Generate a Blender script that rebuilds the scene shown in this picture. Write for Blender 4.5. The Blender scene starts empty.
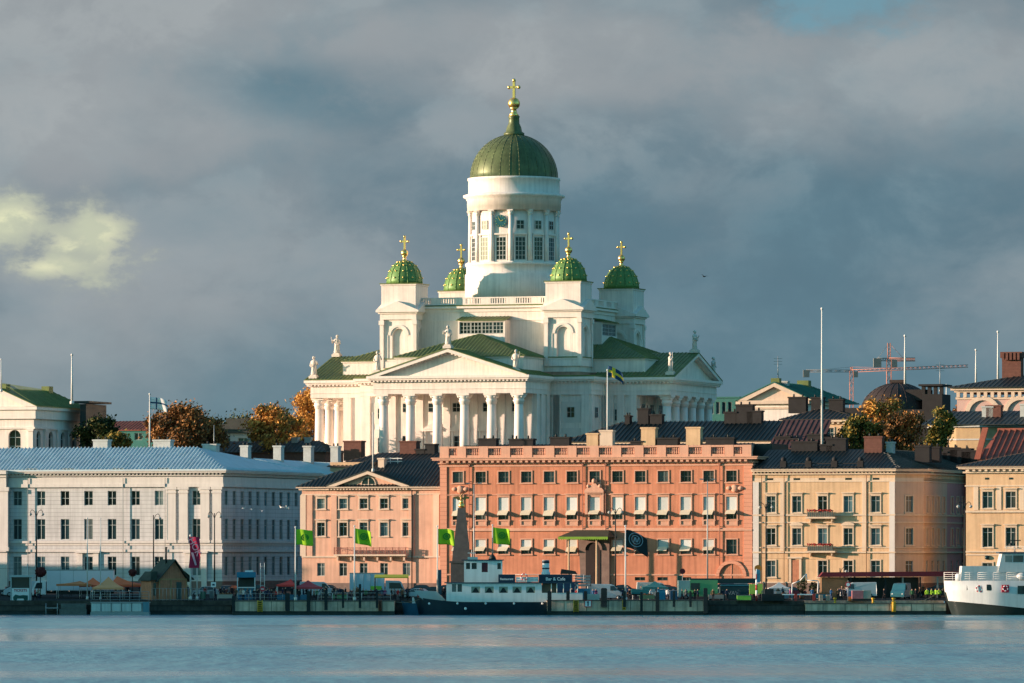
import bpy, bmesh, math, random
from mathutils import Vector, Matrix
R = math.radians
random.seed(7)
scene = bpy.context.scene
COL = scene.collection
F = 6000.0; HZ = 555.0; CH = 8.4
def PX(px, Y): return (px - 512.0) * Y / F
def PZ(py, Y): return CH + (HZ - py) * Y / F
def ground(Y):
    pts = [(846, 1.9), (895, 2.7), (935, 3.2), (1000, 9), (1060, 17), (1105, 24), (1200, 24), (1500, 20), (9000, 18)]
    if Y <= pts[0][0]: return pts[0][1]
    for (a, za), (b, zb) in zip(pts, pts[1:]):
        if Y <= b: return za + (zb - za) * (Y - a) / (b - a)
    return pts[-1][1]

# ---------------------------------------------------------------- materials
MATS = {}
def mat(name, col, rough=0.8, metal=0.0, var=0.12, scale=0.6, streak=0.0, course=0.0, bump=0.0, rnd=0.0, emit=None, spec=0.3, vcourse=0.0):
    if name in MATS: return MATS[name]
    m = bpy.data.materials.new(name); m.use_nodes = True
    nt = m.node_tree; N = nt.nodes; L = nt.links
    b = N['Principled BSDF']; b.inputs['Roughness'].default_value = rough; b.inputs['Metallic'].default_value = metal
    b.inputs['Specular IOR Level'].default_value = spec
    tc = N.new('ShaderNodeTexCoord')
    last = None
    def mul(prev, fac_socket):
        mx = N.new('ShaderNodeMix'); mx.data_type = 'RGBA'; mx.blend_type = 'MULTIPLY'; mx.inputs[0].default_value = 1
        if prev is None: mx.inputs[6].default_value = (*col, 1)
        else: L.new(prev, mx.inputs[6])
        L.new(fac_socket, mx.inputs[7]); return mx.outputs[2]
    def rng(sock, a, b_, lo, hi):
        mr = N.new('ShaderNodeMapRange'); L.new(sock, mr.inputs[0])
        mr.inputs[1].default_value = a; mr.inputs[2].default_value = b_; mr.inputs[3].default_value = lo; mr.inputs[4].default_value = hi
        return mr.outputs[0]
    if var:
        n = N.new('ShaderNodeTexNoise'); n.inputs['Scale'].default_value = scale; n.inputs['Detail'].default_value = 7; n.inputs['Roughness'].default_value = .65
        L.new(tc.outputs['Object'], n.inputs['Vector'])
        last = mul(last, rng(n.outputs[0], .3, .7, 1 - var, 1 + var * .6))
    if streak:
        mp = N.new('ShaderNodeMapping'); mp.inputs['Scale'].default_value = (2.2, 2.2, .12); L.new(tc.outputs['Object'], mp.inputs[0])
        n = N.new('ShaderNodeTexNoise'); n.inputs['Scale'].default_value = 1; n.inputs['Detail'].default_value = 5
        L.new(mp.outputs[0], n.inputs['Vector'])
        last = mul(last, rng(n.outputs[0], .42, .68, 1 , 1 - streak))
    if course or vcourse:
        sx = N.new('ShaderNodeSeparateXYZ'); L.new(tc.outputs['Object'], sx.inputs[0])
        for c, ax in ((course, 2), (vcourse, 0)):
            if not c: continue
            d = N.new('ShaderNodeMath'); d.operation = 'DIVIDE'; L.new(sx.outputs[ax], d.inputs[0]); d.inputs[1].default_value = c
            fr = N.new('ShaderNodeMath'); fr.operation = 'FRACT'; L.new(d.outputs[0], fr.inputs[0])
            lt = N.new('ShaderNodeMath'); lt.operation = 'LESS_THAN'; L.new(fr.outputs[0], lt.inputs[0]); lt.inputs[1].default_value = .14
            last = mul(last, rng(lt.outputs[0], 0, 1, 1, .72))
    if rnd:
        oi = N.new('ShaderNodeObjectInfo')
        last = mul(last, rng(oi.outputs['Random'], 0, 1, 1 - rnd, 1 + rnd))
    if last is None: b.inputs['Base Color'].default_value = (*col, 1)
    else: L.new(last, b.inputs['Base Color'])
    if bump:
        n = N.new('ShaderNodeTexNoise'); n.inputs['Scale'].default_value = scale * 5; n.inputs['Detail'].default_value = 6
        L.new(tc.outputs['Object'], n.inputs['Vector'])
        bp = N.new('ShaderNodeBump'); bp.inputs['Strength'].default_value = bump; bp.inputs['Distance'].default_value = .1
        L.new(n.outputs[0], bp.inputs['Height']); L.new(bp.outputs[0], b.inputs['Normal'])
    MATS[name] = m
    return m

def leafmat(name, c1, c2, c3):
    m = bpy.data.materials.new(name); m.use_nodes = True; nt = m.node_tree; N = nt.nodes; L = nt.links
    b = N['Principled BSDF']; b.inputs['Roughness'].default_value = .7; b.inputs['Specular IOR Level'].default_value = .15
    g = N.new('ShaderNodeNewGeometry'); tc = N.new('ShaderNodeTexCoord')
    n = N.new('ShaderNodeTexNoise'); n.inputs['Scale'].default_value = .35; n.inputs['Detail'].default_value = 3; L.new(tc.outputs['Object'], n.inputs['Vector'])
    a = N.new('ShaderNodeMath'); a.operation = 'MULTIPLY_ADD'; L.new(g.outputs['Random Per Island'], a.inputs[0]); a.inputs[1].default_value = .5
    s = N.new('ShaderNodeMath'); s.operation = 'SUBTRACT'; L.new(n.outputs[0], s.inputs[0]); s.inputs[1].default_value = .2
    L.new(s.outputs[0], a.inputs[2])
    r = N.new('ShaderNodeValToRGB'); L.new(a.outputs[0], r.inputs[0])
    r.color_ramp.elements[0].color = (*c1, 1); r.color_ramp.elements[0].position = .3
    r.color_ramp.elements[1].color = (*c3, 1); r.color_ramp.elements[1].position = .75
    e = r.color_ramp.elements.new(.52); e.color = (*c2, 1)
    L.new(r.outputs[0], b.inputs['Base Color'])
    b.inputs['Subsurface Weight'].default_value = 0
    MATS[name] = m; return m

def glassmat(name, col, rnd=.6, rough=.12, curtain=0.0):
    m = mat(name, col, rough=rough, var=.3, scale=.7, rnd=rnd, spec=.35)
    return m

# ---------------------------------------------------------------- mesh builder
class MB:
    def __init__(s, M=None):
        s.v = []; s.f = []; s.mi = []; s.sm = []; s.M = M or Matrix(); s.cur = 0
    def add(s, vs, fs, smooth=False):
        o = len(s.v); s.v += [s.M @ Vector(v) for v in vs]
        for f in fs:
            s.f.append([i + o for i in f]); s.mi.append(s.cur); s.sm.append(smooth)
        return s
    def box(s, x0, x1, y0, y1, z0, z1):
        return s.add([(x0, y0, z0), (x1, y0, z0), (x1, y1, z0), (x0, y1, z0), (x0, y0, z1), (x1, y0, z1), (x1, y1, z1), (x0, y1, z1)],
              [(0, 3, 2, 1), (4, 5, 6, 7), (0, 1, 5, 4), (1, 2, 6, 5), (2, 3, 7, 6), (3, 0, 4, 7)])
    def prism(s, pts, y0, y1):        # polygon in x,z extruded along y
        n = len(pts)
        vs = [(x, y0, z) for x, z in pts] + [(x, y1, z) for x, z in pts]
        return s.add(vs, [list(range(n)), list(range(2 * n - 1, n - 1, -1))] + [(i, i + n, (i + 1) % n + n, (i + 1) % n) for i in range(n)])
    def plan(s, pts, z0, z1, cap=True):         # polygon in x,y extruded in z
        n = len(pts)
        vs = [(x, y, z0) for x, y in pts] + [(x, y, z1) for x, y in pts]
        fs = [(i, (i + 1) % n, (i + 1) % n + n, i + n) for i in range(n)]
        if cap: fs += [list(range(n - 1, -1, -1)), list(range(n, 2 * n))]
        return s.add(vs, fs)
    def lathe(s, prof, cx=0, cy=0, n=24, smooth=True, sx=1, sy=1):
        vs = []; fs = []
        for r, z in prof:
            for i in range(n):
                a = 2 * math.pi * i / n; vs.append((cx + r * math.cos(a) * sx, cy + r * math.sin(a) * sy, z))
        for j in range(len(prof) - 1):
            for i in range(n):
                k = (i + 1) % n; fs.append((j * n + i, j * n + k, (j + 1) * n + k, (j + 1) * n + i))
        s.add(vs, fs, smooth)
        m = len(prof) - 1
        s.add([vs[i] for i in range(n)], [list(range(n - 1, -1, -1))]); s.add([vs[m * n + i] for i in range(n)], [list(range(n))])
        return s
    def tube(s, p0, p1, r0, r1=None, n=8, smooth=True):
        r1 = r0 if r1 is None else r1
        p0 = Vector(p0); p1 = Vector(p1); d = (p1 - p0)
        if d.length < 1e-6: return s
        d.normalize(); a = d.orthogonal().normalized(); b = d.cross(a)
        vs = [p0 + (a * math.cos(2 * math.pi * i / n) + b * math.sin(2 * math.pi * i / n)) * r0 for i in range(n)] + \
             [p1 + (a * math.cos(2 * math.pi * i / n) + b * math.sin(2 * math.pi * i / n)) * r1 for i in range(n)]
        s.add(vs, [(i, (i + 1) % n, (i + 1) % n + n, i + n) for i in range(n)], smooth)
        return s.add(vs, [list(range(n - 1, -1, -1)), list(range(n, 2 * n))])
    def sphere(s, c, r, n=12, m=8, sx=1, sy=1, sz=1):
        vs = [(c[0], c[1], c[2] - r * sz)]
        for j in range(1, m):
            t = math.pi * j / m
            for i in range(n):
                a = 2 * math.pi * i / n
                vs.append((c[0] + r * sx * math.sin(t) * math.cos(a), c[1] + r * sy * math.sin(t) * math.sin(a), c[2] - r * sz * math.cos(t)))
        vs.append((c[0], c[1], c[2] + r * sz)); e = len(vs) - 1
        fs = [(0, 1 + (i + 1) % n, 1 + i) for i in range(n)]
        for j in range(m - 2):
            for i in range(n):
                k = (i + 1) % n; fs.append((1 + j * n + i, 1 + j * n + k, 1 + (j + 1) * n + k, 1 + (j + 1) * n + i))
        fs += [(e, 1 + (m - 2) * n + i, 1 + (m - 2) * n + (i + 1) % n) for i in range(n)]
        return s.add(vs, fs, True)
    def slope(s, poly, seam=.6, w=.07, h=.09, t=.12):   # roof plane; poly[0]-poly[1] is the eave; standing seams run up the slope
        P = [Vector(p) for p in poly]
        e = (P[1] - P[0]).normalized(); nrm = None
        for q in P[2:]:
            c = e.cross(q - P[0])
            if c.length > .01: nrm = c.normalized(); break
        if nrm.z < 0: nrm = -nrm
        g = nrm.cross(e); 
        if g.z < 0: g = -g
        n = len(P)
        s.add([p for p in P] + [p - Vector((0, 0, t)) for p in P], [list(range(n)), list(range(2 * n - 1, n - 1, -1))] + [(i, (i + 1) % n, (i + 1) % n + n, i + n) for i in range(n)])
        if not seam: return s
        co = [((p - P[0]).dot(e), (p - P[0]).dot(g)) for p in P]
        lo = min(c[0] for c in co); hi = max(c[0] for c in co); k = lo + seam * .5
        while k < hi:
            gs = []
            for i in range(n):
                (a, b), (c, d) = co[i], co[(i + 1) % n]
                if (a - k) * (c - k) < 0: gs.append(b + (d - b) * (k - a) / (c - a))
            if len(gs) >= 2:
                b0, b1 = min(gs), max(gs)
                if b1 - b0 > .2:
                    A = P[0] + e * k + g * b0; B = P[0] + e * k + g * b1
                    o1 = e * w * .5; up = nrm * h
                    s.add([A - o1, A + o1, A + up + o1 * .6, A + up - o1 * .6, B - o1, B + o1, B + up + o1 * .6, B + up - o1 * .6],
                          [(0, 1, 5, 4), (1, 2, 6, 5), (2, 3, 7, 6), (3, 0, 4, 7), (0, 3, 2, 1), (4, 5, 6, 7)])
            k += seam
        return s
    def wall(s, x0, x1, z0, z1, holes=(), y=0.0, d=.28):   # sheet facing -y with rectangular openings and reveals; hole = (xa, xb, za, zb)
        xs = sorted({x0, x1, *[h[0] for h in holes], *[h[1] for h in holes]}); zs = sorted({z0, z1, *[h[2] for h in holes], *[h[3] for h in holes]})
        xs = [x for x in xs if x0 - 1e-6 <= x <= x1 + 1e-6]; zs = [z for z in zs if z0 - 1e-6 <= z <= z1 + 1e-6]
        for a, b in zip(xs, xs[1:]):
            run = None
            for c, e in zip(zs, zs[1:]):
                mx, mz = (a + b) / 2, (c + e) / 2
                hole = any(h[0] < mx < h[1] and h[2] < mz < h[3] for h in holes)
                if hole:
                    if run is not None: s.add([(a, y, run), (b, y, run), (b, y, c), (a, y, c)], [(0, 1, 2, 3)]); run = None
                elif run is None: run = c
            if run is not None: s.add([(a, y, run), (b, y, run), (b, y, zs[-1]), (a, y, zs[-1])], [(0, 1, 2, 3)])
        for (a, b, c, e) in holes:
            s.add([(a, y, c), (b, y, c), (b, y, e), (a, y, e), (a, y + d, c), (b, y + d, c), (b, y + d, e), (a, y + d, e)],
                  [(0, 4, 5, 1), (1, 5, 6, 2), (2, 6, 7, 3), (3, 7, 4, 0)])
        return s
    def archwall(s, x0, x1, z0, z1, cx, w, zb, zs, y=0.0, d=.4, n=10, back=True):   # wall with an arched niche
        r = w / 2
        s.add([(x0, y, z0), (cx - r, y, z0), (cx - r, y, z1), (x0, y, z1)], [(0, 1, 2, 3)])
        s.add([(cx + r, y, z0), (x1, y, z0), (x1, y, z1), (cx + r, y, z1)], [(0, 1, 2, 3)])
        if zb > z0: s.add([(cx - r, y, z0), (cx + r, y, z0), (cx + r, y, zb), (cx - r, y, zb)], [(0, 1, 2, 3)])
        A = [(cx - r * math.cos(math.pi * i / n), zs + r * math.sin(math.pi * i / n)) for i in range(n + 1)]
        for (a, b), (c, e) in zip(A, A[1:]):
            s.add([(a, y, b), (c, y, e), (c, y, z1), (a, y, z1)], [(0, 1, 2, 3)])
        loop = [(cx + r, zb)] + [(cx - r, zb)] + A
        m = len(loop)
        for i in range(m):
            (a, b), (c, e) = loop[i], loop[(i + 1) % m]
            if abs(a - c) + abs(b - e) > 1e-6: s.add([(a, y, b), (c, y, e), (c, y + d, e), (a, y + d, b)], [(0, 1, 2, 3)])
        if back: s.add([(x, y + d, z) for x, z in loop], [list(range(m))])
        return s
    def ring(s, cx, w, zs, y0, y1, t=.25, n=12):    # archivolt
        r = w / 2
        for i in range(n):
            a, b = math.pi * i / n, math.pi * (i + 1) / n
            q = [(cx - rr * math.cos(x), zs + rr * math.sin(x)) for rr, x in ((r, a), (r, b), (r + t, b), (r + t, a))]
            s.prism(q, y0, y1)
        return s
    def mesh(s, name, mats):
        me = bpy.data.meshes.new(name)
        me.from_pydata([tuple(v) for v in s.v], [], s.f)
        for m in (mats if isinstance(mats, (list, tuple)) else [mats]): me.materials.append(m)
        me.polygons.foreach_set('material_index', s.mi); me.polygons.foreach_set('use_smooth', s.sm)
        bm = bmesh.new(); bm.from_mesh(me); bmesh.ops.remove_doubles(bm, verts=bm.verts, dist=1e-5) if len(s.v) < 60000 else None
        bmesh.ops.recalc_face_normals(bm, faces=bm.faces); bm.to_mesh(me); bm.free()
        me.update(); return me
    def build(s, name, mats, parent=None, loc=(0, 0, 0), rz=0):
        return link(name, s.mesh(name, mats), parent, loc, rz)

def link(name, me, parent=None, loc=(0, 0, 0), rz=0):
    o = bpy.data.objects.new(name, me); COL.objects.link(o); o.location = loc
    if rz: o.rotation_euler = (0, 0, rz)
    if parent: o.parent = parent
    return o
def thing(name, label, cat, loc=(0, 0, 0), rz=0, group=None):
    o = bpy.data.objects.new(name, None); COL.objects.link(o); o.location = loc; o.rotation_euler = (0, 0, rz)
    o.empty_display_size = .5
    return tag(o, label, cat, group)
def tag(o, label, cat, group=None, kind=None):
    if label: o['label'] = label
    if cat: o['category'] = cat
    if group: o['group'] = group
    if kind: o['kind'] = kind
    return o
def struct(o): o['kind'] = 'structure'; return o
def kids(o): return [c for c in COL.objects if c.parent == o]
def copytree(o, loc=None, rz=None, label=None, group=None, parent=None):
    r = o.copy(); COL.objects.link(r)
    if parent: r.parent = parent
    if loc is not None: r.location = loc
    if rz is not None: r.rotation_euler = (0, 0, rz)
    if label: r['label'] = label
    if group: r['group'] = group
    for c in o.children: copytree(c, parent=r)
    return r

# ---------------------------------------------------------------- palette
W = mat('white_plaster', (.80, .715, .65), .8, var=.12, scale=.35, streak=.16)
WT = mat('white_trim', (.79, .71, .645), .7, var=.08, scale=.5, streak=.08)
PALE = mat('pale_blue_plaster', (.55, .545, .55), .85, var=.12, scale=.35, streak=.2, course=.62)
PALT = mat('pale_trim', (.62, .58, .55), .8, var=.07, scale=.5, streak=.1)
PINK = mat('pink_plaster', (.68, .40, .29), .88, var=.15, scale=.35, streak=.2)
PINKD = mat('rose_plaster', (.52, .24, .24), .85, var=.1, scale=.35, streak=.1)
CREAM = mat('cream_trim', (.66, .51, .40), .8, var=.08, scale=.5, streak=.1)
ORA = mat('orange_plaster', (.58, .235, .14), .9, var=.2, scale=.3, streak=.26)
ORT = mat('salmon_trim', (.62, .34, .24), .8, var=.1, scale=.5, streak=.12)
QUO = mat('salmon_quoin', (.64, .29, .19), .85, var=.1, scale=.5, course=.62)
YEL = mat('yellow_plaster', (.64, .43, .26), .88, var=.15, scale=.35, streak=.2)
YET = mat('yellow_trim', (.66, .51, .38), .8, var=.08, scale=.5, streak=.12)
BEI = mat('beige_plaster', (.56, .40, .30), .85, var=.1, scale=.35, streak=.12)
GLASS = glassmat('window_glass', (.012, .03, .035), rnd=.8)
GLASSC = glassmat('curtained_glass', (.10, .13, .13), rnd=.7)
FRW = mat('window_frame_white', (.42, .45, .44), .6, var=0)
FRD = mat('window_frame_dark', (.10, .11, .10), .6, var=0)
CLOTH = mat('awning_canvas', (.72, .62, .46), .9, var=.06, scale=2, rnd=.08)
BLIND = mat('blind_cloth', (.58, .60, .58), .9, var=.08, scale=1, rnd=.12)
ROOFB = mat('pale_blue_sheet_roof', (.46, .57, .63), .55, metal=0, var=.12, scale=.5, streak=0)
ROOFD = mat('dark_sheet_roof', (.036, .040, .038), .5, metal=.1, var=.35, scale=.5)
ROOFK = mat('brown_sheet_roof', (.07, .052, .045), .55, metal=.1, var=.35, scale=.5)
ROOFG = mat('green_copper_roof', (.155, .19, .065), .5, metal=.15, var=.3, scale=.4)
ROOFT = mat('teal_sheet_roof', (.035, .15, .12), .5, metal=.1, var=.25, scale=.5)
ROOFR = mat('red_sheet_roof', (.30, .09, .06), .6, metal=.05, var=.3, scale=.6)
DOMEG = mat('green_copper_dome', (.11, .14, .06), .42, metal=.2, var=.35, scale=.5, streak=.25)
DOMEB = mat('bright_green_dome', (.12, .235, .07), .5, metal=.1, var=.2, scale=1)
GOLD = mat('gold_leaf', (.95, .62, .20), .3, metal=.9, var=.1, scale=2)
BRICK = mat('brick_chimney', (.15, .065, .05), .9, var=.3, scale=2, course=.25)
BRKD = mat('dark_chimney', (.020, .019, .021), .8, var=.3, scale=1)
IRON = mat('dark_iron', (.03, .035, .035), .6, metal=.3, var=.1)
STEEL = mat('grey_steel', (.30, .33, .34), .5, metal=.4, var=.12, scale=1)
POLE = mat('white_pole_paint', (.62, .62, .60), .5, var=.04)
CONC = mat('concrete', (.64, .48, .36), .95, spec=0, var=.3, scale=.7, streak=.35, bump=.3)
CONCD = mat('wet_dark_concrete', (.035, .045, .045), .8, var=.4, scale=.8)
STONE = mat('red_granite', (.20, .135, .115), .7, var=.25, scale=1.2)
ASPH = mat('cobble_paving', (.055, .055, .055), .95, var=.3, scale=.25, bump=.2, spec=0)
WOOD = mat('timber_planks', (.46, .19, .11), .8, var=.25, scale=1.5, vcourse=.28)
DWOOD = mat('dark_timber', (.02, .028, .03), .85, var=.3, scale=1)
REDIRON = mat('balcony_red_iron', (.26, .09, .07), .7, var=.1)
WHP = mat('white_vehicle_paint', (.75, .76, .76), .4, var=.05, scale=1)
TYRE = mat('tyre_rubber', (.02, .02, .02), .9, var=0)
CGLASS = mat('vehicle_glass', (.02, .035, .04), .1, var=0, spec=.6)
NAVY = mat('navy_hull', (.012, .03, .045), .45, var=.3, scale=.5)
BOATW = mat('boat_white', (.76, .78, .76), .5, var=.07, scale=.6, streak=.12)
GREENF = mat('lime_flag_cloth', (.33, .58, .02), .8, var=.06, scale=2)
SKIN = mat('skin', (.45, .26, .18), .7, var=0)
# ---------------------------------------------------------------- camera, sun, sky
cam = bpy.data.cameras.new('camera'); camo = bpy.data.objects.new('camera', cam); COL.objects.link(camo)
camo.location = (0, 0, CH); camo.rotation_euler = (R(90), 0, 0)
cam.sensor_width = 36; cam.lens = 36 * F / 1024; cam.shift_y = (HZ - 341.5) / 1024
cam.clip_start = 1; cam.clip_end = 20000
scene.camera = camo
SAZ, SEL = R(88), R(7.5)
sv = Vector((-math.sin(SAZ) * math.cos(SEL), -math.cos(SAZ) * math.cos(SEL), math.sin(SEL)))   # towards the sun
sun = bpy.data.lights.new('sun', 'SUN'); sun.energy = 5; sun.angle = R(.5); sun.color = (1, .70, .52)
suno = bpy.data.objects.new('sun', sun); COL.objects.link(suno); suno.rotation_euler = sv.to_track_quat('Z', 'Y').to_euler(); suno.location = (-300, 0, 300)
scene.view_settings.view_transform = 'Standard'; scene.view_settings.look = 'None'; scene.view_settings.gamma = 1
scene.view_settings.exposure = 1.12
w = bpy.data.worlds.new('World'); scene.world = w; w.use_nodes = True
nt = w.node_tree; N = nt.nodes; L = nt.links
bg = N['Background']; bg.inputs[1].default_value = 1.0
def math_(op, a, b=None, c=None):
    n = N.new('ShaderNodeMath'); n.operation = op
    for i, x in enumerate((a, b, c)):
        if x is None: continue
        if isinstance(x, (int, float)): n.inputs[i].default_value = x
        else: L.new(x, n.inputs[i])
    return n.outputs[0]
def mixc(f, a, b, bt='MIX'):
    n = N.new('ShaderNodeMix'); n.data_type = 'RGBA'; n.blend_type = bt
    for i, x in ((0, f), (6, a), (7, b)):
        if isinstance(x, (int, float)): n.inputs[i].default_value = x
        elif isinstance(x, tuple): n.inputs[i].default_value = (*x, 1)
        else: L.new(x, n.inputs[i])
    return n.outputs[2]
def smooth(s, a, b, lo=0, hi=1):
    n = N.new('ShaderNodeMapRange'); n.interpolation_type = 'SMOOTHSTEP'; L.new(s, n.inputs[0])
    for i, x in enumerate((a, b, lo, hi)): n.inputs[1 + i].default_value = x
    return n.outputs[0]
tc = N.new('ShaderNodeTexCoord'); sep = N.new('ShaderNodeSeparateXYZ'); L.new(tc.outputs['Generated'], sep.inputs[0])
dx, dy, dz = sep.outputs
def noise(scale, sc=(1, 1, 1), off=(0, 0, 0), detail=6, rough=.55, dist=0):
    mp = N.new('ShaderNodeMapping'); mp.inputs['Scale'].default_value = sc; mp.inputs['Location'].default_value = off; L.new(tc.outputs['Generated'], mp.inputs[0])
    n = N.new('ShaderNodeTexNoise'); n.inputs['Scale'].default_value = scale; n.inputs['Detail'].default_value = detail; n.inputs['Roughness'].default_value = rough; n.inputs['Distortion'].default_value = dist
    L.new(mp.outputs[0], n.inputs['Vector']); return n.outputs[0]
big = noise(16, (1, 1, 1.9), (.3, 0, .2), 5, .5)
wisp = noise(34, (1, 1, 1.8), (3.1, 0, 1.2), 9, .58, .3)
# clouds over the town: darker slate blue low and to the right, paler warm grey high and to the left
lift = math_('ADD', math_('MULTIPLY', dx, -2.4), math_('MULTIPLY', dz, 5.5))
cl = math_('ADD', math_('MULTIPLY', big, 1.5), math_('MULTIPLY', wisp, .75))
cl = math_('ADD', cl, lift)
def blob(cx, cz, rx, rz):
    a = math_('DIVIDE', math_('SUBTRACT', dx, cx), rx); b = math_('DIVIDE', math_('SUBTRACT', dz, cz), rz)
    return math_('SQRT', math_('ADD', math_('MULTIPLY', a, a), math_('MULTIPLY', b, b)))
billow = noise(52, (1, 1, 1.3), (7, 0, 2), 8, .6, .25)
for (bx, bz, rx, rz, amp) in ((-.066, .072, .03, .009, .5), (-.075, .09, .05, .01, .25), (.003, .083, .04, .008, .4), (.062, .078, .03, .013, .35), (-.03, .0765, .024, .006, -.3), (.03, .05, .05, .02, -.3), (-.045, .047, .035, .008, .12)):
    g_ = math_('ADD', blob(bx, bz, rx, rz), math_('MULTIPLY', math_('SUBTRACT', billow, .5), 1.8))
    cl = math_('ADD', cl, smooth(g_, 1.35, .45, 0, amp))
f = smooth(cl, .9, 2.1)
DARK = (.050, .090, .115); LIGHT = (.140, .155, .165)
cloud = mixc(f, DARK, LIGHT)
cloud = mixc(smooth(billow, .35, .7), cloud, mixc(1.0, cloud, (1.14, 1.13, 1.11), 'MULTIPLY'))
edge = math_('ADD', math_('ADD', math_('MULTIPLY', billow, 1.3), math_('MULTIPLY', big, 1.2)), math_('MULTIPLY', wisp, .5))
hi_ = smooth(dz, .035, .07, .25, 1)
cloud = mixc(math_('MULTIPLY', hi_, smooth(edge, 1.48, 1.64, 0, .3)), cloud, mixc(1.0, cloud, (1.22, 1.2, 1.17), 'MULTIPLY'))
cloud = mixc(math_('MULTIPLY', hi_, smooth(edge, 1.62, 1.82, 0, .5)), cloud, mixc(1.0, cloud, (.86, .89, .92), 'MULTIPLY'))
# thin low band of teal air
cloud = mixc(smooth(dz, .045, .0, 0, .7), cloud, (.052, .106, .128))
def blob(cx, cz, rx, rz):
    a = math_('DIVIDE', math_('SUBTRACT', dx, cx), rx); b = math_('DIVIDE', math_('SUBTRACT', dz, cz), rz)
    return math_('SQRT', math_('ADD', math_('MULTIPLY', a, a), math_('MULTIPLY', b, b)))
# gap with sunlit cloud low on the left
fine = noise(95, (1, 1, 1.7), (1, 0, 3), 10, .62, .12)
for (bx, by, rx, ry, dens) in ((-.0828, .0556, .0055, .0032, 1.0), (-.0712, .0512, .0062, .0044, .95), (-.0775, .0478, .006, .0018, .7), (-.0680, .0540, .0045, .003, .7)):
    g = math_('ADD', blob(bx, by, rx, ry), math_('MULTIPLY', math_('SUBTRACT', fine, .5), 4.4))
    cloud = mixc(math_('MULTIPLY', smooth(g, 2.0, .7), .5), cloud, (.165, .18, .17)); cloud = mixc(math_('MULTIPLY', smooth(g, 1.4, .1), dens), cloud, mixc(smooth(fine, .4, .6), (.27, .285, .21), (.46, .45, .28)))
g = math_('ADD', blob(.0555, .0915, .013, .0062), math_('MULTIPLY', math_('SUBTRACT', fine, .5), 2.6))
cloud = mixc(smooth(g, 1.2, .3, 0, .8), cloud, (.075, .155, .195))
g = math_('ADD', blob(-.034, .0745, .014, .0045), math_('MULTIPLY', math_('SUBTRACT', fine, .5), 2.6))
cloud = mixc(smooth(g, 1.5, .0, 0, .3), cloud, (.065, .115, .14))
sky = N.new('ShaderNodeTexSky'); sky.sky_type = 'NISHITA'; sky.sun_disc = False; sky.sun_elevation = SEL; sky.sun_rotation = R(180) + SAZ
sky.air_density = 1.2; sky.dust_density = 1.5
clear = mixc(1.0, sky.outputs[0], (.044, .110, .142), 'MULTIPLY')
# open sky overhead and behind, the cloud bank stands to the north
bank = math_('MULTIPLY', smooth(dy, -.05, .5), smooth(dz, .75, .35))
L.new(mixc(bank, clear, cloud), bg.inputs[0])

# ---------------------------------------------------------------- water and land
def water_mat():
    m = bpy.data.materials.new('sea_water'); m.use_nodes = True; nt = m.node_tree; N = nt.nodes; L = nt.links
    b = N['Principled BSDF']; b.inputs['Base Color'].default_value = (.085, .30, .37, 1); b.inputs['IOR'].default_value = 1.33; b.inputs['Specular IOR Level'].default_value = .38
    tc = N.new('ShaderNodeTexCoord')
    def nz(scale, sc, d=4, r=.55):
        mp = N.new('ShaderNodeMapping'); mp.inputs['Scale'].default_value = sc; L.new(tc.outputs['Object'], mp.inputs[0])
        n = N.new('ShaderNodeTexNoise'); n.inputs['Scale'].default_value = scale; n.inputs['Detail'].default_value = d; n.inputs['Roughness'].default_value = r
        L.new(mp.outputs[0], n.inputs['Vector']); return n.outputs[0]
    r1 = nz(.9, (.5, .16, 1), 5, .6); r2 = nz(.1, (.32, .11, 1), 4)
    a = N.new('ShaderNodeMath'); a.operation = 'ADD'; L.new(r1, a.inputs[0])
    mu = N.new('ShaderNodeMath'); mu.operation = 'MULTIPLY'; L.new(r2, mu.inputs[0]); mu.inputs[1].default_value = 5; L.new(mu.outputs[0], a.inputs[1])
    bp = N.new('ShaderNodeBump'); bp.inputs['Strength'].default_value = 1; bp.inputs['Distance'].default_value = .32; L.new(a.outputs[0], bp.inputs['Height'])
    L.new(bp.outputs[0], b.inputs['Normal'])
    # wind lanes: ruffled and calmer strips
    ln = nz(.02, (.35, .55, 1), 6, .6)
    mr = N.new('ShaderNodeMapRange'); L.new(ln, mr.inputs[0]); mr.inputs[1].default_value = .42; mr.inputs[2].default_value = .6; mr.inputs[3].default_value = .36; mr.inputs[4].default_value = .16
    L.new(mr.outputs[0], b.inputs['Roughness'])
    m2 = N.new('ShaderNodeMapRange'); L.new(ln, m2.inputs[0]); m2.inputs[1].default_value = .4; m2.inputs[2].default_value = .62; m2.inputs[3].default_value = 1; m2.inputs[4].default_value = .35
    L.new(m2.outputs[0], bp.inputs['Strength'])
    return m
wm = MB()
wm.add([(-3000, -500, 0), (3000, -500, 0), (3000, 849, 0), (-3000, 849, 0)], [(0, 1, 2, 3)])
struct(wm.build('sea', water_mat()))
lm = MB(); ys = [848, 870, 895, 935, 1000, 1060, 1105, 1200, 1500, 4500]
for a, b in zip(ys, ys[1:]):
    lm.add([(-3000, a, ground(a)), (3000, a, ground(a)), (3000, b, ground(b)), (-3000, b, ground(b))], [(0, 1, 2, 3)])
struct(lm.build('market_square_ground', ASPH))
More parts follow.
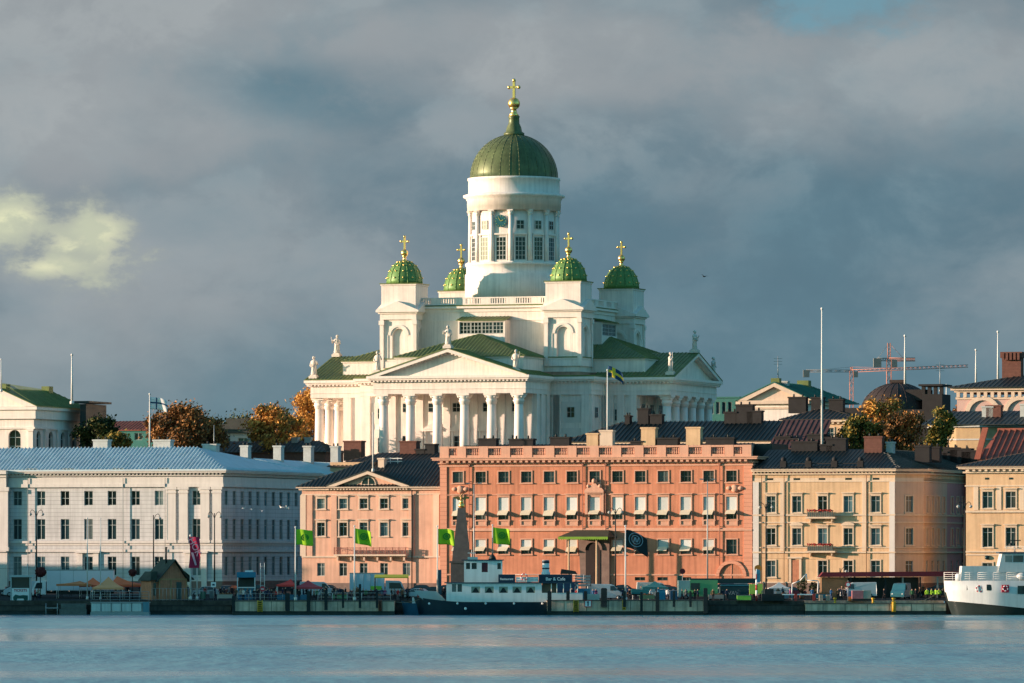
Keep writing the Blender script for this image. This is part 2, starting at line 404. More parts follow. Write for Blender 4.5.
# quay walls: higher piers and lower quay
def quay(name, p0, p1, Yf, ytop, Yb=848.5, low=False):
    z = PZ(ytop, Yf); x0, x1 = PX(p0, Yf), PX(p1, Yf)
    q = MB()
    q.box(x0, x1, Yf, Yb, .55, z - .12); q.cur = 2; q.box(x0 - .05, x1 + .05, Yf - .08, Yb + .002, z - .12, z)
    q.cur = 1; q.box(x0 + .01, x1 - .01, Yf + .12, Yb - .01, -1.5, .55)
    if z < 1.97: q.cur = 0; q.box(x0, x1, 847.4, 849.2, z - .3, 1.955)
    x = x0 + 2.4
    while x < x1 - .6:
        q.cur = 1; q.box(x - .035, x + .035, Yf - .012, Yf + .05, .56, z - .13); x += 3.1
    return struct(q.build(name, [mat('old_dark_quay_stone', (.085, .08, .07), .95, var=.4, spec=0, streak=.3) if low else CONC, CONCD, mat('skylight_darkened_kerb', (.13, .115, .10), .95, var=.3, spec=0) if not low else mat('dark_kerb_stone', (.05, .048, .045), .95, var=.4, spec=0)]))  # kerb cap colour darkened to offset skylight on its top face
quay('quay', 232, 394, 839, 600.5); quay('quay', 547, 707, 839, 600)
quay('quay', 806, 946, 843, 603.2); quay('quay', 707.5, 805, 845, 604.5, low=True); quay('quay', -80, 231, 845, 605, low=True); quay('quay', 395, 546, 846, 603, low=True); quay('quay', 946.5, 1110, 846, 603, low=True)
# ---------------------------------------------------------------- cathedral
TC = R(18.7); CX, CY, CZ = PX(514, 1150), 1150.0, 24.0
cat = thing('cathedral', 'white domed cathedral with green domes and gold crosses rising behind the harbour front', 'cathedral', (CX, CY, CZ), -TC)
def cp(mb, name, m, parent=None):
    o = mb.build(name, m, parent or cat, (0, 0, 0 if parent else -CZ)); return o
def RZ(q): return Matrix.Rotation(q, 4, 'Z')
DL = 1.7       # the side arms are this much shorter
def cross(a, Lx, b):
    E = Lx - DL
    h = [(a, -Lx), (a, -b), (b, -b), (b, -a), (E, -a)]
    out = list(h) + [(x, -y) for x, y in reversed(h)]
    return out + [(-x, y) for x, y in reversed(out)]
def RK(k):     # frame of arm k, front face towards -y
    return Matrix.Rotation(k * math.pi / 2, 4, 'Z') @ Matrix.Translation((0, DL if k % 2 else 0, 0))
m = MB(); m.plan([(x, y) for x, y in cross(16, 39, 24)], 23.5, 26); cp(m, 'plinth', WT)
m = MB(); m.plan(cross(14.6, 31, 22.6), 25.9, 38.5, cap=False)
# wall pilasters and blind panels, arms and infill squares
for k in range(4):
    M4 = RZ(k * math.pi / 2); m.M = M4
    for sgn in (-1, 1):
        for v in ((-30.2, -27.4, -24.0) if k % 2 == 0 else (-28.6, -26.2, -24.0)):
            x = sgn * 14.6; m.box(min(x, x + sgn * .35), max(x, x + sgn * .35), v - .75, v + .75, 26, 38.5)
        for u in (16.0, 21.8):
            x = sgn * u; m.box(x - .75, x + .75, -22.95, -22.6, 26, 38.5)
        # corner strips of the infill square
        for v in (-21.8, -16.2):
            x = sgn * 22.6; m.box(min(x, x + sgn * .35), max(x, x + sgn * .35), v - .75, v + .75, 26, 38.5)
    m.M = RK(k)
    for u in (-13.5, -8.1, -2.7, 2.7, 8.1, 13.5): m.box(u - .7, u + .7, -31.35, -31, 26, 38.5)
    m.M = M4
cp(m, 'wall', W)
# entablature, cornice
m = MB(); m.plan(cross(15.0, 37.7, 23.0), 38.5, 41.0); m.plan(cross(15.12, 37.82, 23.12), 39.35, 39.45); m.plan(cross(15.2, 37.9, 23.2), 40.75, 41.05); cp(m, 'entablature', W)
m = MB(); m.plan(cross(16.0, 38.7, 24.0), 41.35, 41.85); m.plan(cross(15.75, 38.45, 23.75), 41.05, 41.35)
for k in range(4):
    m.M = RK(k)
    u = -15.4
    while u < 15.5: m.box(u - .16, u + .16, -38.3, -37.7, 40.72, 41.06); u += .75
    m.M = RZ(k * math.pi / 2)
    for sgn in (-1, 1):
        v = -37.4 + (DL if k % 2 else 0)
        while v < -23.9:
            x = sgn * 15; m.box(min(x, x + sgn * .55), max(x, x + sgn * .55), v - .16, v + .16, 40.72, 41.06); v += .75
        u = 15.9
        while u < 23.4: m.box(sgn * u - .16, sgn * u + .16, -23.55, -23, 40.72, 41.06); m.box(*sorted((sgn * 23, sgn * 23.55)), -u - .16, -u + .16, 40.72, 41.06); u += .75
m.M = Matrix(); cp(m, 'cornice', WT)
# columns (one mesh each, capital and base as sub-parts)
def column_meshes(r, z0, z1, name='column'):
    sh = MB(); h = z1 - z0
    prof = [(r, z0 + r * .5), (r * .99, z0 + h * .35), (r * .86, z1 - r * 2.2)]
    nfl = 20; vs = []; 
    sh.lathe(prof, n=18)
    ca = MB(); zc = z1 - r * 2.25
    ca.lathe([(r * .88, zc), (r * .98, zc + .08), (r * 1.0, zc + r * .5), (r * 1.28, zc + r * .75), (r * 1.02, zc + r * .85), (r * 1.12, zc + r * 1.3), (r * 1.5, zc + r * 1.75), (r * 1.3, zc + r * 1.8)], n=16)
    for i in range(4):
        a = math.pi / 4 + i * math.pi / 2
        ca.sphere((r * 1.32 * math.cos(a), r * 1.32 * math.sin(a), zc + r * 1.6), r * .3, 6, 5)
    ca.box(-r * 1.35, r * 1.35, -r * 1.35, r * 1.35, z1 - r * .42, z1)
    ba = MB(); ba.box(-r * 1.4, r * 1.4, -r * 1.4, r * 1.4, z0, z0 + r * .3); ba.lathe([(r * 1.3, z0 + r * .3), (r * 1.3, z0 + r * .5), (r * 1.05, z0 + r * .62)], n=18)
    return sh.mesh(name, W), ca.mesh('capital', WT), ba.mesh('base', WT)
cm = column_meshes(.92, 26, 38.5)
def put_column(par, ms, x, y, z=0):
    c = link('column', ms[0], par, (x, y, z)); link('capital', ms[1], c); link('base', ms[2], c); return c
def rot2(x, y, k):
    c, s = round(math.cos(k * math.pi / 2)), round(math.sin(k * math.pi / 2)); return x * c - y * s, x * s + y * c
for k in range(4):
    for u in (-13.3, -7.98, -2.66, 2.66, 7.98, 13.3): put_column(cat, cm, *rot2(u, -36.5 + (DL if k % 2 else 0), k), -CZ)
# coffered dark porch ceilings + porch inner wall windows
WM = {}
def win_mesh(wd, h, nx, nz, fw=.07, frame=FRW, glass=GLASS):
    key = (round(wd, 2), round(h, 2), nx, nz, frame.name, glass.name, fw)
    if key not in WM:
        g = MB(); g.box(-wd / 2, wd / 2, .0, .05, 0, h)
        f = MB(); b = fw
        f.box(-wd / 2, -wd / 2 + b, -.07, 0, 0, h); f.box(wd / 2 - b, wd / 2, -.07, 0, 0, h); f.box(-wd / 2 + b, wd / 2 - b, -.07, 0, 0, b); f.box(-wd / 2 + b, wd / 2 - b, -.07, 0, h - b, h)
        for i in range(1, nx):
            x = -wd / 2 + wd * i / nx; f.box(x - b * .55, x + b * .55, -.055, 0, b, h - b)
        for z in nz:
            f.box(-wd / 2 + b, wd / 2 - b, -.05, 0, h * z - b * .45, h * z + b * .45)
        WM[key] = (g.mesh('window', glass), f.mesh('frame', frame))
    return WM[key]
def put_win(par, M, x, y, z, wd, h, nx=2, nz=(.68,), fw=.07, frame=FRW, glass=GLASS, zoff=0, name='window'):
    g, f = win_mesh(wd, h, nx, nz, fw, frame, glass)
    p = M @ Vector((x, y, z)); rz = M.to_euler().z
    o = link(name, g, par, (p.x, p.y, p.z + zoff), rz); link('frame', f, o); return o
for k in range(2):
    M4 = RK(k)
    for u, a in ((-5.4, 0), (0, 0), (5.4, 0)):
        put_win(cat, M4, u, -31.12, 35.2, 3.2 if u == 0 else 2.0, 1.7, 4 if u == 0 else 2, (.5,), zoff=-CZ)
    put_win(cat, M4, -10.8, -31.12, 35.2, 1.4, 1.7, 2, (.5,), zoff=-CZ); put_win(cat, M4, 10.8, -31.12, 35.2, 1.4, 1.7, 2, (.5,), zoff=-CZ)
    put_win(cat, M4, -10.8, -31.12, 28.2, 1.5, 2.6, 2, (.5,), zoff=-CZ); put_win(cat, M4, 10.8, -31.12, 28.2, 1.5, 2.6, 2, (.5,), zoff=-CZ)
    put_win(cat, M4, 0, -31.2, 26.3, 2.6, 4.4, 3, (.25, .5, .75), zoff=-CZ, name='door')
    m = MB(M4)
    for u in (-5.4, 0, 5.4):
        m.box(u - 1.9, u + 1.9, -31.6, -31.02, 31.6, 32.0); m.prism([(u - 2, 32.0), (u + 2, 32.0), (u, 33.2)], -31.7, -31.02)
        m.box(u - 1.8, u - 1.45, -31.3, -31.01, 26, 31.6); m.box(u + 1.45, u + 1.8, -31.3, -31.01, 26, 31.6)
    cp(m, 'door_surround', WT)
# side walls windows/blind panels
PANEL = mat('blind_panel_plaster', (.66, .60, .55), .85, var=.08, scale=.5)
def sidewall(k, mirror):
    M = RZ(k * math.pi / 2) @ Matrix.Rotation(math.pi / 2 if not mirror else -math.pi / 2, 4, 'Z')
    return M
pm = MB()
for M, xs, y in ((RZ(0), (-18.9, 18.9), -22.6),):
    pm.M = M
    for x in xs:
        pm = MB(); pm.box(x - 1.9, x + 1.9, y - .06, y + .02, 33.2, 37.2); cp(pm, 'blind_panel', PANEL)
        pm = MB(); pm.box(x - 1.9, x + 1.9, y - .06, y + .02, 26.5, 32.2); cp(pm, 'blind_panel', PANEL)
for sx in (-1, 1):      # south walls of the east and west arms
    x0, x1 = sorted((sx * 24.8, sx * 26.6))
    pm = MB(); pm.box(x0, x1, -14.66, -14.58, 33.4, 37.0); cp(pm, 'blind_panel', PANEL)
    pm = MB(); pm.box(x0, x1, -14.66, -14.58, 27, 32.4); cp(pm, 'blind_panel', PANEL)
for (x, y, z, ww, hh) in ((-18.9, -22.7, 34.2, 1.3, 2.0), (18.9, -22.7, 34.2, 1.5, 2.0), (18.9, -22.7, 27.8, 1.5, 2.8), (-18.9, -22.7, 27.8, 1.3, 2.8), (25.7, -14.75, 33.7, 1.5, 2.2), (25.7, -14.75, 28, 1.5, 2.8)):
    put_win(cat, Matrix(), x, y, z, ww, hh, 2, (.5,), zoff=-CZ)
for v in (-18.9,):
    put_win(cat, RZ(math.pi / 2), v, -22.75, 34.2, 1.5, 2.0, 2, (.5,), zoff=-CZ); put_win(cat, RZ(math.pi / 2), v, -22.75, 28, 1.5, 2.6, 2, (.5,), zoff=-CZ)
# pediments of the four arms
for k in range(4):
    M4 = RK(k); hw, z0, rise, yf = 15.5, 41.85, 5.0, -38.7
    m = MB(M4); m.prism([(-14.2, z0 - .05), (14.2, z0 - .05), (0, z0 + rise * .86)], -37.3, -26); cp(m, 'pediment', W)
    m = MB(M4)
    for sg in (-1, 1):
        t = .62
        m.prism([(sg * hw, z0), (sg * (hw - 1.9), z0), (0, z0 + rise - t), (0, z0 + rise), (sg * hw, z0 + .12)], yf, -37.0)
        n = 20
        for i in range(1, n):
            f_ = i / n; x = sg * (hw - .9) * (1 - f_); z = z0 + (rise - t) * f_ + .02
            m.box(x - .16, x + .16, -38.3, -37.3, z - .28, z + .12)
    cp(m, 'raking_cornice', WT)
    m = MB(M4)
    for sg in (-1, 1):
        m.slope([(sg * (hw + .1), yf - .1, z0 + .16), (sg * (hw + .1), -22.6, z0 + .16), (0, -22.6, z0 + rise + .14), (0, yf - .1, z0 + rise + .14)], seam=.75, w=.1, h=.12)
    cp(m, 'roof', ROOFG)
# flat green gutters over the infill squares and attic storey
m = MB(); m.plan(cross(15.3, 30, 23.9), 41.86, 42.15); cp(m, 'roof', ROOFG)
m = MB(); m.plan(cross(12.6, 32.0, 19.6), 42.1, 45.3); cp(m, 'attic', W)
m = MB(); m.plan(cross(12.85, 32.25, 19.85), 45.3, 45.62); cp(m, 'attic_cornice', WT)
m = MB(); m.plan(cross(12.68, 32.08, 19.68), 42.16, 42.95); cp(m, 'attic_base', mat('weathered_band', (.42, .24, .17), .8, var=.3, scale=1))
for k in range(4):
    m = MB(RK(k)); zr = 50.2; e = 13.0
    m.slope([(-e, -32.4, 45.64), (e, -32.4, 45.64), (0, -21, zr)], seam=.75, w=.1, h=.12)
    m.slope([(e, -32.4, 45.64), (e, -18.2, 45.64), (0, -18.2, zr), (0, -21, zr)], seam=.75, w=.1, h=.12)
    m.slope([(-e, -32.4, 45.64), (-e, -18.2, 45.64), (0, -18.2, zr), (0, -21, zr)], seam=.75, w=.1, h=.12)
    cp(m, 'roof', ROOFG)
m = MB(); m.plan([(-20, -20), (20, -20), (20, 20), (-20, 20)], 45.63, 45.8)
m.box(-1.2, 1.2, -18.6, 18.6, 45.8, 50.0); m.box(-18.6, 18.6, -1.2, 1.2, 45.8, 49.9)
cp(m, 'roof', ROOFG)
# central block
m = MB(); m.box(-16.4, 16.4, -16.4, 16.4, 45, 54.6); m.box(-16.55, 16.55, -16.55, 16.55, 52.9, 53.05); cp(m, 'wall', W)
m = MB(); m.box(-16.6, 16.6, -16.6, 16.6, 54.6, 55.3); m.box(-17.1, 17.1, -17.1, 17.1, 55.3, 55.7); cp(m, 'cornice', WT)
m = MB(); m.box(-17.15, 17.15, -17.15, 17.15, 55.7, 55.82); m.box(-16.6, 16.6, -16.6, 16.6, 55.82, 55.95); cp(m, 'roof', ROOFG)
m = MB()
for k in range(4):
    m.M = RZ(k * math.pi / 2)
    m.box(-16.6, 16.6, -16.7, -16.3, 55.96, 56.2); m.box(-16.6, 16.6, -16.72, -16.28, 57.15, 57.4)
    for i in range(7):
        x = -15 + i * 5; m.box(x - 1.0, x + 1.0, -16.69, -16.31, 56.2, 57.15)
        if i < 6:
            for j in range(6):
                xx = x + 1.0 + 3 * (j + .5) / 6; m.box(xx - .12, xx + .12, -16.62, -16.38, 56.2, 57.15)
cp(m, 'balustrade', W)
# thermal window lanterns on each side
for k in range(2):
    M4 = RZ(k * math.pi / 2)
    m = MB(M4); m.box(-4.7, 4.7, -19.2, -16.3, 46, 50.3); m.box(-4.7, 4.7, -19.2, -16.3, 52.6, 52.95); m.box(-4.7, -4.4, -19.2, -16.3, 50.3, 52.6); m.box(4.4, 4.7, -19.2, -16.3, 50.3, 52.6)
    m.box(-4.4, 4.4, -18.8, -18.6, 50.3, 52.6)
    cp(m, 'lantern', W)
    for i in range(4): put_win(cat, M4, -3.3 + 2.2 * i, -18.95, 50.35, 2.1, 2.2, 3, (.33, .66), .09, zoff=-CZ)
    m = MB(M4); m.slope([(-5, -19.6, 52.96), (5, -19.6, 52.96), (5, -16.4, 53.7), (-5, -16.4, 53.7)], seam=.75)
    cp(m, 'lantern_roof', ROOFG)
# drum
m = MB(); m.lathe([(9.4, 55.8), (9.4, 62.3), (9.15, 62.5), (9.15, 63.9), (9.35, 64.0), (9.35, 64.45)], n=64); cp(m, 'drum_base', W)
m = MB(); RD = 8.15; NW = 14
# drum wall as facets with recessed bays behind columns
m.lathe([(RD, 64.4), (RD, 74.6)], n=56); cp(m, 'drum', W)
m = MB(); m.lathe([(8.95, 74.5), (8.95, 75.3), (9.0, 75.3), (9.0, 76.6), (9.15, 76.7), (9.2, 77.0), (9.75, 77.25), (9.75, 77.6), (9.3, 77.75), (8.75, 77.9), (8.75, 80.4), (8.9, 80.5), (8.9, 80.9), (8.3, 81.0)], n=64); cp(m, 'drum_cornice', W)
dcm = column_meshes(.44, 64.45, 74.5)
A0 = R(8.4) + TC * 0
def drumM(i, half=False):    # azimuth measured from the viewer's direction, positive to the right
    a = R(8.4) + (i + (.5 if half else 0)) * 2 * math.pi / NW
    return RZ(a + TC)
for i in range(NW):
    M = drumM(i, True); p = M @ Vector((0, -8.42, 0)); put_column(cat, dcm, p.x, p.y, -CZ)
    M = drumM(i)
    front = math.cos(R(8.4) + i * 2 * math.pi / NW) > -.15
    if front:
        put_win(cat, M, 0, -8.22, 64.9, 2.0, 4.4, 3, (.2, .4, .6, .8), .1, zoff=-CZ)
        if i == NW - 1:
            c = MB(); 
            for j in range(1): c.lathe([(1.2, -.1), (1.2, .06)], n=24)
            c.M = Matrix()
            o = c.build('clock_face', mat('teal_clock', (.015, .10, .12), .4, var=.2, scale=1.5), cat, tuple(M @ Vector((0, -8.5, 72.3 - CZ)))); o.rotation_euler = (R(90), 0, M.to_euler().z)
            c = MB()
            for a in range(12):
                t = a * math.pi / 6; c.M = RZ(t); c.box(-.04, .04, .9, 1.08, .06, .1)
            c.M = RZ(.6); c.box(-.05, .05, 0, .8, .1, .13); c.M = RZ(-1.2); c.box(-.06, .06, 0, .55, .14, .17); c.M = Matrix()
            c.build('clock_hands', GOLD, o)
        else: put_win(cat, M, 0, -8.22, 70.8, 1.5, 1.7, 2, (.5,), .1, zoff=-CZ)
        s = MB(M); s.box(-1.35, 1.35, -8.45, -7.9, 69.7, 70.0); s.box(-1.25, -1.02, -8.32, -7.9, 64.5, 69.7); s.box(1.02, 1.25, -8.32, -7.9, 64.5, 69.7); s.box(-1.3, 1.3, -8.3, -7.9, 64.5, 64.85)
        cp(s, 'window_surround', WT)
m = MB(); pr = [(8.45 * math.cos(t), 80.9 + 8.6 * math.sin(t)) for t in [R(a) for a in range(0, 80, 6)]] ; pr += [(1.9, 89.35)]
m.lathe([(8.55, 80.85)] + pr, n=56)
for i in range(28):
    a = 2 * math.pi * i / 28
    for (r0, z0_), (r1, z1_) in zip(pr, pr[1:]):
        m.tube((r0 * math.cos(a), r0 * math.sin(a), z0_), (r1 * math.cos(a), r1 * math.sin(a), z1_), .055, n=4)
dome = cp(m, 'dome', DOMEG)
m = MB(); m.lathe([(1.95, 89.2), (2.0, 89.7), (1.55, 90.0), (1.4, 90.8), (1.05, 91.6), (1.0, 92.6), (1.15, 92.9), (.6, 93.2)], n=20); o = m.build('lantern', DOMEG, dome)
def cross_mesh(h, r, name='cross'):
    m = MB(); t = h * .032
    m.lathe([(r * .9, 0), (r * .5, h * .1), (r * .35, h * .2), (r * .7, h * .24), (r * .3, h * .28)], n=12)
    m.sphere((0, 0, h * .36), r * .95, 12, 8)
    m.lathe([(r * .3, h * .45), (r * .22, h * .52)], n=8)
    m.box(-t, t, -t, t, h * .5, h); m.box(-h * .13, h * .13, -t, t, h * .78, h * .84)
    m.sphere((0, 0, h), t * 1.7, 8, 6); m.sphere((h * .14, 0, h * .81), t * 1.6, 8, 6); m.sphere((-h * .14, 0, h * .81), t * 1.6, 8, 6)
    return m.mesh(name, GOLD)
link('cross', cross_mesh(7.0, 1.25), dome, (0, 0, 92.9))
# corner towers
tb = MB(); h = 3.3
for k in range(4):
    tb.M = RZ(k * math.pi / 2); tb.archwall(-h, h, 44, 53.6, 0, 2.6, 45.4, 50.2, y=-h, d=.5)
tb.M = Matrix()
for sx in (-1, 1):
    for sy in (-1, 1): tb.box(sx * h - .38, sx * h + .38, sy * h - .38, sy * h + .38, 44, 53.2)
tb.box(-3.55, 3.55, -3.55, 3.55, 44, 45.2)
tbm = tb.mesh('tower_body', W)
tt = MB()
for k in range(4):
    tt.M = RZ(k * math.pi / 2); tt.ring(0, 3.2, 50.2, -3.45, -3.25, .45)
    tt.box(-3.1, -2.1, -3.42, -3.28, 45.3, 50.2); tt.box(2.1, 3.1, -3.42, -3.28, 45.3, 50.2)
    tt.prism([(-4.3, 54.95), (4.3, 54.95), (0, 56.7)], -4.3, -3.3)
    for sg in (-1, 1):
        tt.box(sg * h - .5, sg * h + .5, -h - .55, -h + .3, 52.2, 53.0)
tt.M = Matrix(); tt.box(-3.65, 3.65, -3.65, 3.65, 53.2, 54.3); tt.box(-4.3, 4.3, -4.3, 4.3, 54.6, 54.95); tt.box(-3.95, 3.95, -3.95, 3.95, 54.3, 54.6)
ttm = tt.mesh('tower_trim', WT)
tu = MB(); tu.box(-3.45, 3.45, -3.45, 3.45, 54.9, 59.7); tu.box(-3.6, 3.6, -3.6, 3.6, 59.7, 60.0); tum = tu.mesh('tower_top', W)
tg = MB(); tg.box(-3.75, 3.75, -3.75, 3.75, 60.0, 60.15); tgm = tg.mesh('tower_roof', ROOFG)
td = MB(); q = [(3.45 * math.cos(t), 60.15 + 4.5 * math.sin(t)) for t in [R(a) for a in range(0, 85, 8)]] + [(.35, 64.62)]
td.lathe(q, n=32)
for i in range(12):
    a = 2 * math.pi * i / 12
    for (r0, z0_), (r1, z1_) in zip(q, q[1:]): td.tube((r0 * math.cos(a), r0 * math.sin(a), z0_), (r1 * math.cos(a), r1 * math.sin(a), z1_), .1, n=4)
tdm = td.mesh('tower_dome', DOMEB)
ts = MB()
for i in range(12):
    a = 2 * math.pi * (i + .5) / 12
    for t in (14, 32, 50, 66):
        t = R(t); rr = 3.5 * math.cos(t); s_ = .17
        ts.sphere((rr * math.cos(a), rr * math.sin(a), 60.15 + 4.55 * math.sin(t)), s_, 6, 5)
tsm = ts.mesh('gold_stars', GOLD)
tcm = cross_mesh(4.9, .75)
for (sx, sy) in ((-1, -1), (1, -1), (-1, 1), (1, 1)):
    t = link('tower', tbm, cat, (sx * 16.4, sy * 16.4, -CZ))
    link('trim', ttm, t); link('top', tum, t); link('eaves', tgm, t); link('dome', tdm, t); link('gold_stars', tsm, t); link('cross', tcm, t, (0, 0, 64.3))

cat.scale = (1, 1, .993)
# statues on the roofs
ZINC = mat('pale_stone_statue', (.62, .56, .50), .7, var=.15, scale=2)
def statue_mesh(seed):
    rnd = random.Random(seed); m = MB(); ln = rnd.uniform(-.08, .08)
    m.box(-.8, .8, -.8, .8, 0, .5); m.box(-.62, .62, -.62, .62, .5, .75)
    m.lathe([(.55, .75), (.62, .9), (.52, 1.6), (.47, 2.3), (.56, 2.9), (.60, 3.25), (.45, 3.5), (.17, 3.6), (.15, 3.75)], n=14, sy=.75)
    m.sphere((ln, -.05, 3.98), .27, 10, 8, sz=1.2); m.lathe([(.3, 3.95), (.25, 4.2), (.1, 4.32)], cx=ln, cy=.05, n=8)
    for i in range(7):
        a = i * .9; m.tube((.5 * math.cos(a), .38 * math.sin(a), .8), (.42 * math.cos(a + .3), .34 * math.sin(a + .3), 3.1), .09, .06, n=5)
    s_ = 1 if seed % 2 else -1
    m.tube((s_ * .5, 0, 3.3), (s_ * .85, -.25, 2.7), .17, .13); m.tube((s_ * .85, -.25, 2.7), (s_ * .7, -.6, 3.2), .13, .09); m.sphere((s_ * .7, -.6, 3.25), .11, 6, 5)
    m.tube((-s_ * .5, 0, 3.3), (-s_ * .72, -.15, 2.55), .17, .13); m.tube((-s_ * .72, -.15, 2.55), (-s_ * .3, -.5, 2.35), .13, .09); m.sphere((-s_ * .27, -.52, 2.35), .11, 6, 5)
    if seed % 3 == 0: m.tube((s_ * .7, -.62, .8), (s_ * .7, -.6, 4.3), .05); m.box(s_ * .7 - .28, s_ * .7 + .28, -.64, -.56, 3.8, 3.92)
    elif seed % 3 == 1: m.box(-s_ * .55, -s_ * .1, -.72, -.58, 2.2, 2.75)
    else: m.tube((s_ * .75, -.6, 2.6), (s_ * .95, -.6, 3.9), .05)
    return m.mesh('statue', ZINC)
sts = [(-35.6, -14.2, 42.3, 'robed stone statue on the far left corner of the cathedral roof'),
       (-36.2, 0, 46.9, 'stone statue on the peak of the left side pediment of the cathedral'),
       (-14.2, -37.4, 42.3, 'stone statue at the left foot of the cathedral front pediment'),
       (0, -38.2, 46.9, 'stone statue on the peak of the cathedral front pediment'),
       (13.0, -37.4, 42.3, 'stone statue at the right foot of the cathedral front pediment'),
       (35.8, -14.2, 42.3, 'stone statue at the near corner of the right side pediment of the cathedral'),
       (36.2, 0, 46.9, 'stone statue on the peak of the right side pediment of the cathedral'),
       (35.6, 14.2, 42.3, 'stone statue at the far right corner of the cathedral roof')]
for i, (u, v, z, lab) in enumerate(sts):
    p = Matrix.Rotation(-TC, 4, 'Z') @ Vector((u, v, 0))
    o = link('statue', statue_mesh(i + 1), None, (CX + p.x, CY + p.y, z - .16), -TC + (R(90) if u > 30 else 0)); tag(o, lab, 'statue', 'statues on the cathedral roof')
# ---------------------------------------------------------------- harbour front houses
TH = R(18); TT = math.tan(TH)
class Bld:
    def __init__(s, name, label, p0, p1, Yc=900, zb=None, theta=TH, group=None, cat='building'):
        s.th = theta; s.tt = math.tan(theta); s.Yc = Yc; s.p0 = p0; s.pm = (p0 + p1) / 2
        X, Y = s.pt(p0); s.Y = Y; s.zb = ground(Y) if zb is None else zb
        s.root = thing(name, label, cat, (X, Y, s.zb), -theta, group); s.s0 = X / math.cos(theta); s.L = s.x(p1)
    def pt(s, p):
        k = (p - 512) / F; Y = s.Yc / (1 + s.tt * k); return k * Y, Y
    def x(s, p): return s.pt(p)[0] / math.cos(s.th) - s.s0
    def z(s, py, p=None, back=0):
        Y = s.pt(s.pm if p is None else p)[1] + back; return CH + (HZ - py) * Y / F
    def part(s, mb, name, m, parent=None):
        return mb.build(name, m, parent or s.root, (0, 0, 0 if parent else -s.zb))
    def win(s, M, xc, z, wd, h, y=.2, **k): return put_win(s.root, M, xc, y, z, wd, h, zoff=-s.zb, **k)
SUR = {}
def surround(win, wd, h, style, m):
    key = (round(wd, 2), round(h, 2), style, m.name)
    if key not in SUR:
        b = MB(); y = -.2 ; t = .16       # window local frame sits .2 behind the wall face
        f0 = y - .10
        b.box(-wd / 2 - t, -wd / 2, f0, y - .002, -.05, h + t); b.box(wd / 2, wd / 2 + t, f0, y - .002, -.05, h + t)
        b.box(-wd / 2, wd / 2, f0, y - .002, h, h + t)
        b.box(-wd / 2 - t - .1, wd / 2 + t + .1, y - .22, y - .002, -.22, -.05)
        if 'ledge' in style:
            b.box(-wd / 2 - t - .12, wd / 2 + t + .12, y - .38, y - .002, h + t + .22, h + t + .36); b.box(-wd / 2 - t, wd / 2 + t, y - .14, y - .002, h + t, h + t + .22)
        if 'seg' in style:
            n = 8; W2 = wd / 2 + t + .15; z0 = h + t + .36
            b.prism([(-W2, z0)] + [(-W2 + 2 * W2 * i / n, z0 + .1 + .32 * math.sin(math.pi * i / n)) for i in range(n + 1)] + [(W2, z0)], y - .36, y - .002)
        if 'apron' in style:
            b.box(-wd / 2 - t, wd / 2 + t, y - .07, y - .002, -.95, -.22); b.box(-wd / 2 - t, -wd / 2 - t + .25, y - .2, y - .07, -.75, -.22); b.box(wd / 2 + t - .25, wd / 2 + t, y - .2, y - .07, -.75, -.22)
        SUR[key] = b.mesh('surround', m)
    return link('surround', SUR[key], win)
RW_ = random.Random(5); GLASSB = glassmat('bluish_glass', (.05, .10, .12), rnd=.6)  # bluish base colour stands in for panes reflecting the sky
def grid(B, M, xs, rows, wall, x0, x1, z0, z1, sm, extra=(), glass=GLASS, frame=FRW):
    """rows: (ztop, zbot, width, style, nx, nz)"""
    holes = list(extra)
    for (zt, zb_, wd, st, nx, nz, *only) in rows:
        for i, x in enumerate(xs):
            if only and i not in only[0]: continue
            ww = wd[i] if isinstance(wd, (list, tuple)) else wd
            holes.append((x - ww / 2, x + ww / 2, zb_, zt))
            q5 = RW_.random(); g = glass if glass is not GLASS else (GLASSC if q5 < .2 else GLASSB if q5 < .38 else GLASS)
            o = B.win(M, x, zb_, ww, zt - zb_, nx=nx, nz=nz, frame=frame, glass=g)
            if st: surround(o, ww, zt - zb_, st, sm)
    w_ = MB(M); w_.wall(x0, x1, z0, z1, holes, d=.3); return w_
def shell(mb, x0, x1, D, z0, z1, front=False):     # plain side, back and top faces of the body
    y0 = 0
    mb.add([(x0, y0, z0), (x0, D, z0), (x0, D, z1), (x0, y0, z1)], [(0, 1, 2, 3)]); mb.add([(x1, y0, z0), (x1, D, z0), (x1, D, z1), (x1, y0, z1)], [(0, 1, 2, 3)])
    mb.add([(x0, D, z0), (x1, D, z0), (x1, D, z1), (x0, D, z1)], [(0, 1, 2, 3)])
def moulding(mb, x0, x1, prof, D=None, left=True, right=True, yb=-.001):   # prof: list (z0,z1,proj), wraps the side faces when D is given
    for z0, z1, p in prof:
        mb.box(x0 - (p if left else 0), x1 + (p if right else 0), -p, yb if D is None else D + (p), z0, z1)
def dentils(mb, x0, x1, z0, z1, y0, y1, step=.6, w_=.26):
    x = x0 + step / 2
    while x < x1: mb.box(x - w_ / 2, x + w_ / 2, y0, y1, z0, z1); x += step
def chimney(B, x0, x1, y0, y1, z0, z1, m=BRICK, capm=None, pots=0, name='chimney'):
    c = MB(); c.box(x0, x1, y0, y1, z0, z1 - .25); c.cur = 1; c.box(x0 - .12, x1 + .12, y0 - .12, y1 + .12, z1 - .25, z1); c.cur = 2
    for i in range(pots): xx = x0 + (x1 - x0) * (i + .5) / pots; c.tube((xx, (y0 + y1) / 2, z1), (xx, (y0 + y1) / 2, z1 + .45), .16, .14)
    return B.part(c, name, [m, capm or m, IRON])
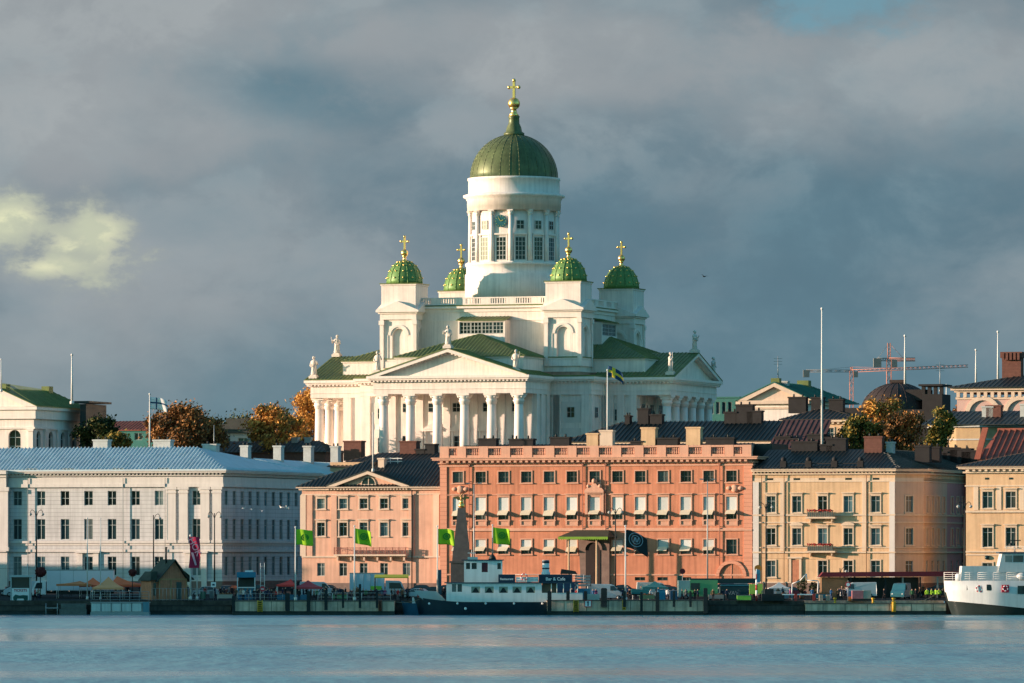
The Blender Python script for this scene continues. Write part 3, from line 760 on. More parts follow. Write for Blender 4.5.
def hip(B, x0, x1, D, ze, zr, il, ir, ov=.4, m=ROOFD, seam=.6, name='roof', yr=None, w_=.08, h=.1):
    r = MB(); ym = D / 2 if yr is None else yr; a, b = x0 - ov, x1 + ov; y0, y1 = -ov, D + ov
    r.slope([(a, y0, ze), (b, y0, ze), (b - ir - ov if ir else b, ym, zr), (a + il + ov if il else a, ym, zr)], seam, w_, h)
    r.slope([(a, y1, ze), (b, y1, ze), (b - ir - ov if ir else b, ym, zr), (a + il + ov if il else a, ym, zr)], 0)
    if ir: r.slope([(b, y0, ze), (b, y1, ze), (b - ir - ov, ym, zr)], seam, w_, h)
    else: r.add([(b, y0, ze), (b, y1, ze), (b, ym, zr)], [(0, 1, 2)])
    if il: r.slope([(a, y0, ze), (a, y1, ze), (a + il + ov, ym, zr)], seam, w_, h)
    else: r.add([(a, y0, ze), (a, y1, ze), (a, ym, zr)], [(0, 1, 2)])
    r.add([(a, y0, ze - .05), (b, y0, ze - .05), (b, y1, ze - .05), (a, y1, ze - .05)], [(0, 1, 2, 3)])
    return B.part(r, name, m)
MR = Matrix.Rotation(R(90), 4, 'Z')
def side(x): return Matrix.Translation((x, 0, 0)) @ MR      # right-hand wall: local x runs back from the front corner
# ===== pale blue house
LCH_ = mat('grey_pipe', (.25, .28, .28), .6, var=.2)
B = Bld('town_house', 'long pale blue neoclassical building with a light blue metal roof at far left', -60, 222, 900)
X = B.x; Z = B.z; D = 62.0; L1 = B.L; zb = B.zb
xs = [X(p) for p in (17.5, 41, 65, 88.5, 112, 135.5, 159)]; xq = X(196.5)
rows = [(Z(491), Z(505.5), 1.42, '', 2, (.5,)), (Z(519), Z(539.5), 1.42, '', 2, (.7,)), (Z(556.5), Z(575.5), 1.42, '', 2, (.7,))]
xg = X(9)
w_ = grid(B, Matrix(), xs + [xq], rows, PALE, xg, L1, zb - 1, Z(477), PALT)
B.part(w_, 'wall', PALE)
m = MB(side(L1)); sp = 3.45; sx = [1.9 + sp * i for i in range(12)]
rows_s = [(Z(491), Z(505.5), 1.42, '', 2, (.5,)), (Z(519), Z(539.5), 1.42, '', 2, (.7,)), (Z(556.5), Z(575.5), 1.42, '', 2, (.7,))]
w_ = grid(B, side(L1), sx, rows_s, PALE, 0, 42, zb - 1, Z(477), PALT); w_.M = Matrix(); w_.add([(xg, 14, zb), (L1 - .01, 42, zb), (L1 - .01, 42, Z(477)), (xg, 14, Z(477))], [(0, 1, 2, 3)])
B.part(w_, 'wall', PALE)
for p in (29, 124, 166):
    m = MB(); x = X(p); m.tube((x, -.42, zb), (x, -.42, Z(478)), .055, n=6); B.part(m, 'drainpipe', LCH_)
# left projecting portico block
m = MB(); m.box(-.0, xg, -.75, 2, zb - 1, Z(477)); B.part(m, 'wall', PALT)
m = MB()
for p in (-8, 6):
    x = X(p); m = MB(); m.box(x - .75, x + .75, -1.05, -.7, Z(549), Z(487)); m.box(x - .95, x + .95, -1.2, -.6, Z(491), Z(487)); m.box(x - .9, x + .9, -1.15, -.7, Z(551), Z(547)); B.part(m, 'pilaster', PALT)
for p in (172, 184, 205.5, 217.5):
    x = X(p); m = MB(); m.box(x - .72, x + .72, -.34, -.002, Z(541), Z(489)); m.box(x - .92, x + .92, -.5, -.001, Z(490), Z(487.4)); m.box(x - .84, x + .84, -.46, -.001, Z(493.5), Z(491.5)); m.box(x - .86, x + .86, -.44, -.001, Z(543), Z(540)); B.part(m, 'pilaster', PALT)
m = MB()
moulding(m, xg, L1, [(Z(487.3), Z(484), .36), (Z(484), Z(477.5), .26), (Z(476.4), Z(475), .34), (Z(473.4), Z(472), .95), (Z(472), Z(470.6), 1.1)], D=42, left=False)
dentils(m, xg, L1 + .5, Z(475), Z(473.5), -.62, -.1, .62, .3); m.M = side(L1); dentils(m, 0, 42, Z(475), Z(473.5), -.62, -.1, .62, .3); m.M = Matrix()
m.box(0, xg, -1.15, .5, Z(487.3), Z(477)); m.box(0, xg + .3, -1.9, .5, Z(474), Z(470.6)); m.box(0, xg + .1, -1.4, .5, Z(477), Z(474))
B.part(m, 'cornice', PALT)
m = MB()
moulding(m, xg, L1, [(Z(543.2), Z(541), .3), (Z(545.5), Z(543.2), .12), (Z(552), Z(549.5), .24), (Z(581), Z(579.4), .15)], D=42, left=False)
m.box(0, xg, -1.1, -.7, Z(552), Z(547))
# door surrounds on the ground floor
for p in (88.5, 196.5):
    x = X(p); m.box(x - 1.75, x - .9, -.3, -.05, zb, Z(553)); m.box(x + .9, x + 1.75, -.3, -.05, zb, Z(553)); m.box(x - 2, x + 2, -.55, -.05, Z(553), Z(551.2))
B.part(m, 'string_course', PALT)
m = MB(); m.box(xg, L1 + .1, -.12, .1, zb - 1, Z(581.2)); m.M = side(L1); m.box(0, 42, -.13, .1, zb - 1, Z(581.2)); B.part(m, 'plinth', STONE)
# roof: front range with hip towards the side street, side range behind
r = MB(); ze, zr, dr = Z(470.4), Z(446.5, back=8) - .25, 7.5
a, b = -1, L1 + 1.1; yf = -1.1
r.slope([(a, yf, ze), (b, yf, ze), (b - 7.6, yf + dr, zr), (a, yf + dr, zr)], .62, .14, .22)
r.slope([(b, yf, ze), (b, 42, ze), (b - 7.6, 34, zr - 1.6), (b - 7.6, yf + dr, zr)], .62, .1, .12)
r.add([(a, yf + dr, zr), (b - 7.6, yf + dr, zr), (b - 7.6, 34, zr - 1.6), (a, 34, zr - 6)], [(0, 1, 2, 3)]); r.add([(b, 42, ze), (b - 7.6, 34, zr - 1.6), (a, 42, ze)], [(0, 1, 2)])
r.box(a, b, yf - .05, yf + .25, ze - .12, ze + .1)
B.part(r, 'roof', ROOFB)
m = MB(); m.prism([(-12, Z(470.4)), (xg + .5, Z(470.4)), (-3, Z(462)), (-12, Z(458))], -1.9, 2); B.part(m, 'pediment', PALT)
LCH = mat('pale_chimney', (.44, .46, .45), .8, var=.2, scale=1)
for px_, yb_, w2, t in ((205, 12, 1.1, 444.5), (96, 9, 1.2, 439.5), (158, 9, 1.4, 440)):
    x = X(px_) - yb_ * TT; chimney(B, x - w2, x + w2, yb_, yb_ + 1.6, zr - 3, Z(t, back=yb_), LCH, pots=2)
for yy in (27, 42, 56, 69):
    chimney(B, L1 - 7.2, L1 - 5.9, yy, yy + 1.5, zr - 3.2, Z(445.5 + yy * .02, back=yy), LCH, pots=2)
m = MB()
for p in (33, 70, 120, 166):
    x = X(p); m.box(x - .9, x + .9, -.9, -.7, ze + .1, ze + .32)
B.part(m, 'snow_guard', STEEL)
for k, p in enumerate((30, 48)):
    pass
# pink block further up the side street
B2 = Bld('town_house', 'rose pink house up the side street beside the pale blue building', 222, 300, 900); B2r = B2.root
M = Matrix(); x1 = 0
w_ = grid(B2, side(.05), [44.6 + 3.3 * i for i in range(8)], [(Z(492), Z(505), 1.3, '', 2, (.5,)), (Z(520), Z(539), 1.3, '', 2, (.7,)), (Z(556), Z(575), 1.3, '', 2, (.7,))], PINKD, 42.1, 74, zb - 1, Z(475), CREAM)
w_.add([(-14, 74, zb), (.05, 74, zb), (.05, 74, Z(475)), (-14, 74, Z(475))], [(0, 1, 2, 3)]); B2.part(w_, 'wall', PINKD)
m = MB(side(.05)); m.box(42.1, 74, -.5, -.01, Z(475), Z(472)); m.box(42.1, 74, -.2, -.01, Z(545), Z(542.5)); B2.part(m, 'cornice', PALT)
m = MB(); m.slope([(.7, 42.1, Z(471.5)), (.7, 74, Z(471.5)), (-7.6, 74, Z(457)), (-7.6, 34, Z(455)), (.7, 42.1, Z(471.5))], .62, .1, .12); B2.part(m, 'roof', ROOFB)

# ===== pink house with pediment
B = Bld('town_house', 'pale pink three storey house with a small pediment and a dark hipped roof', 302, 440.4, 899)
X = B.x; Z = B.z; L1 = B.L; zb = B.zb; D = 16
xs = [X(p) for p in (321, 343.2, 363.6, 384, 406.5)]
w3 = 1.25
rows = [(Z(498.5), Z(508.6), w3, 'ledge', 2, (.5,)), (Z(522.5), Z(536), w3, 'ledge', 2, (.7,)), (Z(563), Z(576), w3, '', 2, (.7,))]
w_ = grid(B, Matrix(), xs, rows, PINK, 0, L1, zb - 1, Z(490), CREAM); w_.add([(0, 0, zb - 1), (0, 1.6, zb - 1), (0, 1.6, Z(490)), (0, 0, Z(490))], [(0, 1, 2, 3)]); w_.add([(0, D, zb), (L1, D, zb), (L1, D, Z(490)), (0, D, Z(490))], [(0, 1, 2, 3)]); B.part(w_, 'wall', PINK)
fw = MB(); fw.box(.02, .5, 1.62, D - .02, zb - 1, Z(490)); B.part(fw, 'bounce_block_wall', BRKD)  # unseen dark wall added to keep pink bounce light off the blue house
m = MB()
moulding(m, 0, L1, [(Z(494.8), Z(493.8), .1), (Z(490), Z(488.6), .4), (Z(488), Z(486.6), .75)], D=D); m.box(.0, L1, -.3, D, Z(488.6), Z(488))
dentils(m, X(328), X(410), Z(489.9), Z(488.7), -.62, -.35, .5, .24); B.part(m, 'cornice', CREAM)
m = MB(); moulding(m, 0, L1, [(Z(557.6), Z(556), .22)], right=False, left=False); B.part(m, 'string_course', CREAM)
for p, mm in ((303.3, CREAM), (309.8, PINK), (334.2, PINK), (411.5, PINK), (436.5, CREAM)):
    x = X(p); m = MB(); m.box(x - .45, x + .45, -.18, -.002, Z(556), Z(494.9)); B.part(m, 'pilaster', mm)
m = MB(); m.box(-.1, L1, -.12, .1, zb - 1, Z(583)); B.part(m, 'plinth', STONE)
# pediment
xa, xb, xc = X(328), X(411), X(369); ze = Z(486.5); zp = Z(471)
m = MB(); m.prism([(xa + .6, ze), (xb - .6, ze), (xc, zp - .35)], -.15, 4); B.part(m, 'pediment', PINK)
m = MB(); t = .5
for a_ in (xa, xb):
    sg = 1 if a_ == xb else -1
    m.prism([(a_, ze), (a_ - sg * 1.3, ze), (xc, zp - t), (xc, zp), (a_, ze + .12)], -.8, -.1)
B.part(m, 'raking_cornice', CREAM)
m = MB(); n = 10; m.prism([(xc + 1.05 * math.cos(math.pi * i / n), ze + .35 + 1.05 * math.sin(math.pi * i / n)) for i in range(n + 1)], -.2, -.1); o = B.part(m, 'lunette_window', GLASS)
m = MB(); m.ring(xc, 2.1, ze + .35, -.28, -.2, .12); m.box(xc - .06, xc + .06, -.26, -.2, ze + .35, ze + 1.4); m.box(xc - 1.2, xc + 1.2, -.28, -.2, ze + .22, ze + .35)
m.build('frame', CREAM, o)
r = MB()
for sg, a_ in ((-1, xa), (1, xb)): r.slope([(a_ + sg * .1, -.85, ze + .15), (a_ + sg * .1, 6.5, ze + .15), (xc, 6.5, zp + .12), (xc, -.85, zp + .12)], .55)
B.part(r, 'roof', ROOFD)
hip(B, 0, L1, D, Z(486.4), Z(460.5, back=8), 7.6, 0, ov=.75, m=ROOFD, seam=.6)
m = MB(); x0, x1 = X(336.5), X(408); zf = Z(556); m.box(x0, x1, -1.2, -.01, zf, zf + .25)
for i in range(6): x = x0 + .4 + (x1 - x0 - .8) * i / 5; m.prism([(x - .14, zf), (x + .14, zf), (x + .1, zf - .7), (x - .1, zf - .7)], -.7, -.02)
bal = B.part(m, 'balcony', CREAM)
m = MB(); zt = Z(547.6); m.box(x0, x1, -1.16, -1.08, zt - .08, zt); m.box(x0, x1, -1.16, -1.08, zf + .3, zf + .36)
n = 44
for i in range(n + 1):
    x = x0 + .04 + (x1 - x0 - .08) * i / n; m.box(x - .02, x + .02, -1.14, -1.1, zf + .3, zt - .08)
    if i % 4 == 0: m.box(x - .06, x + .06, -1.18, -1.06, zf + .25, zt + .05)
    elif i % 4 == 2: m.ring(x, .5, zf + .62, -1.15, -1.09, .07, 6)
for sx_ in (x0, x1 - .08): m.box(sx_, sx_ + .08, -1.1, -.02, zt - .08, zt)
m.build('railing', REDIRON, bal)
m = MB(); x = X(412.5); m.tube((x, -.28, zb), (x, -.28, Z(490)), .09); B.part(m, 'drainpipe', IRON)
chimney(B, X(366), X(372), 5.5, 7, Z(470), Z(458, back=6), CREAM, pots=0)
chimney(B, X(357), X(361), 6.5, 7.8, Z(470), Z(462, back=6), BRKD)
m = MB(); x0 = X(377)
for dx_ in (0, 1.2, 2.4): m.tube((x0 + dx_ - 1.5, 7, Z(468)), (x0 + dx_ - 1.5, 7, Z(457.5, back=7)), .06)
for zz in (458.5, 461.5): m.box(x0 - 2, x0 + 1.6, 6.95, 7.05, Z(zz, back=7) - .06, Z(zz, back=7) + .06)
B.part(m, 'roof_ladder_rack', POLE)

# ===== orange building
B = Bld('grand_building', 'long orange terracotta four storey building with cream awnings and roof balustrade', 440.4, 752.3, 897)
X = B.x; Z = B.z; L1 = B.L; zb = B.zb; D = 20
ps = [458 + 22.8 * i for i in range(13)]; xs = [X(p) for p in ps]; wn = 1.62
A = list(range(13)); lower = [0, 1, 2, 3, 4, 8, 9, 10, 11, 12]
rows = [(Z(471.2), Z(482.2), wn, 'plain', 3, (.5,)), (Z(497), Z(519.5), wn, 'ledge apron', 3, (.7,)),
        (Z(539.5), Z(554), wn, 'plain', 3, (.6,), [0, 1, 2, 3, 4, 5, 7, 8, 9, 10, 11, 12])]
xd = X(731.6); xp = X(594)
zspr = Z(575); wd_ = 3.5
holes = [(X(p) - .8, X(p) + .8, Z(580.5), Z(577)) for p in (504, 526, 640, 662.6, 686)] + [(X(p) - .8, X(p) + .8, Z(583), Z(577)) for p in (548,)]
for h_ in holes[:6]: B.win(Matrix(), (h_[0] + h_[1]) / 2, h_[2], 1.6, h_[3] - h_[2], nx=2, nz=(), frame=FRD)
w_ = grid(B, Matrix(), xs, rows, ORA, 0, L1, zb - 1, Z(463), ORT, extra=holes, frame=FRD); shell(w_, 0, L1, D, zb - 1, Z(463)); B.part(w_, 'wall', ORA)
# awnings: vertical blind, then a flap leaning out
def awning(win, h, z0, drop, out):
    q = RW_.choice((0, 0, 0, .12, -.1)); drop += q; out -= q * .8
    key = ('aw', round(h, 2), round(z0, 2), round(drop, 2))
    if key not in SUR:
        c = MB(); hw = wn / 2 - .04
        c.box(-hw, hw, -.13, -.11, z0, h - .05)
        c.cur = 1
        c.add([(-hw, -.12, z0), (hw, -.12, z0), (hw, -.2 - out, z0 - drop), (-hw, -.2 - out, z0 - drop), (-hw, -.14, z0 - .03), (hw, -.14, z0 - .03), (hw, -.2 - out, z0 - drop - .1), (-hw, -.2 - out, z0 - drop - .1)],
              [(0, 1, 2, 3), (4, 7, 6, 5), (0, 4, 5, 1), (2, 6, 7, 3)])
        c.cur = 2
        for sg in (-1, 1): c.tube((sg * (hw + .02), -.1, z0 - drop + .15), (sg * (hw + .02), -.22 - out, z0 - drop - .02), .035, n=5)
        SUR[key] = c.mesh('awning', [BLIND, CLOTH, IRON])
    return link('awning', SUR[key], win)
for o in [c for c in B.root.children if c.name.startswith('window')]:
    zz = o.location.z + B.zb
    if abs(zz - Z(519.5)) < .01: awning(o, Z(497) - Z(519.5), Z(510) - Z(519.5), Z(510) - Z(514.2), .95)
    elif abs(zz - Z(554)) < .01 and abs(o.location.x - xd) > .1: awning(o, Z(539.5) - Z(554), Z(546.5) - Z(554), Z(546.5) - Z(550.2), .95)
m = MB()
moulding(m, 0, L1, [(Z(466.2), Z(464.6), .15), (Z(463.4), Z(462.2), .3), (Z(459.9), Z(458), 1.0), (Z(458), Z(457), 1.15)], D=D); m.box(0, L1, -.3, D, Z(462.2), Z(459.9))
dentils(m, 0, L1, Z(462.2), Z(460), -.85, -.3, 5.7 * .1567, .42)
B.part(m, 'cornice', ORT)
m = MB(); moulding(m, 0, L1, [(Z(531), Z(529.4), .26), (Z(529.4), Z(528), .12), (Z(495), Z(494.2), .12)], right=False, left=False); m.box(0, L1, -.12, -.002, Z(575.4), Z(574)); B.part(m, 'string_course', ORT)
m = MB(); m.box(-.02, X(447), -.14, -.001, zb, Z(466.4)); B.part(m, 'quoins', QUO)
m = MB(); m.box(X(744), L1 + .02, -.14, -.001, zb, Z(466.4)); B.part(m, 'quoins', QUO)
for p in (469.5, 583, 606, 720):
    m = MB(); x = X(p); m.tube((x, -.22, zb), (x, -.22, Z(463.4)), .07, n=6); m.box(x - .16, x + .16, -.36, -.1, Z(465.5), Z(463.6))
    for k in range(5): zz = zb + 3 + k * 3.4; m.box(x - .11, x + .11, -.3, 0, zz, zz + .08)
    B.part(m, 'drainpipe', mat('painted_pipe', (.30, .13, .09), .6, var=.2))
# balustrade
m = MB(); zt, z0 = Z(445.8), Z(457); m.box(0, L1, -.35, .25, z0, z0 + .35); m.box(0, L1, -.4, .3, zt - .28, zt)
x = 0; n = 14; stp = L1 / n
for i in range(n + 1):
    xx = min(max(i * stp, .75), L1 - .75); m.box(xx - .7, xx + .7, -.42, .32, z0, zt + .02)
    if i < n:
        for j in range(7):
            q_ = i * stp + .75 + (stp - 1.5) * (j + .5) / 7; zc = z0 + .35; hh = zt - .28 - zc
            m.lathe([(.09, zc), (.13, zc + hh * .3), (.06, zc + hh * .62), (.1, zc + hh)], cx=q_, cy=-.05, n=6)
B.part(m, 'balustrade', ORT)
m = MB(); m.slope([(0, .3, Z(452)), (L1, .3, Z(452)), (L1 - 3, 12, Z(444, back=12)), (3, 12, Z(444, back=12))], .6); m.box(0, L1, 11, D, Z(466), Z(444, back=12) - .1); B.part(m, 'roof', ROOFD)
for p, w2, t, mm in ((487, 1.4, 437.5, BRKD), (521, 1.9, 438, BRKD), (560, 1.5, 436.5, BRKD), (593, .9, 433, YEL), (607, 1.0, 430, CREAM), (649.5, 1.1, 427.5, YEL), (695, 1.1, 427.5, YEL), (669, 1.6, 438, BRKD), (722, 2.2, 438, BRKD), (638, 1, 441, BRKD)):
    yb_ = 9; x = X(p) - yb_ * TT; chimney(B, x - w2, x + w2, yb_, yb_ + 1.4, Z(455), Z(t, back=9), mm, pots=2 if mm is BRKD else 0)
# arched gate at the right
m = MB(); n = 12; r_ = 1.85; zs_ = Z(576)
arc = [(xd - r_ * math.cos(math.pi * i / n), zs_ + r_ * 1.0 * math.sin(math.pi * i / n)) for i in range(n + 1)]
m.prism([(xd - r_, zb)] + arc + [(xd + r_, zb)], -.06, .02); gate = B.part(m, 'gate', WOOD)
m = MB(); m.ring(xd, 2 * r_, zs_, -.3, -.003, .5, 14)
for a_ in (-.6, 0, .6): pass
m.box(xd - .05, xd + .05, -.12, -.06, zb, zs_ + r_ - .05); m.build('archivolt', QUO, gate)
# wall emblems (carved shields) and pedimented aedicule
for p in (460.5, 735):
    m = MB(); x = X(p); z_ = Z(489); m.lathe([(.55, -.05), (.6, .12), (.35, .28), (.1, .32)], n=14); o = B.part(m, 'wall_shield', ORT); o.location = (x, -.02, z_ - zb); o.rotation_euler = (R(90), 0, 0)
    m = MB(); m.sphere((-.9, .05, .06), .33, 8, 6, sx=1.4); m.build('scroll', ORT, o); m = MB(); m.sphere((.9, .05, .06), .33, 8, 6, sx=1.4); m.build('scroll', ORT, o)
m = MB(); x = xs[6]; zq = Z(491.5)
m.box(x - 1.5, x + 1.5, -.5, -.01, zq - .2, zq + .15); m.prism([(x - 1.5, zq + .15), (x - 1.1, zq + .6), (x - .5, zq + .9), (x, zq + 1.5), (x + .5, zq + .9), (x + 1.1, zq + .6), (x + 1.5, zq + .15)], -.42, -.01)
m.sphere((x, -.35, zq + 1.55), .38, 8, 6); m.sphere((x - .9, -.3, zq + .8), .3, 8, 6); m.sphere((x + .9, -.3, zq + .8), .3, 8, 6); m.box(x - .9, x + .9, -.5, -.1, zq - 3.4, zq - 3.1)
m.box(x - 1.45, x - 1.05, -.3, -.01, zq - 3.4, zq - .2); m.box(x + 1.05, x + 1.45, -.3, -.01, zq - 3.4, zq - .2)
B.part(m, 'carved_crest', ORT)
# portal
m = MB(); m.prism([(X(582), zb), (X(579), Z(538)), (X(610), Z(538)), (X(610), zb)], -.35, -.002); prt = B.part(m, 'portal', STONE)
m = MB(); m.prism([(X(586.5), zb), (X(586.5), Z(550))] + [(X(593.8) - 1.15 * math.cos(math.pi * i / 8), Z(550) + 1.15 * math.sin(math.pi * i / 8)) for i in range(9)] + [(X(601), Z(550)), (X(601), zb)], -.42, -.35); d_ = m.build('door', mat('dark_red_door', (.02, .01, .01), .6, var=.3), prt)
m = MB(); m.ring(X(593.8), 2.3, Z(550), -.6, -.42, .35, 10); m.build('arch', STONE, prt)
m = MB(); xa, xb = X(567.5), X(617); zc = Z(536.8)
m.add([(xa, -4.6, zc), (xb, -4.6, zc), (xb - 1.2, -.1, zc + 1.05), (xa + 1.2, -.1, zc + 1.05)], [(0, 1, 2, 3)]); m.add([(xa, -4.6, zc), (xa + 1.2, -.1, zc + 1.05), (xa, -.1, zc)], [(0, 1, 2)]); m.add([(xb, -4.6, zc), (xb - 1.2, -.1, zc + 1.05), (xb, -.1, zc)], [(0, 1, 2)])
m.box(xa, xb, -4.6, -.1, zc - .12, zc)
can = B.part(m, 'canopy', mat('dark_canopy', (.05, .055, .04), .7, var=.2))
m = MB(); n = 22
for i in range(n):
    a_ = xa + (xb - xa) * i / n; b_ = xa + (xb - xa) * (i + 1) / n; m.prism([(a_, zc), (b_, zc), (b_, zc - .3), ((a_ + b_) / 2, zc - .5), (a_, zc - .3)], -4.66, -4.61)
m.build('fringe', mat('green_fringe', (.16, .30, .03), .8, var=.2, scale=2), can)
for p in (577.2, 605):
    m = MB(); m.lathe([(.24, zb), (.22, zb + .4), (.17, zb + .5), (.14, zc - .12)], cx=X(p), cy=-4.2, n=10); B.part(m, 'canopy_post', YEL)

# ===== yellow corner house
B = Bld('corner_house', 'yellow three storey corner house with two flowered balconies and a dark roof', 752.8, 895, 897)
X = B.x; Z = B.z; L1 = B.L; zb = B.zb
xs = [X(p) for p in (771, 796.8, 822.6, 848.2, 875.6)]
w5 = 1.38
rows = [(Z(496), Z(512.3), w5, 'ledge', 2, (.7,)), (Z(528.2), Z(545), w5, 'seg ledge', 2, (.7,), [1, 3]), (Z(528.2), Z(545), w5, 'ledge', 2, (.7,), [0, 2, 4]), (Z(560.6), Z(577), w5, 'plain', 2, (.7,), [0, 2, 3, 4])]
w_ = grid(B, Matrix(), xs, rows, YEL, 0, L1, zb - 1, Z(482), YET)
w_.add([(0, 0, zb), (0, 18, zb), (0, 18, Z(482)), (0, 0, Z(482))], [(0, 1, 2, 3)]); B.part(w_, 'wall', YEL)
for p in (762, 784.5, 866.8):
    m = MB(); x = X(p); m.tube((x, -.25, zb), (x, -.25, Z(473)), .06, n=6); B.part(m, 'drainpipe', mat('brown_pipe', (.20, .12, .08), .6, var=.2))
# angled corner part and side wall
MA = Matrix.Translation((L1, 0, 0)) @ Matrix.Rotation(R(48), 4, 'Z'); LA = 5.0
xe, ye = L1 + LA * math.cos(R(48)), LA * math.sin(R(48))
rs = [(Z(496), Z(512.3), 1.25, 'plain', 2, (.7,)), (Z(528.2), Z(545), 1.25, 'plain', 2, (.7,)), (Z(560.6), Z(574), 1.25, '', 2, (.7,))]
w_ = grid(B, MA, [2.5], rs, BEI, 0, LA, zb - 1, Z(482), YET)
MS = Matrix.Translation((xe, ye, 0)) @ MR
B.part(w_, 'wall', BEI)
w_ = grid(B, MS, [2.2, 5.6, 9.0, 12.4], rs, BEI, 0, 14.5, zb - 1, Z(482), YET); B.part(w_, 'wall', BEI)
w_ = grid(B, MS, [17.5, 21, 24.5, 28, 31.5, 35], rs, PINKD, 14.5, 37, zb - 1, Z(482), YET); w_.M = Matrix(); w_.add([(0, 18, zb), (xe, ye + 37, zb), (xe, ye + 37, Z(482)), (0, 18, Z(482))], [(0, 1, 2, 3)]); B.part(w_, 'wall', PINKD)
def run(prof, name, mm, d=None):
    m = MB()
    for z0, z1, p in prof:
        k = p * .45
        m.plan([(0, -p), (L1 + k * .9, -p), (xe + p, ye - k * .9), (xe + p, ye + 37), (xe - .3, ye + 37), (xe - .3, ye + .2), (L1 - .2, .3), (0, .3)], z0, z1)
    if d:
        dentils(m, 0, L1, d[0], d[1], -.5, -.2, .55, .26)
    return B.part(m, name, mm)
run([(Z(478), Z(482), .02), (Z(482), Z(481), .12), (Z(474.5), Z(473), .35), (Z(471.6), Z(470), .85), (Z(470), Z(468.6), 1.0)], 'cornice', YET, (Z(473), Z(471.7)))
m = MB(); m.plan([(0, -.001), (L1, -.001), (xe + .02, ye), (xe + .02, ye + 37), (0, 18)], Z(482), Z(474.5)); B.part(m, 'frieze', YEL)
m = MB()
for p in (770, 796.8, 822, 848.5, 876): x = X(p); m.box(x - .5, x + .5, -.03, .01, Z(480), Z(478))
B.part(m, 'attic_vent', GLASS)
run([(Z(515.8), Z(514.3), .2), (Z(523), Z(521.8), .16), (Z(553), Z(551.6), .26), (Z(548), Z(547), .14), (Z(583), Z(581.8), .14)], 'string_course', YET)
run([(zb - 1, Z(583), .1)], 'plinth', STONE)
for a_, b_ in ((753.2, 759), (889.5, 895)): m = MB(); m.box(X(a_), X(b_), -.17, -.001, Z(583), Z(482)); B.part(m, 'pilaster', PALT)
for a_ in (782.5, 864.5): m = MB(); m.box(X(a_) - .35, X(a_) + .35, -.1, -.001, Z(551), Z(482)); B.part(m, 'pilaster', YET)
# stone fan keystone arch strips under windows (balustrade panels)
m = MB(); x = X(795.5); m.box(x - .6, x + .6, -.15, .05, Z(583), Z(560)); dr_ = B.part(m, 'door', WOOD)
m = MB(); m.box(x - .95, x - .6, -.22, -.001, Z(583), Z(558)); m.box(x + .6, x + .95, -.22, -.001, Z(583), Z(558)); m.box(x - 1.1, x + 1.1, -.35, -.001, Z(558.5), Z(556.8)); m.build('surround', YET, dr_)
for py0, py1 in ((509.5, 518), (543.5, 552)):
    m = MB(); x0, x1 = X(809.5), X(835); zf = Z(py1 + .6); m.box(x0 - .3, x1 + .3, -1.2, -.01, zf, zf + .25); m.box(x0, x1, -1.1, -1.0, zf + .25, zf + .95)
    for xx in (x0 + .3, x1 - .3): m.prism([(xx - .15, zf), (xx + .15, zf), (xx, zf - .6)], -.8, -.02)
    n = 14
    bo = B.part(m, 'balcony', YET)
    m = MB()
    for i in range(n + 1): xx = x0 + (x1 - x0) * i / n; m.box(xx - .03, xx + .03, -1.2, -1.13, zf + .25, zf + 1.15)
    m.box(x0 - .05, x1 + .05, -1.22, -1.12, zf + 1.1, zf + 1.2); m.build('railing', IRON, bo)
    m = MB(); rr = random.Random(3)
    for i in range(120): m.sphere((rr.uniform(x0, x1), -1.25 + rr.uniform(-.12, .12), zf + 1.18 + rr.uniform(-.12, .14)), rr.uniform(.05, .11), 5, 4)
    m.build('flower_box', mat('red_flowers', (.34, .035, .03), .8, var=.3, scale=4), bo)
r = MB(); ze = Z(468.4); zr = Z(449.5, back=9)
r.slope([(0, -1, ze), (L1 + .5, -1, ze), (L1 - 4.5, 9, zr), (0, 9, zr)], .6); r.slope([(L1 + .5, -1, ze), (xe + 1, ye - .4, ze), (L1 - 4.5, 9, zr)], .6)
r.slope([(xe + 1, ye - .4, ze), (xe + 1, ye + 37, ze), (L1 - 4.5, ye + 30, zr), (L1 - 4.5, 9, zr)], .6); r.add([(0, 9, zr), (L1 - 4.5, 9, zr), (L1 - 4.5, ye + 30, zr), (0, 18, ze)], [(0, 1, 2, 3)])
r.add([(0, -1, ze), (0, 9, zr), (0, 18, ze)], [(0, 1, 2)])
B.part(r, 'roof', ROOFD)
m = MB()
for p in (784, 809, 835, 861):
    x = X(p); m.box(x - .45, x + .45, -.6, .2, Z(468.4), Z(461)); m.sphere((x, -.2, Z(459.6)), .42, 8, 6)
m.box(X(784), X(861), -.3, -.2, Z(464), Z(463.2)); m.box(X(784), X(861), -.3, -.2, Z(467), Z(466.4))
B.part(m, 'parapet', BRKD)
for p, w2, t, mm, yb_ in ((807, 2.0, 441, BRKD, 8), (839, 1.5, 438, BRKD, 8), (829, .9, 444, BRKD, 8), (876, 1.35, 436.5, BRICK, 7), (893, .5, 442, LCH, 8), (925, 1.1, 446, BRKD, 6), (938, .9, 447, BRKD, 9)):
    x = X(p) - yb_ * TT; chimney(B, x - w2, x + w2, yb_, yb_ + 1.5, Z(462), Z(t, back=yb_), mm, pots=2)

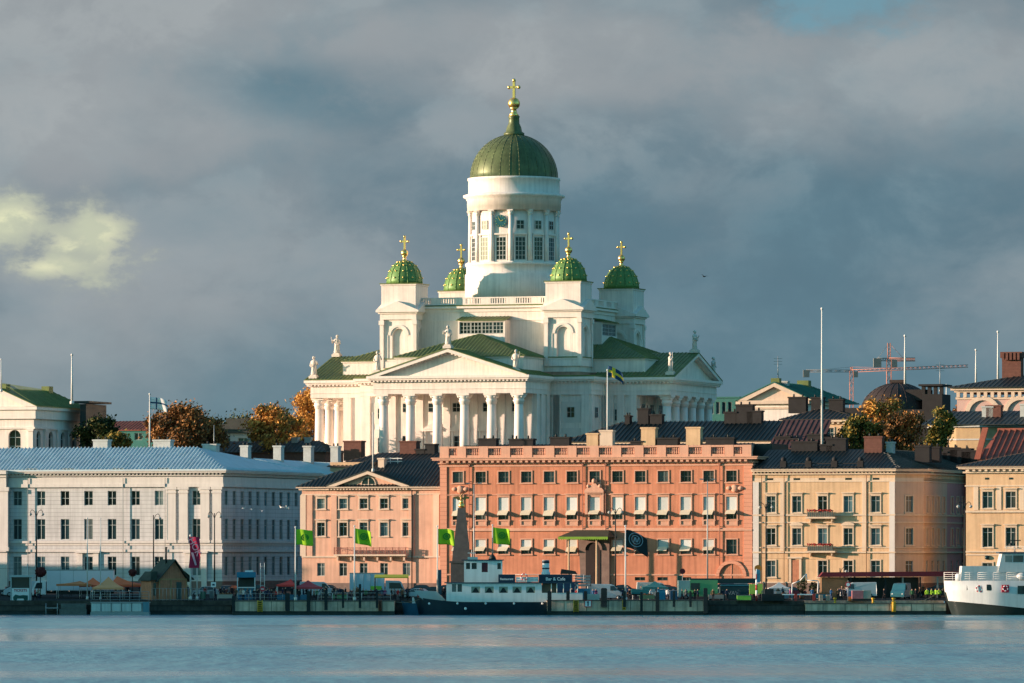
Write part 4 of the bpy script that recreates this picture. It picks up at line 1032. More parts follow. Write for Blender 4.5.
# ===== right hand yellow house
B = Bld('town_house', 'ochre yellow house with a low dark roof at the right edge', 966, 1064, 893)
X = B.x; Z = B.z; L1 = B.L; zb = B.zb; D = 16
xs = [X(p) for p in (987.6, 1010.8, 1034, 1056)]
rows = [(Z(491.5), Z(508), 1.5, 'ledge', 2, (.7,)), (Z(527.5), Z(547), 1.5, 'ledge', 2, (.75,)), (Z(563), Z(580), 1.5, 'plain', 2, (.7,))]
w_ = grid(B, Matrix(), xs, rows, YEL, 0, L1, zb - 1, Z(473), YET); shell(w_, 0, L1, D, zb - 1, Z(473)); B.part(w_, 'wall', YEL)
m = MB(); moulding(m, 0, L1, [(Z(486.5), Z(485), .14), (Z(473), Z(471.4), .4), (Z(469), Z(467.5), .95), (Z(467.5), Z(466), 1.15)], D=D); m.box(0, L1, -.3, D, Z(471.4), Z(469)); dentils(m, 0, L1, Z(471.3), Z(469.1), -.8, -.3, .9, .4); B.part(m, 'cornice', YET)
m = MB(); moulding(m, 0, L1, [(Z(512.5), Z(510.5), .35), (Z(552.5), Z(551), .3), (Z(555.5), Z(554), .15)], right=False, left=False)
for p in (976, 999, 1022): x = X(p); m.box(x - .35, x + .35, -.1, -.002, Z(510), Z(486.8))
B.part(m, 'string_course', YET)
m = MB()
for p in (987, 1011): x = X(p); m.box(x - .3, x + .3, -.03, .01, Z(479.5), Z(477.5)); m.sphere((x, -.05, Z(557.5)), .35, 8, 6)
B.part(m, 'attic_vent', GLASS)
hip(B, 0, L1, D, Z(465.8), Z(450, back=8), 9, 0, ov=1.2, m=ROOFK, seam=.6)
# ---------------------------------------------------------------- houses, roofs and trees behind
def bg(name, label, p0, p1, Yc, zb=None, cat='building', theta=TH): return Bld(name, label, p0, p1, Yc, zb, theta, cat=cat)
def body(B, x0, x1, y0, y1, z1, m, name='wall', z0=None):
    b = MB(); b.box(x0, x1, y0, y1, B.zb - 1 if z0 is None else z0, z1); return B.part(b, name, m)
# library with green roof, far left
B = bg('library', 'cream neoclassical hall with arched windows and a green roof behind the pale blue building', -30, 34, 1060)
X, Z, L1 = B.x, B.z, B.L; D = 24
b = MB(); b.archwall(0, L1, B.zb, Z(410), X(14.5), 2.4, Z(455), Z(436.5), d=.6, back=False); b.add([(0, 24, B.zb), (L1, 24, B.zb), (L1, 24, Z(410)), (0, 24, Z(410))], [(0, 1, 2, 3)])
MSs = side(L1)
b.M = MSs
for i, y in enumerate((1.4, 7.2, 13.0, 18.8)): pass
b.M = Matrix()
B.part(b, 'wall', W)
b = MB(MSs)
segs = [(0, 5.2, 2.2), (5.2, 11, 8.0), (11, 16.8, 13.8), (16.8, 24, 19.4)]
for a_, e_, c_ in segs: b.archwall(a_, e_, B.zb, Z(410), c_, 2.0, Z(455), Z(436.5), d=.6, back=False)
B.part(b, 'wall', W)
for M_, xx, w_ in [(Matrix(), X(14.5), 2.4)] + [(MSs, c_, 2.0) for _, _, c_ in segs]:
    h_ = Z(436.5) - Z(455) + w_ / 2
    put_win(B.root, M_, xx, .5, Z(455), w_, h_, 2, (.35, .7), .1, frame=FRW, zoff=-B.zb)
b = MB()
for M_ in (Matrix(), MSs):
    b.M = M_; l_ = L1 if M_ == Matrix() else D
    b.box(0, l_ + (.3 if M_ == Matrix() else 0), -.3, .0, Z(429), Z(427)); b.box(0, l_ + (.9 if M_ == Matrix() else 0), -.9, 0, Z(410), Z(407)); b.box(0, l_ + (.5 if M_ == Matrix() else 0), -.5, 0, Z(419), Z(410))
    for xx in ((.6, l_ - .6) if M_ == Matrix() else (5.2, 11, 16.8, 23.3)): b.box(xx - .5, xx + .5, -.3, -.002, B.zb, Z(429)); b.box(xx - .65, xx + .65, -.45, -.002, Z(431.5), Z(429))
b.M = Matrix(); B.part(b, 'cornice', WT)
xa, xc = -10, X(0); ze = Z(406.8); zr = Z(389)
b = MB(); b.prism([(2 * xc - L1 - .5, ze), (L1 + .5, ze), (xc, zr)], -.2, 2); B.part(b, 'pediment', W)
b = MB(); b.prism([(L1 + .9, ze), (L1 - 1.6, ze), (xc, zr - .7), (xc, zr + .1)], -.9, -.1); B.part(b, 'raking_cornice', WT)
b = MB(); b.slope([(L1 + 1, -1, ze + .1), (L1 + 1, D + 1, ze + .1), (xc + 2, D - 5, zr + .2), (xc, -1, zr + .2)], .8); b.slope([(2 * xc - L1, D + 1, ze), (L1 + 1, D + 1, ze + .1), (xc + 2, D - 5, zr + .2)], .8); B.part(b, 'roof', ROOFG)
b = MB(); b.box(xc - 1, xc + 1.2, 0, 2, zr - .5, zr + .9); b.box(xc + 1.5, xc + 3, 16, 18, zr - 1, zr + .9); B.part(b, 'ridge_block', ROOFG)
B = bg('building', 'dark slate gable end beside the cream hall with the green roof', 80, 86, 1075)
body(B, 0, B.L, 0, 10, B.z(404), ROOFD); b = MB(); b.box(-1.5, B.L + .8, -.6, 10.6, B.z(403), B.z(401)); B.part(b, 'roof', ROOFD)
# teal house with red roof
B = bg('building', 'low teal green building with a red roof behind the dark trees', 96, 168, 1150)
b = grid(B, Matrix(), [2.5 + 3.2 * i for i in range(4)], [(B.z(433), B.z(440), 1.6, '', 2, ())], mat('teal_wall', (.04, .17, .15), .8), 0, B.L, B.zb - 1, B.z(430), WT); shell(b, 0, B.L, 12, B.zb - 1, B.z(430)); B.part(b, 'wall', MATS['teal_wall'])
hip(B, 0, B.L, 12, B.z(430), B.z(421, back=6), 0, 0, m=ROOFR, seam=.7)
B = bg('building', 'low white building with a dark flat roof between the two groups of trees', 195, 262, 1160)
b = grid(B, Matrix(), [2.2 + 4 * i for i in range(4)], [(B.z(438), B.z(447), 2.4, '', 2, ())], W, 0, B.L, B.zb - 1, B.z(433), WT); shell(b, 0, B.L, 12, B.zb - 1, B.z(433)); B.part(b, 'wall', mat('grey_white_render', (.40, .43, .43), .8))
b = MB(); b.box(-.6, B.L + .6, -.8, 12.6, B.z(433), B.z(431)); b.prism([(0, B.z(431)), (B.L, B.z(431)), (B.L - 1, B.z(424)), (3, B.z(424))], 1, 12); b.box(5, 11, 4, 10, B.z(424), B.z(418)); B.part(b, 'roof', ROOFD)
# brown roofs in front of the cathedral
B = bg('building', 'brown roofed house with brick chimneys in front of the cathedral columns', 330, 441, 955, cat='building')
X, Z = B.x, B.z; body(B, 0, B.L, 0, 16, Z(462), YEL)
hip(B, 0, B.L, 16, Z(466), Z(446.5, back=8) - 1.0, 6, 0, m=ROOFK, seam=.7)
for p, w2, t, mm in ((353, 1.5, 440.5, BRICK), (409, 1.4, 441, BRICK), (421, .8, 449, BRKD), (431, .8, 444, BRKD)): x = X(p) - 8 * TT; chimney(B, x - w2, x + w2, 7, 9, Z(460), Z(t, back=8), mm)
# big dark seamed roof
B = bg('building', 'house with a wide dark seamed metal roof behind the orange building', 566, 776, 965)
X, Z = B.x, B.z; body(B, 0, B.L, 0, 18, Z(447), YEL)
b = MB(); b.box(0, B.L, -.25, 0, Z(444), Z(441)); B.part(b, 'cornice', YET)
hip(B, 0, B.L, 18, Z(441), Z(411.5, back=9) - 1.6, 7, 0, ov=.5, m=ROOFD, seam=.75, w_=.12, h=.16)
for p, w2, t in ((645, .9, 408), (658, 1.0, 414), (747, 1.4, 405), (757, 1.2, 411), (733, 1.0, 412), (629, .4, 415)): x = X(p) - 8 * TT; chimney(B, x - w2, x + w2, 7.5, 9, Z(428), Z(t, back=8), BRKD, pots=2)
# low rear parapet things right of it
B = bg('building', 'reddish brown gabled roof house behind the yellow corner house', 768, 838, 950)
X, Z = B.x, B.z; body(B, 0, B.L, 0, 12, Z(452), BRICK)
b = MB(); b.slope([(0, -.4, Z(448)), (X(824), -.4, Z(448)), (X(818), 8, Z(420, back=8)), (X(786) - 2.6, 8, Z(420, back=8))], .8); b.box(X(790), X(812), 8, 9, Z(452), Z(420, back=8)); B.part(b, 'roof', mat('maroon_roof', (.085, .04, .04), .7, var=.3))
for p, w2, t in ((779, 1.2, 436), (790, .8, 438), (812, 1.3, 434), (828, 1.0, 437)): x = X(p); chimney(B, x - w2, x + w2, 2, 3.5, Z(450), Z(t, back=2), BRKD, pots=2)
B = bg('building', 'cream walled house with a dark hipped roof left of the autumn tree', 783, 862, 1000)
X, Z = B.x, B.z
b = grid(B, Matrix(), [X(p) for p in (800, 815, 830, 845)], [(Z(428), Z(440), 1.3, 'plain', 2, (.6,))], YEL, 0, B.L, B.zb - 1, Z(422), YET); shell(b, 0, B.L, 14, B.zb - 1, Z(422)); B.part(b, 'wall', YEL)
b = MB(); b.box(-.3, B.L + .6, -.6, 14, Z(422), Z(419.5)); dentils(b, 0, B.L, Z(424), Z(422.2), -.4, 0, .9, .4); B.part(b, 'cornice', YET)
hip(B, 0, B.L, 14, Z(419.3), Z(404, back=7) - .8, 4, 8, ov=.6, m=ROOFK, seam=.75)
for p, w2, t in ((800, 1.5, 396.5), (820, 1.0, 397), (839, 1.2, 399)): x = X(p) - 7 * TT; chimney(B, x - w2, x + w2, 6.5, 8, Z(412), Z(t, back=7), BRKD, pots=2)
# cream gabled hall with green roof
B = bg('building', 'cream hall with a low pediment and dark green roof right of the cathedral', 741, 806, 1120)
X, Z, L1 = B.x, B.z, B.L; body(B, 0, L1, 0, 16, Z(404), W); xc = L1 / 2 + .3; ze, zr = Z(400.5), Z(382.5)
b = MB(); b.box(-.8, L1 + .8, -.8, 16, Z(404), ze); b.box(-.2, L1 + .2, -.25, 0, Z(409), Z(407))
for sg in (-1, 1): xx = xc + sg * (L1 / 2 + 1.2); b.prism([(xx, ze), (xx - sg * 2.2, ze), (xc, zr - .8), (xc, zr)], -.9, -.1)
B.part(b, 'cornice', CREAM)
b = MB(); b.prism([(1.2, ze), (L1 - .8, ze), (xc, zr - .9)], -.15, 3); B.part(b, 'pediment', CREAM)
b = MB(); b.slope([(L1 + 1.5, -1, ze + .1), (L1 + 1.5, 33, ze + .1), (xc, 24, zr + .1), (xc, -1, zr + .1)], .9); b.slope([(-1, 33, ze), (L1 + 1.5, 33, ze + .1), (xc, 24, zr + .1)], .9); b.slope([(-1, -1, ze), (-1, 33, ze), (xc, 24, zr + .1), (xc, -1, zr + .1)], .9); B.part(b, 'roof', ROOFT)
b = MB(); b.box(xc - .8, xc + .8, 0, 1.5, zr - .5, zr + .8); b.box(xc - 1, xc + 1.2, 19, 21, zr - .5, zr + .9); B.part(b, 'ridge_block', ROOFG)
chimney(B, 6, 8, 3, 4.5, Z(395), Z(381, back=3), LCH); body(B, L1, L1 + .02, 16, 30, Z(404), W)
# green glazed annex behind the cathedral's right end
B = bg('building', 'teal green glazed block just right of the cathedral columns', 700, 739, 1210)
b = grid(B, Matrix(), [1.2 + 1.25 * i for i in range(5)], [(B.z(402), B.z(414), .8, '', 1, ())], MATS['teal_wall'], 0, B.L, B.zb - 1, B.z(398), WT); shell(b, 0, B.L, 10, B.zb - 1, B.z(398)); b.box(-.2, B.L + .2, -.2, 10.2, B.z(398), B.z(396.8)); B.part(b, 'wall', MATS['teal_wall'])
# dark dome
B = bg('building', 'building with a dark brown ribbed dome and a flat roofed turret below the cranes', 846, 940, 1060)
X, Z, L1 = B.x, B.z, B.L; body(B, 0, L1, 0, 14, Z(416), BRICK)
b = MB(); cx = X(886); hr = X(886) - X(850); zc = Z(412); H = Z(381.5) - zc
pr = [(hr * math.cos(t), zc + H * math.sin(t)) for t in [R(a) for a in range(0, 91, 9)][:-1]] + [(.4, zc + H)]
b.lathe([(hr, zc - 1)] + pr, cx=cx, cy=8, n=32)
for i in range(24):
    a = 2 * math.pi * i / 24
    for (r0, z0_), (r1, z1_) in zip(pr, pr[1:]): b.tube((cx + r0 * math.cos(a), 8 + r0 * math.sin(a), z0_), (cx + r1 * math.cos(a), 8 + r1 * math.sin(a), z1_), .06, n=4)
b.box(cx - 1.2, cx + 1.2, 7, 9, zc + H, zc + H + .5)
B.part(b, 'dome', mat('brown_dome_sheet', (.035, .024, .022), .6, var=.3))
b = MB(); b.box(X(918), X(938), 3, 9, Z(416), Z(394)); b.box(X(915), X(939), 2.4, 9.6, Z(386), Z(384)); 
for p in (919, 925, 931, 937): b.box(X(p) - .3, X(p) + .3, 3, 3.6, Z(394), Z(386))
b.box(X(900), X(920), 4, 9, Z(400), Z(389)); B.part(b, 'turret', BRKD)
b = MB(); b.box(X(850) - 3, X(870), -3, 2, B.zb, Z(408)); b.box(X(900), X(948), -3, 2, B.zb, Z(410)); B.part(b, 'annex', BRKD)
# pinkish block with arcaded cornice
B = bg('building', 'pale pink building with an arcaded cornice and tall brick chimney at the right edge', 957, 1075, 1010)
X, Z, L1 = B.x, B.z, B.L; PK = mat('pale_rose_plaster', (.54, .36, .32), .85, var=.1)
b = MB(); b.wall(0, L1, B.zb - 1, Z(397)); shell(b, 0, L1, 16, B.zb - 1, Z(397)); B.part(b, 'wall', PK)
b = MB(); b.box(-.9, L1, -.9, 16.5, Z(390), Z(387.3)); b.box(-.4, L1, -.4, 16, Z(392), Z(390)); n = int(L1 / 1.15)
for i in range(n): b.box(i * 1.15, i * 1.15 + .55, -.38, -.002, Z(397), Z(392))
b.box(-.2, L1, -.2, 0, Z(399), Z(397)); B.part(b, 'cornice', CREAM)
b = MB()
for p in (983, 1021): b.ring(X(p), 4.6, Z(414), -.3, -.002, .7, 12)
B.part(b, 'arch_moulding', CREAM)
hip(B, 0, L1, 16, Z(387), Z(375.5, back=8), 9, 0, ov=1.3, m=ROOFD, seam=.8)
c = MB(); x0, x1 = X(1007) - 2.5, X(1026) - 2.5; c.box(x0, x1, 7, 9, Z(385), Z(358, back=8)); c.box(x0 - .25, x1 + .25, 6.75, 9.25, Z(358, back=8), Z(352, back=8))
for i in range(5): xx = x0 + .3 + i * (x1 - x0 - .6) / 4; c.box(xx - .2, xx + .2, 6.4, 6.75, Z(360, back=8), Z(353, back=8))
B.part(c, 'chimney', BRICK)
# long dark teal roof in front of it and curved ochre wall
B = bg('building', 'ochre building with a rounded front under a long dark teal roof', 925, 1060, 975)
X, Z, L1 = B.x, B.z, B.L
pts = [(0, 4), (2, 1.6), (5, .4), (9, 0), (X(1000), 1.2), (X(1008), 3.5), (X(1010), 8), (X(1010), 16), (0, 16)]
b = MB(); b.plan(pts, B.zb - 1, Z(427)); B.part(b, 'wall', mat('ochre_plaster', (.46, .33, .19), .85, var=.15, streak=.1))
b = MB(); q = [(x + (.5 if x > 20 else -.5 if x < 1 else 0), y - (.5 if y < 10 else 0)) for x, y in pts]; b.plan(q, Z(427), Z(424.5)); b.plan([(x, y - .15) for x, y in pts], Z(440), Z(438.5)); B.part(b, 'cornice', LCH)
b = MB(); b.slope([(-1, -.6, Z(424.3)), (L1, -.6, Z(424.3)), (L1, 10, Z(411, back=10)), (1, 10, Z(411, back=10))], .8); b.box(-1, L1, 9.9, 16, Z(424), Z(411, back=10) - .15); B.part(b, 'roof', ROOFD)
for p, w2, t in ((980, .9, 406), (986, 1.2, 405), (1019, 1.0, 404)): chimney(B, X(p) - w2, X(p) + w2, 5, 6.5, Z(418), Z(t, back=5), LCH if p != 986 else BRICK)
B = bg('building', 'steep rusty red gabled roof above the ochre house at the right edge', 978, 1075, 925)
X, Z, L1 = B.x, B.z, B.L; body(B, 0, L1, 0, 12, Z(459), BRICK)
b = MB(); b.slope([(0, -.5, Z(459)), (L1, -.5, Z(459)), (L1, 8, Z(430, back=8)), (X(1003) - 2.6, 8, Z(430, back=8))], .9, .14, .2); b.box(X(1003) - 2.7, L1, 7.8, 8.3, Z(431, back=8), Z(428, back=8)); B.part(b, 'roof', ROOFR)
b = MB(); b.prism([(-.4, Z(459)), (.5, Z(459)), (X(1003) - 2.1, Z(428, back=4)), (X(1003) - 3, Z(428, back=4))], -.8, -.4); B.part(b, 'verge', ROOFR)
B = bg('building', 'row of dark chimneys and vents behind the corner house roof', 934, 984, 930)
X, Z, L1 = B.x, B.z, B.L; body(B, 0, L1 - 2, 0, 10, Z(466), BRKD)
for p, w2, t in ((938, .9, 451), (947, 1.1, 447), (957, 1.6, 448), (968, 1.5, 450)): chimney(B, X(p) - w2, X(p) + w2, 2, 4, Z(466), Z(t), BRKD, pots=2)
# houses that close the streets further back
B = bg('building', 'low brown roofs seen under the trees left of the cathedral', 205, 325, 1085)
body(B, 0, B.L, 0, 10, B.z(452), BRICK); hip(B, 0, B.L, 10, B.z(452), B.z(441, back=5), 3, 3, m=ROOFK, seam=.8)
for p in (243, 287, 300): chimney(B, B.x(p) - .6, B.x(p) + .6, 4, 5, B.z(448), B.z(437.5, back=4), LCH)
# out of the frame on the left: unseen houses added and shaped to shade quay and ground floor
def row(label, x0, x1, y0, y1, z0, zsouth, znorth, m):
    t = thing('shade_caster_house', label, 'building', (x0, y0, z0)); b = MB(); w_ = x1 - x0; d_ = y1 - y0
    b.add([(0, 0, 0), (w_, 0, 0), (w_, 0, zsouth - z0), (0, 0, zsouth - z0), (0, d_, 0), (w_, d_, 0), (w_, d_, znorth - z0), (0, d_, znorth - z0)], [(0, 1, 2, 3), (4, 7, 6, 5), (0, 3, 7, 4), (1, 5, 6, 2), (3, 2, 6, 7)]); b.build('wall', m, t)
    r = MB(); r.add([(-.4, -.4, zsouth - z0 + .02), (w_ + .4, -.4, zsouth - z0 + .02), (w_ + .4, d_ + .4, znorth - z0 + .02), (-.4, d_ + .4, znorth - z0 + .02)], [(0, 1, 2, 3)]); r.build('roof', ROOFD, t)
    i = 2.5
    while i < w_ - 2:
        for z in (3, 7, 11, 15):
            if z < min(zsouth, znorth) - z0 - 2: 
                g, f = win_mesh(1.4, 2.2, 2, (.7,)); o = link('window', g, t, (i, -.06, z)); link('frame', f, o)
        i += 3.6
row('long unseen house added off frame left to shade the quay', -168, -140, 800, 884, 1.9, 20.4, 20.4, BEI)
row('unseen house with a sloping roof added to shade the blue ground floor', -168, -150, 905.2, 924, 2.9, 22.3, 15.8, PINKD)

# ---------------------------------------------------------------- trees
leafmat('autumn_orange_leaves', (.14, .07, .025), (.42, .20, .05), (.62, .33, .08))
leafmat('brown_leaves', (.06, .04, .02), (.18, .085, .035), (.34, .16, .05))
leafmat('dark_green_leaves', (.012, .022, .012), (.03, .05, .018), (.09, .085, .025))
leafmat('olive_leaves', (.03, .045, .015), (.10, .10, .025), (.36, .23, .05))
BARK = mat('bark', (.06, .045, .035), .95, var=.3, scale=2)
def tree(px, Y, top, wpx, leaf, label, seed=1, n=5200, base=None, ls=.34, low=None):
    n = int(n * 1.35); wpx *= 1.12
    rnd = random.Random(seed); zg = ground(Y) if base is None else base; zt = PZ(top, Y); H = zt - zg; rw = wpx * Y / F / 2
    t = thing('broadleaf_tree', label, 'tree', (PX(px, Y), Y, zg), 0, 'trees among the houses')
    tr = MB(); tr.tube((0, 0, -.3), (.1, .1, H * .45), .38, .26); limbs = []
    cl = []
    zc0 = (PZ(low, Y) - zg) if low else H * .35
    K = 26
    for i in range(K):
        a = rnd.uniform(0, 6.28); f = rnd.random() ** .6; z = zc0 + (H - zc0) * rnd.uniform(.08, .9); k = math.sin(math.pi * min(1, max(.1, (z - zc0) / (H - zc0)))) ** .5
        r = rw * .86 * f * (k * .6 + .4); s = rnd.uniform(.2, .42) * rw
        cl.append((r * math.cos(a), r * math.sin(a), min(z, H - s * .9), s))
    cl.append((0, 0, H - rw * .36, rw * .34))
    for c in cl:
        b0 = Vector((.1, .1, H * rnd.uniform(.25, .45))); tr.tube(b0, (c[0], c[1], c[2]), .13, .04, n=5)
    tr.build('trunk', BARK, t)
    vs = []; fs = []
    for i in range(n):
        c = cl[rnd.randrange(len(cl))]
        while True:
            d = Vector((rnd.uniform(-1, 1), rnd.uniform(-1, 1), rnd.uniform(-1, 1)))
            if d.length < 1: break
        d = d * (.6 + .55 * rnd.random())
        p = Vector(c[:3]) + Vector((d.x, d.y, d.z * .85)) * c[3] * rnd.choice((1, 1, 1.15, 1.35, 1.75))
        s = ls * rnd.uniform(.5, 1.15); a = Vector((rnd.gauss(0, 1), rnd.gauss(0, 1), rnd.gauss(0, 1))).normalized(); b = a.orthogonal().normalized(); c2 = a.cross(b)
        o = len(vs); vs += [p + b * s, p + c2 * s * .6, p - b * s, p - c2 * s * .6]; fs.append((o, o + 1, o + 2, o + 3))
    me = bpy.data.meshes.new('crown'); me.from_pydata([tuple(v) for v in vs], [], fs); me.materials.append(MATS[leaf]); link('crown', me, t)
    return t
tree(97, 1090, 417, 40, 'dark_green_leaves', 'dark green round tree behind the left chimneys of the blue roof', 1, 4200, low=452)
tree(116, 1085, 431, 26, 'olive_leaves', 'small olive tree just right of the dark green one', 12, 2400, low=452)
tree(180, 1075, 402, 58, 'brown_leaves', 'wide brown autumn tree behind the blue roof', 2, 6500, low=455)
tree(208, 1095, 417, 36, 'brown_leaves', 'lower dark brown tree right of the wide brown one', 3, 3200, low=455)
tree(236, 1250, 414, 60, 'dark_green_leaves', 'low dark tree far behind the flat roofed white building', 13, 3500, base=20, low=440)
tree(268, 1100, 405, 42, 'autumn_orange_leaves', 'orange autumn tree left of the cathedral', 4, 5200, low=452)
tree(290, 1120, 415, 34, 'autumn_orange_leaves', 'smaller orange tree between the two taller orange trees', 5, 3600, low=452)
tree(309, 1165, 388, 36, 'autumn_orange_leaves', 'tall orange tree touching the left end of the cathedral', 6, 5600, low=452)
tree(862, 940, 415, 42, 'olive_leaves', 'olive green tree above the yellow corner house roof', 7, 4600, low=462, ls=.3)
tree(887, 944, 398, 54, 'autumn_orange_leaves', 'large orange tree above the yellow corner house roof', 8, 8200, low=462, ls=.3)
tree(903, 938, 412, 44, 'brown_leaves', 'brown tree filling the gap right of the large orange one', 14, 4600, low=465, ls=.3)
tree(940, 934, 406, 30, 'olive_leaves', 'slim green tree with a yellow top near the curved ochre building', 9, 4200, low=465, ls=.28)
tree(848, 942, 425, 22, 'olive_leaves', 'sparse small tree left of the olive green tree', 15, 1500, low=458, ls=.28)
tree(964, 1000, 404, 20, 'brown_leaves', 'small brown tree before the pale pink building', 10, 1600, low=425)
tree(975, 998, 408, 16, 'brown_leaves', 'smallest brown tree before the pale pink building', 11, 1200, low=425)

# ---------------------------------------------------------------- cranes and poles
CRM = mat('crane_red_paint', (.50, .22, .16), .6, var=.15); CRG = mat('crane_grey_paint', (.22, .22, .21), .6, var=.15)
def lattice(m, p0, p1, w, n, r=.12):
    p0 = Vector(p0); p1 = Vector(p1); d = (p1 - p0).normalized(); a = d.cross(Vector((0, 1, 0))).normalized(); b = Vector((0, 1, 0)); a *= w / 2; b = b * w / 2
    cs = [a + b, a - b, -a - b, -a + b]
    for c in cs: m.tube(p0 + c, p1 + c, r, n=4)
    for i in range(n):
        q0 = p0.lerp(p1, i / n); q1 = p0.lerp(p1, (i + 1) / n)
        for j in range(4): m.tube(q0 + cs[j], q1 + cs[(j + 1) % 4], r * .7, n=4)
def crane(px, Y, top, jl, jr, yj, yj2, mt, label, wpx):
    s = Y / F; zg = ground(Y); t = thing('tower_crane', label, 'crane', (PX(px, Y), Y, zg))
    zj = PZ(yj, Y) - zg; zt = PZ(top, Y) - zg; w = wpx * s
    m = MB(); lattice(m, (0, 0, 0), (0, 0, zj), w, 22, .16); m.build('mast', mt, t)
    m = MB(); lattice(m, (0, 0, zj), (0, 0, zt), w * .6, 4, .14); m.build('tower_head', mt, t)
    m = MB(); e = Vector(((jr - px) * s, 0, PZ(yj2, Y) - zg)); lattice(m, (0, 0, zj), e, w * .7, 26, .14); m.tube((0, 0, zt), e * .6 + Vector((0, 0, zj)) * .4, .07, n=4); m.build('jib', mt, t)
    m = MB(); e = Vector(((jl - px) * s, 0, zj)); lattice(m, (0, 0, zj), e, w * .6, 5, .14); m.tube((0, 0, zt), e, .07, n=4); m.box(e.x - 1.2, e.x + 1.4, -1, 1, zj - 2.6, zj + .4); m.build('counter_jib', CRG, t)
    m = MB(); m.box(w * .6, w * .6 + 1.8, -1, 1, zj - 2.6, zj - .2); m.build('cab', CRG, t)
crane(889, 2000, 343, 877, 915, 359.5, 359.5, CRM, 'nearer tower crane with a short orange red jib above the dark dome', 4.5)
crane(851.5, 2500, 367, 806, 968, 371, 366, CRM, 'farther tower crane with a long faded jib beyond the dark dome', 3.5)
def pole(px, Y, top, bot, label, w=2.2, m=POLE, name='flagpole', ball=True):
    z0, z1 = PZ(bot, Y), PZ(top, Y); r = w * Y / F / 2
    b = MB(); b.tube((0, 0, 0), (0, 0, z1 - z0), r, r * .55, n=10); b.tube((0, 0, 0), (0, 0, .5), r * 1.8, r * 1.8, n=10)
    t = thing(name, label, 'flagpole' if name == 'flagpole' else 'mast', (PX(px, Y), Y, z0), 0); b.build('pole', m, t)
    if ball: b = MB(); b.sphere((0, 0, z1 - z0 + r), r * 1.1, 8, 6); b.build('finial', POLE, t)
    return t
pole(822, 906, 310, 463, 'tallest white flagpole rising from the yellow corner house roof', 2.6)
pole(905, 1045, 337, 388, 'white flagpole just right of the nearer crane', 2.4)
pole(976, 1020, 351, 386, 'short white flagpole left of the tall brick chimney', 2.2)
pole(998, 1018, 333, 383, 'white flagpole standing closest to the tall brick chimney', 2.4)
pole(946.5, 1060, 386, 410, 'small white pole on a roof beside the dark turret', 2)
pole(72, 1064, 356, 404, 'thick white flagpole on the green roof of the cream hall', 2.4)
pole(1.2, 1064, 360, 392, 'white flagpole at the far left edge on the cream hall roof', 1.6)
pole(149.8, 1060, 395, 450, 'white flagpole with a white flag before the brown tree', 2.0)
pole(607.5, 905, 371, 447, 'white flagpole with a blue and yellow flag on the orange building', 2.0)
pole(373, 905, 414, 472, 'bare white flagpole on the pink house roof', 1.6)
pole(214, 1040, 425, 462, 'thin pale antenna mast left of the low white building', 1.2, STEEL, 'antenna_mast', False)
def antenna(px, Y, top, bot, label):
    t = pole(px, Y, top, bot, label, 1.1, STEEL, 'antenna_mast', False); b = MB(); h = PZ(top, Y) - PZ(bot, Y)
    for z in (.7, .8, .9): b.box(-.8, .8, -.04, .04, h * z, h * z + .08)
    b.build('aerial', STEEL, t)
antenna(778, 1125, 356, 384, 'thin television aerial above the cream gabled hall')
antenna(940, 1100, 362, 392, 'thin television aerial right of the flat roofed turret')
def flag_mesh(w, h, m, nx=14, nz=8, wave=.25, droop=.0, seed=1, twist=0):
    b = MB(); vs = []; fs = []
    for j in range(nz + 1):
        for i in range(nx + 1):
            u, v = i / nx, j / nz
            vs.append((w * u * (1 - .06 * math.sin(u * 5 + v)), wave * math.sin(u * 7 + v * 1.6 + seed) * u, h * v - droop * u * u * h + .05 * math.sin(u * 6 + seed)))
    for j in range(nz):
        for i in range(nx): a = j * (nx + 1) + i; fs.append((a, a + 1, a + nx + 2, a + nx + 1))
    return vs, fs
def flag(px, Y, x1, y0, y1, m, label, droop=0, seed=1, wave=.25, decor=None, name='flag', cols=None):
    z0 = PZ(y1, Y); w = (x1 - px) * Y / F; h = PZ(y0, Y) - z0
    vs, fs = flag_mesh(w, h, m, seed=seed, droop=droop, wave=wave); b = MB(); b.add(vs, fs, True)
    mats_ = [m]
    if cols: mats_ = cols[0]; b.mi = [cols[1]((f[0] % 15) / 14, (f[0] // 15) / 8) for f in fs]
    me = b.mesh(name, mats_); o = link(name, me, None, (PX(px, Y) + .1, Y, z0)); tag(o, label, 'flag')
    sd = o.modifiers.new('thickness', 'SOLIDIFY'); sd.thickness = .02
    return o
BLUEF = mat('blue_cloth', (.01, .05, .13), .8, var=.05); YELF = mat('yellow_cloth', (.8, .55, .05), .8, var=.05)
flag(607.5, 905, 622, 366, 376, BLUEF, 'blue and yellow cross flag flying above the orange building', droop=.9, seed=2, cols=([BLUEF, YELF], lambda u, v: 1 if (.28 < u < .5 or .35 < v < .62) else 0))
flag(149.8, 1060, 166, 397, 409, mat('white_flag_cloth', (.75, .75, .75), .8, var=.05), 'white flag with a blue cross flying over the trees', droop=.3, seed=4, cols=([mat('white_flag_cloth', (1, 1, 1)), BLUEF], lambda u, v: 1 if (.3 < u < .42 or .42 < v < .58) else 0))
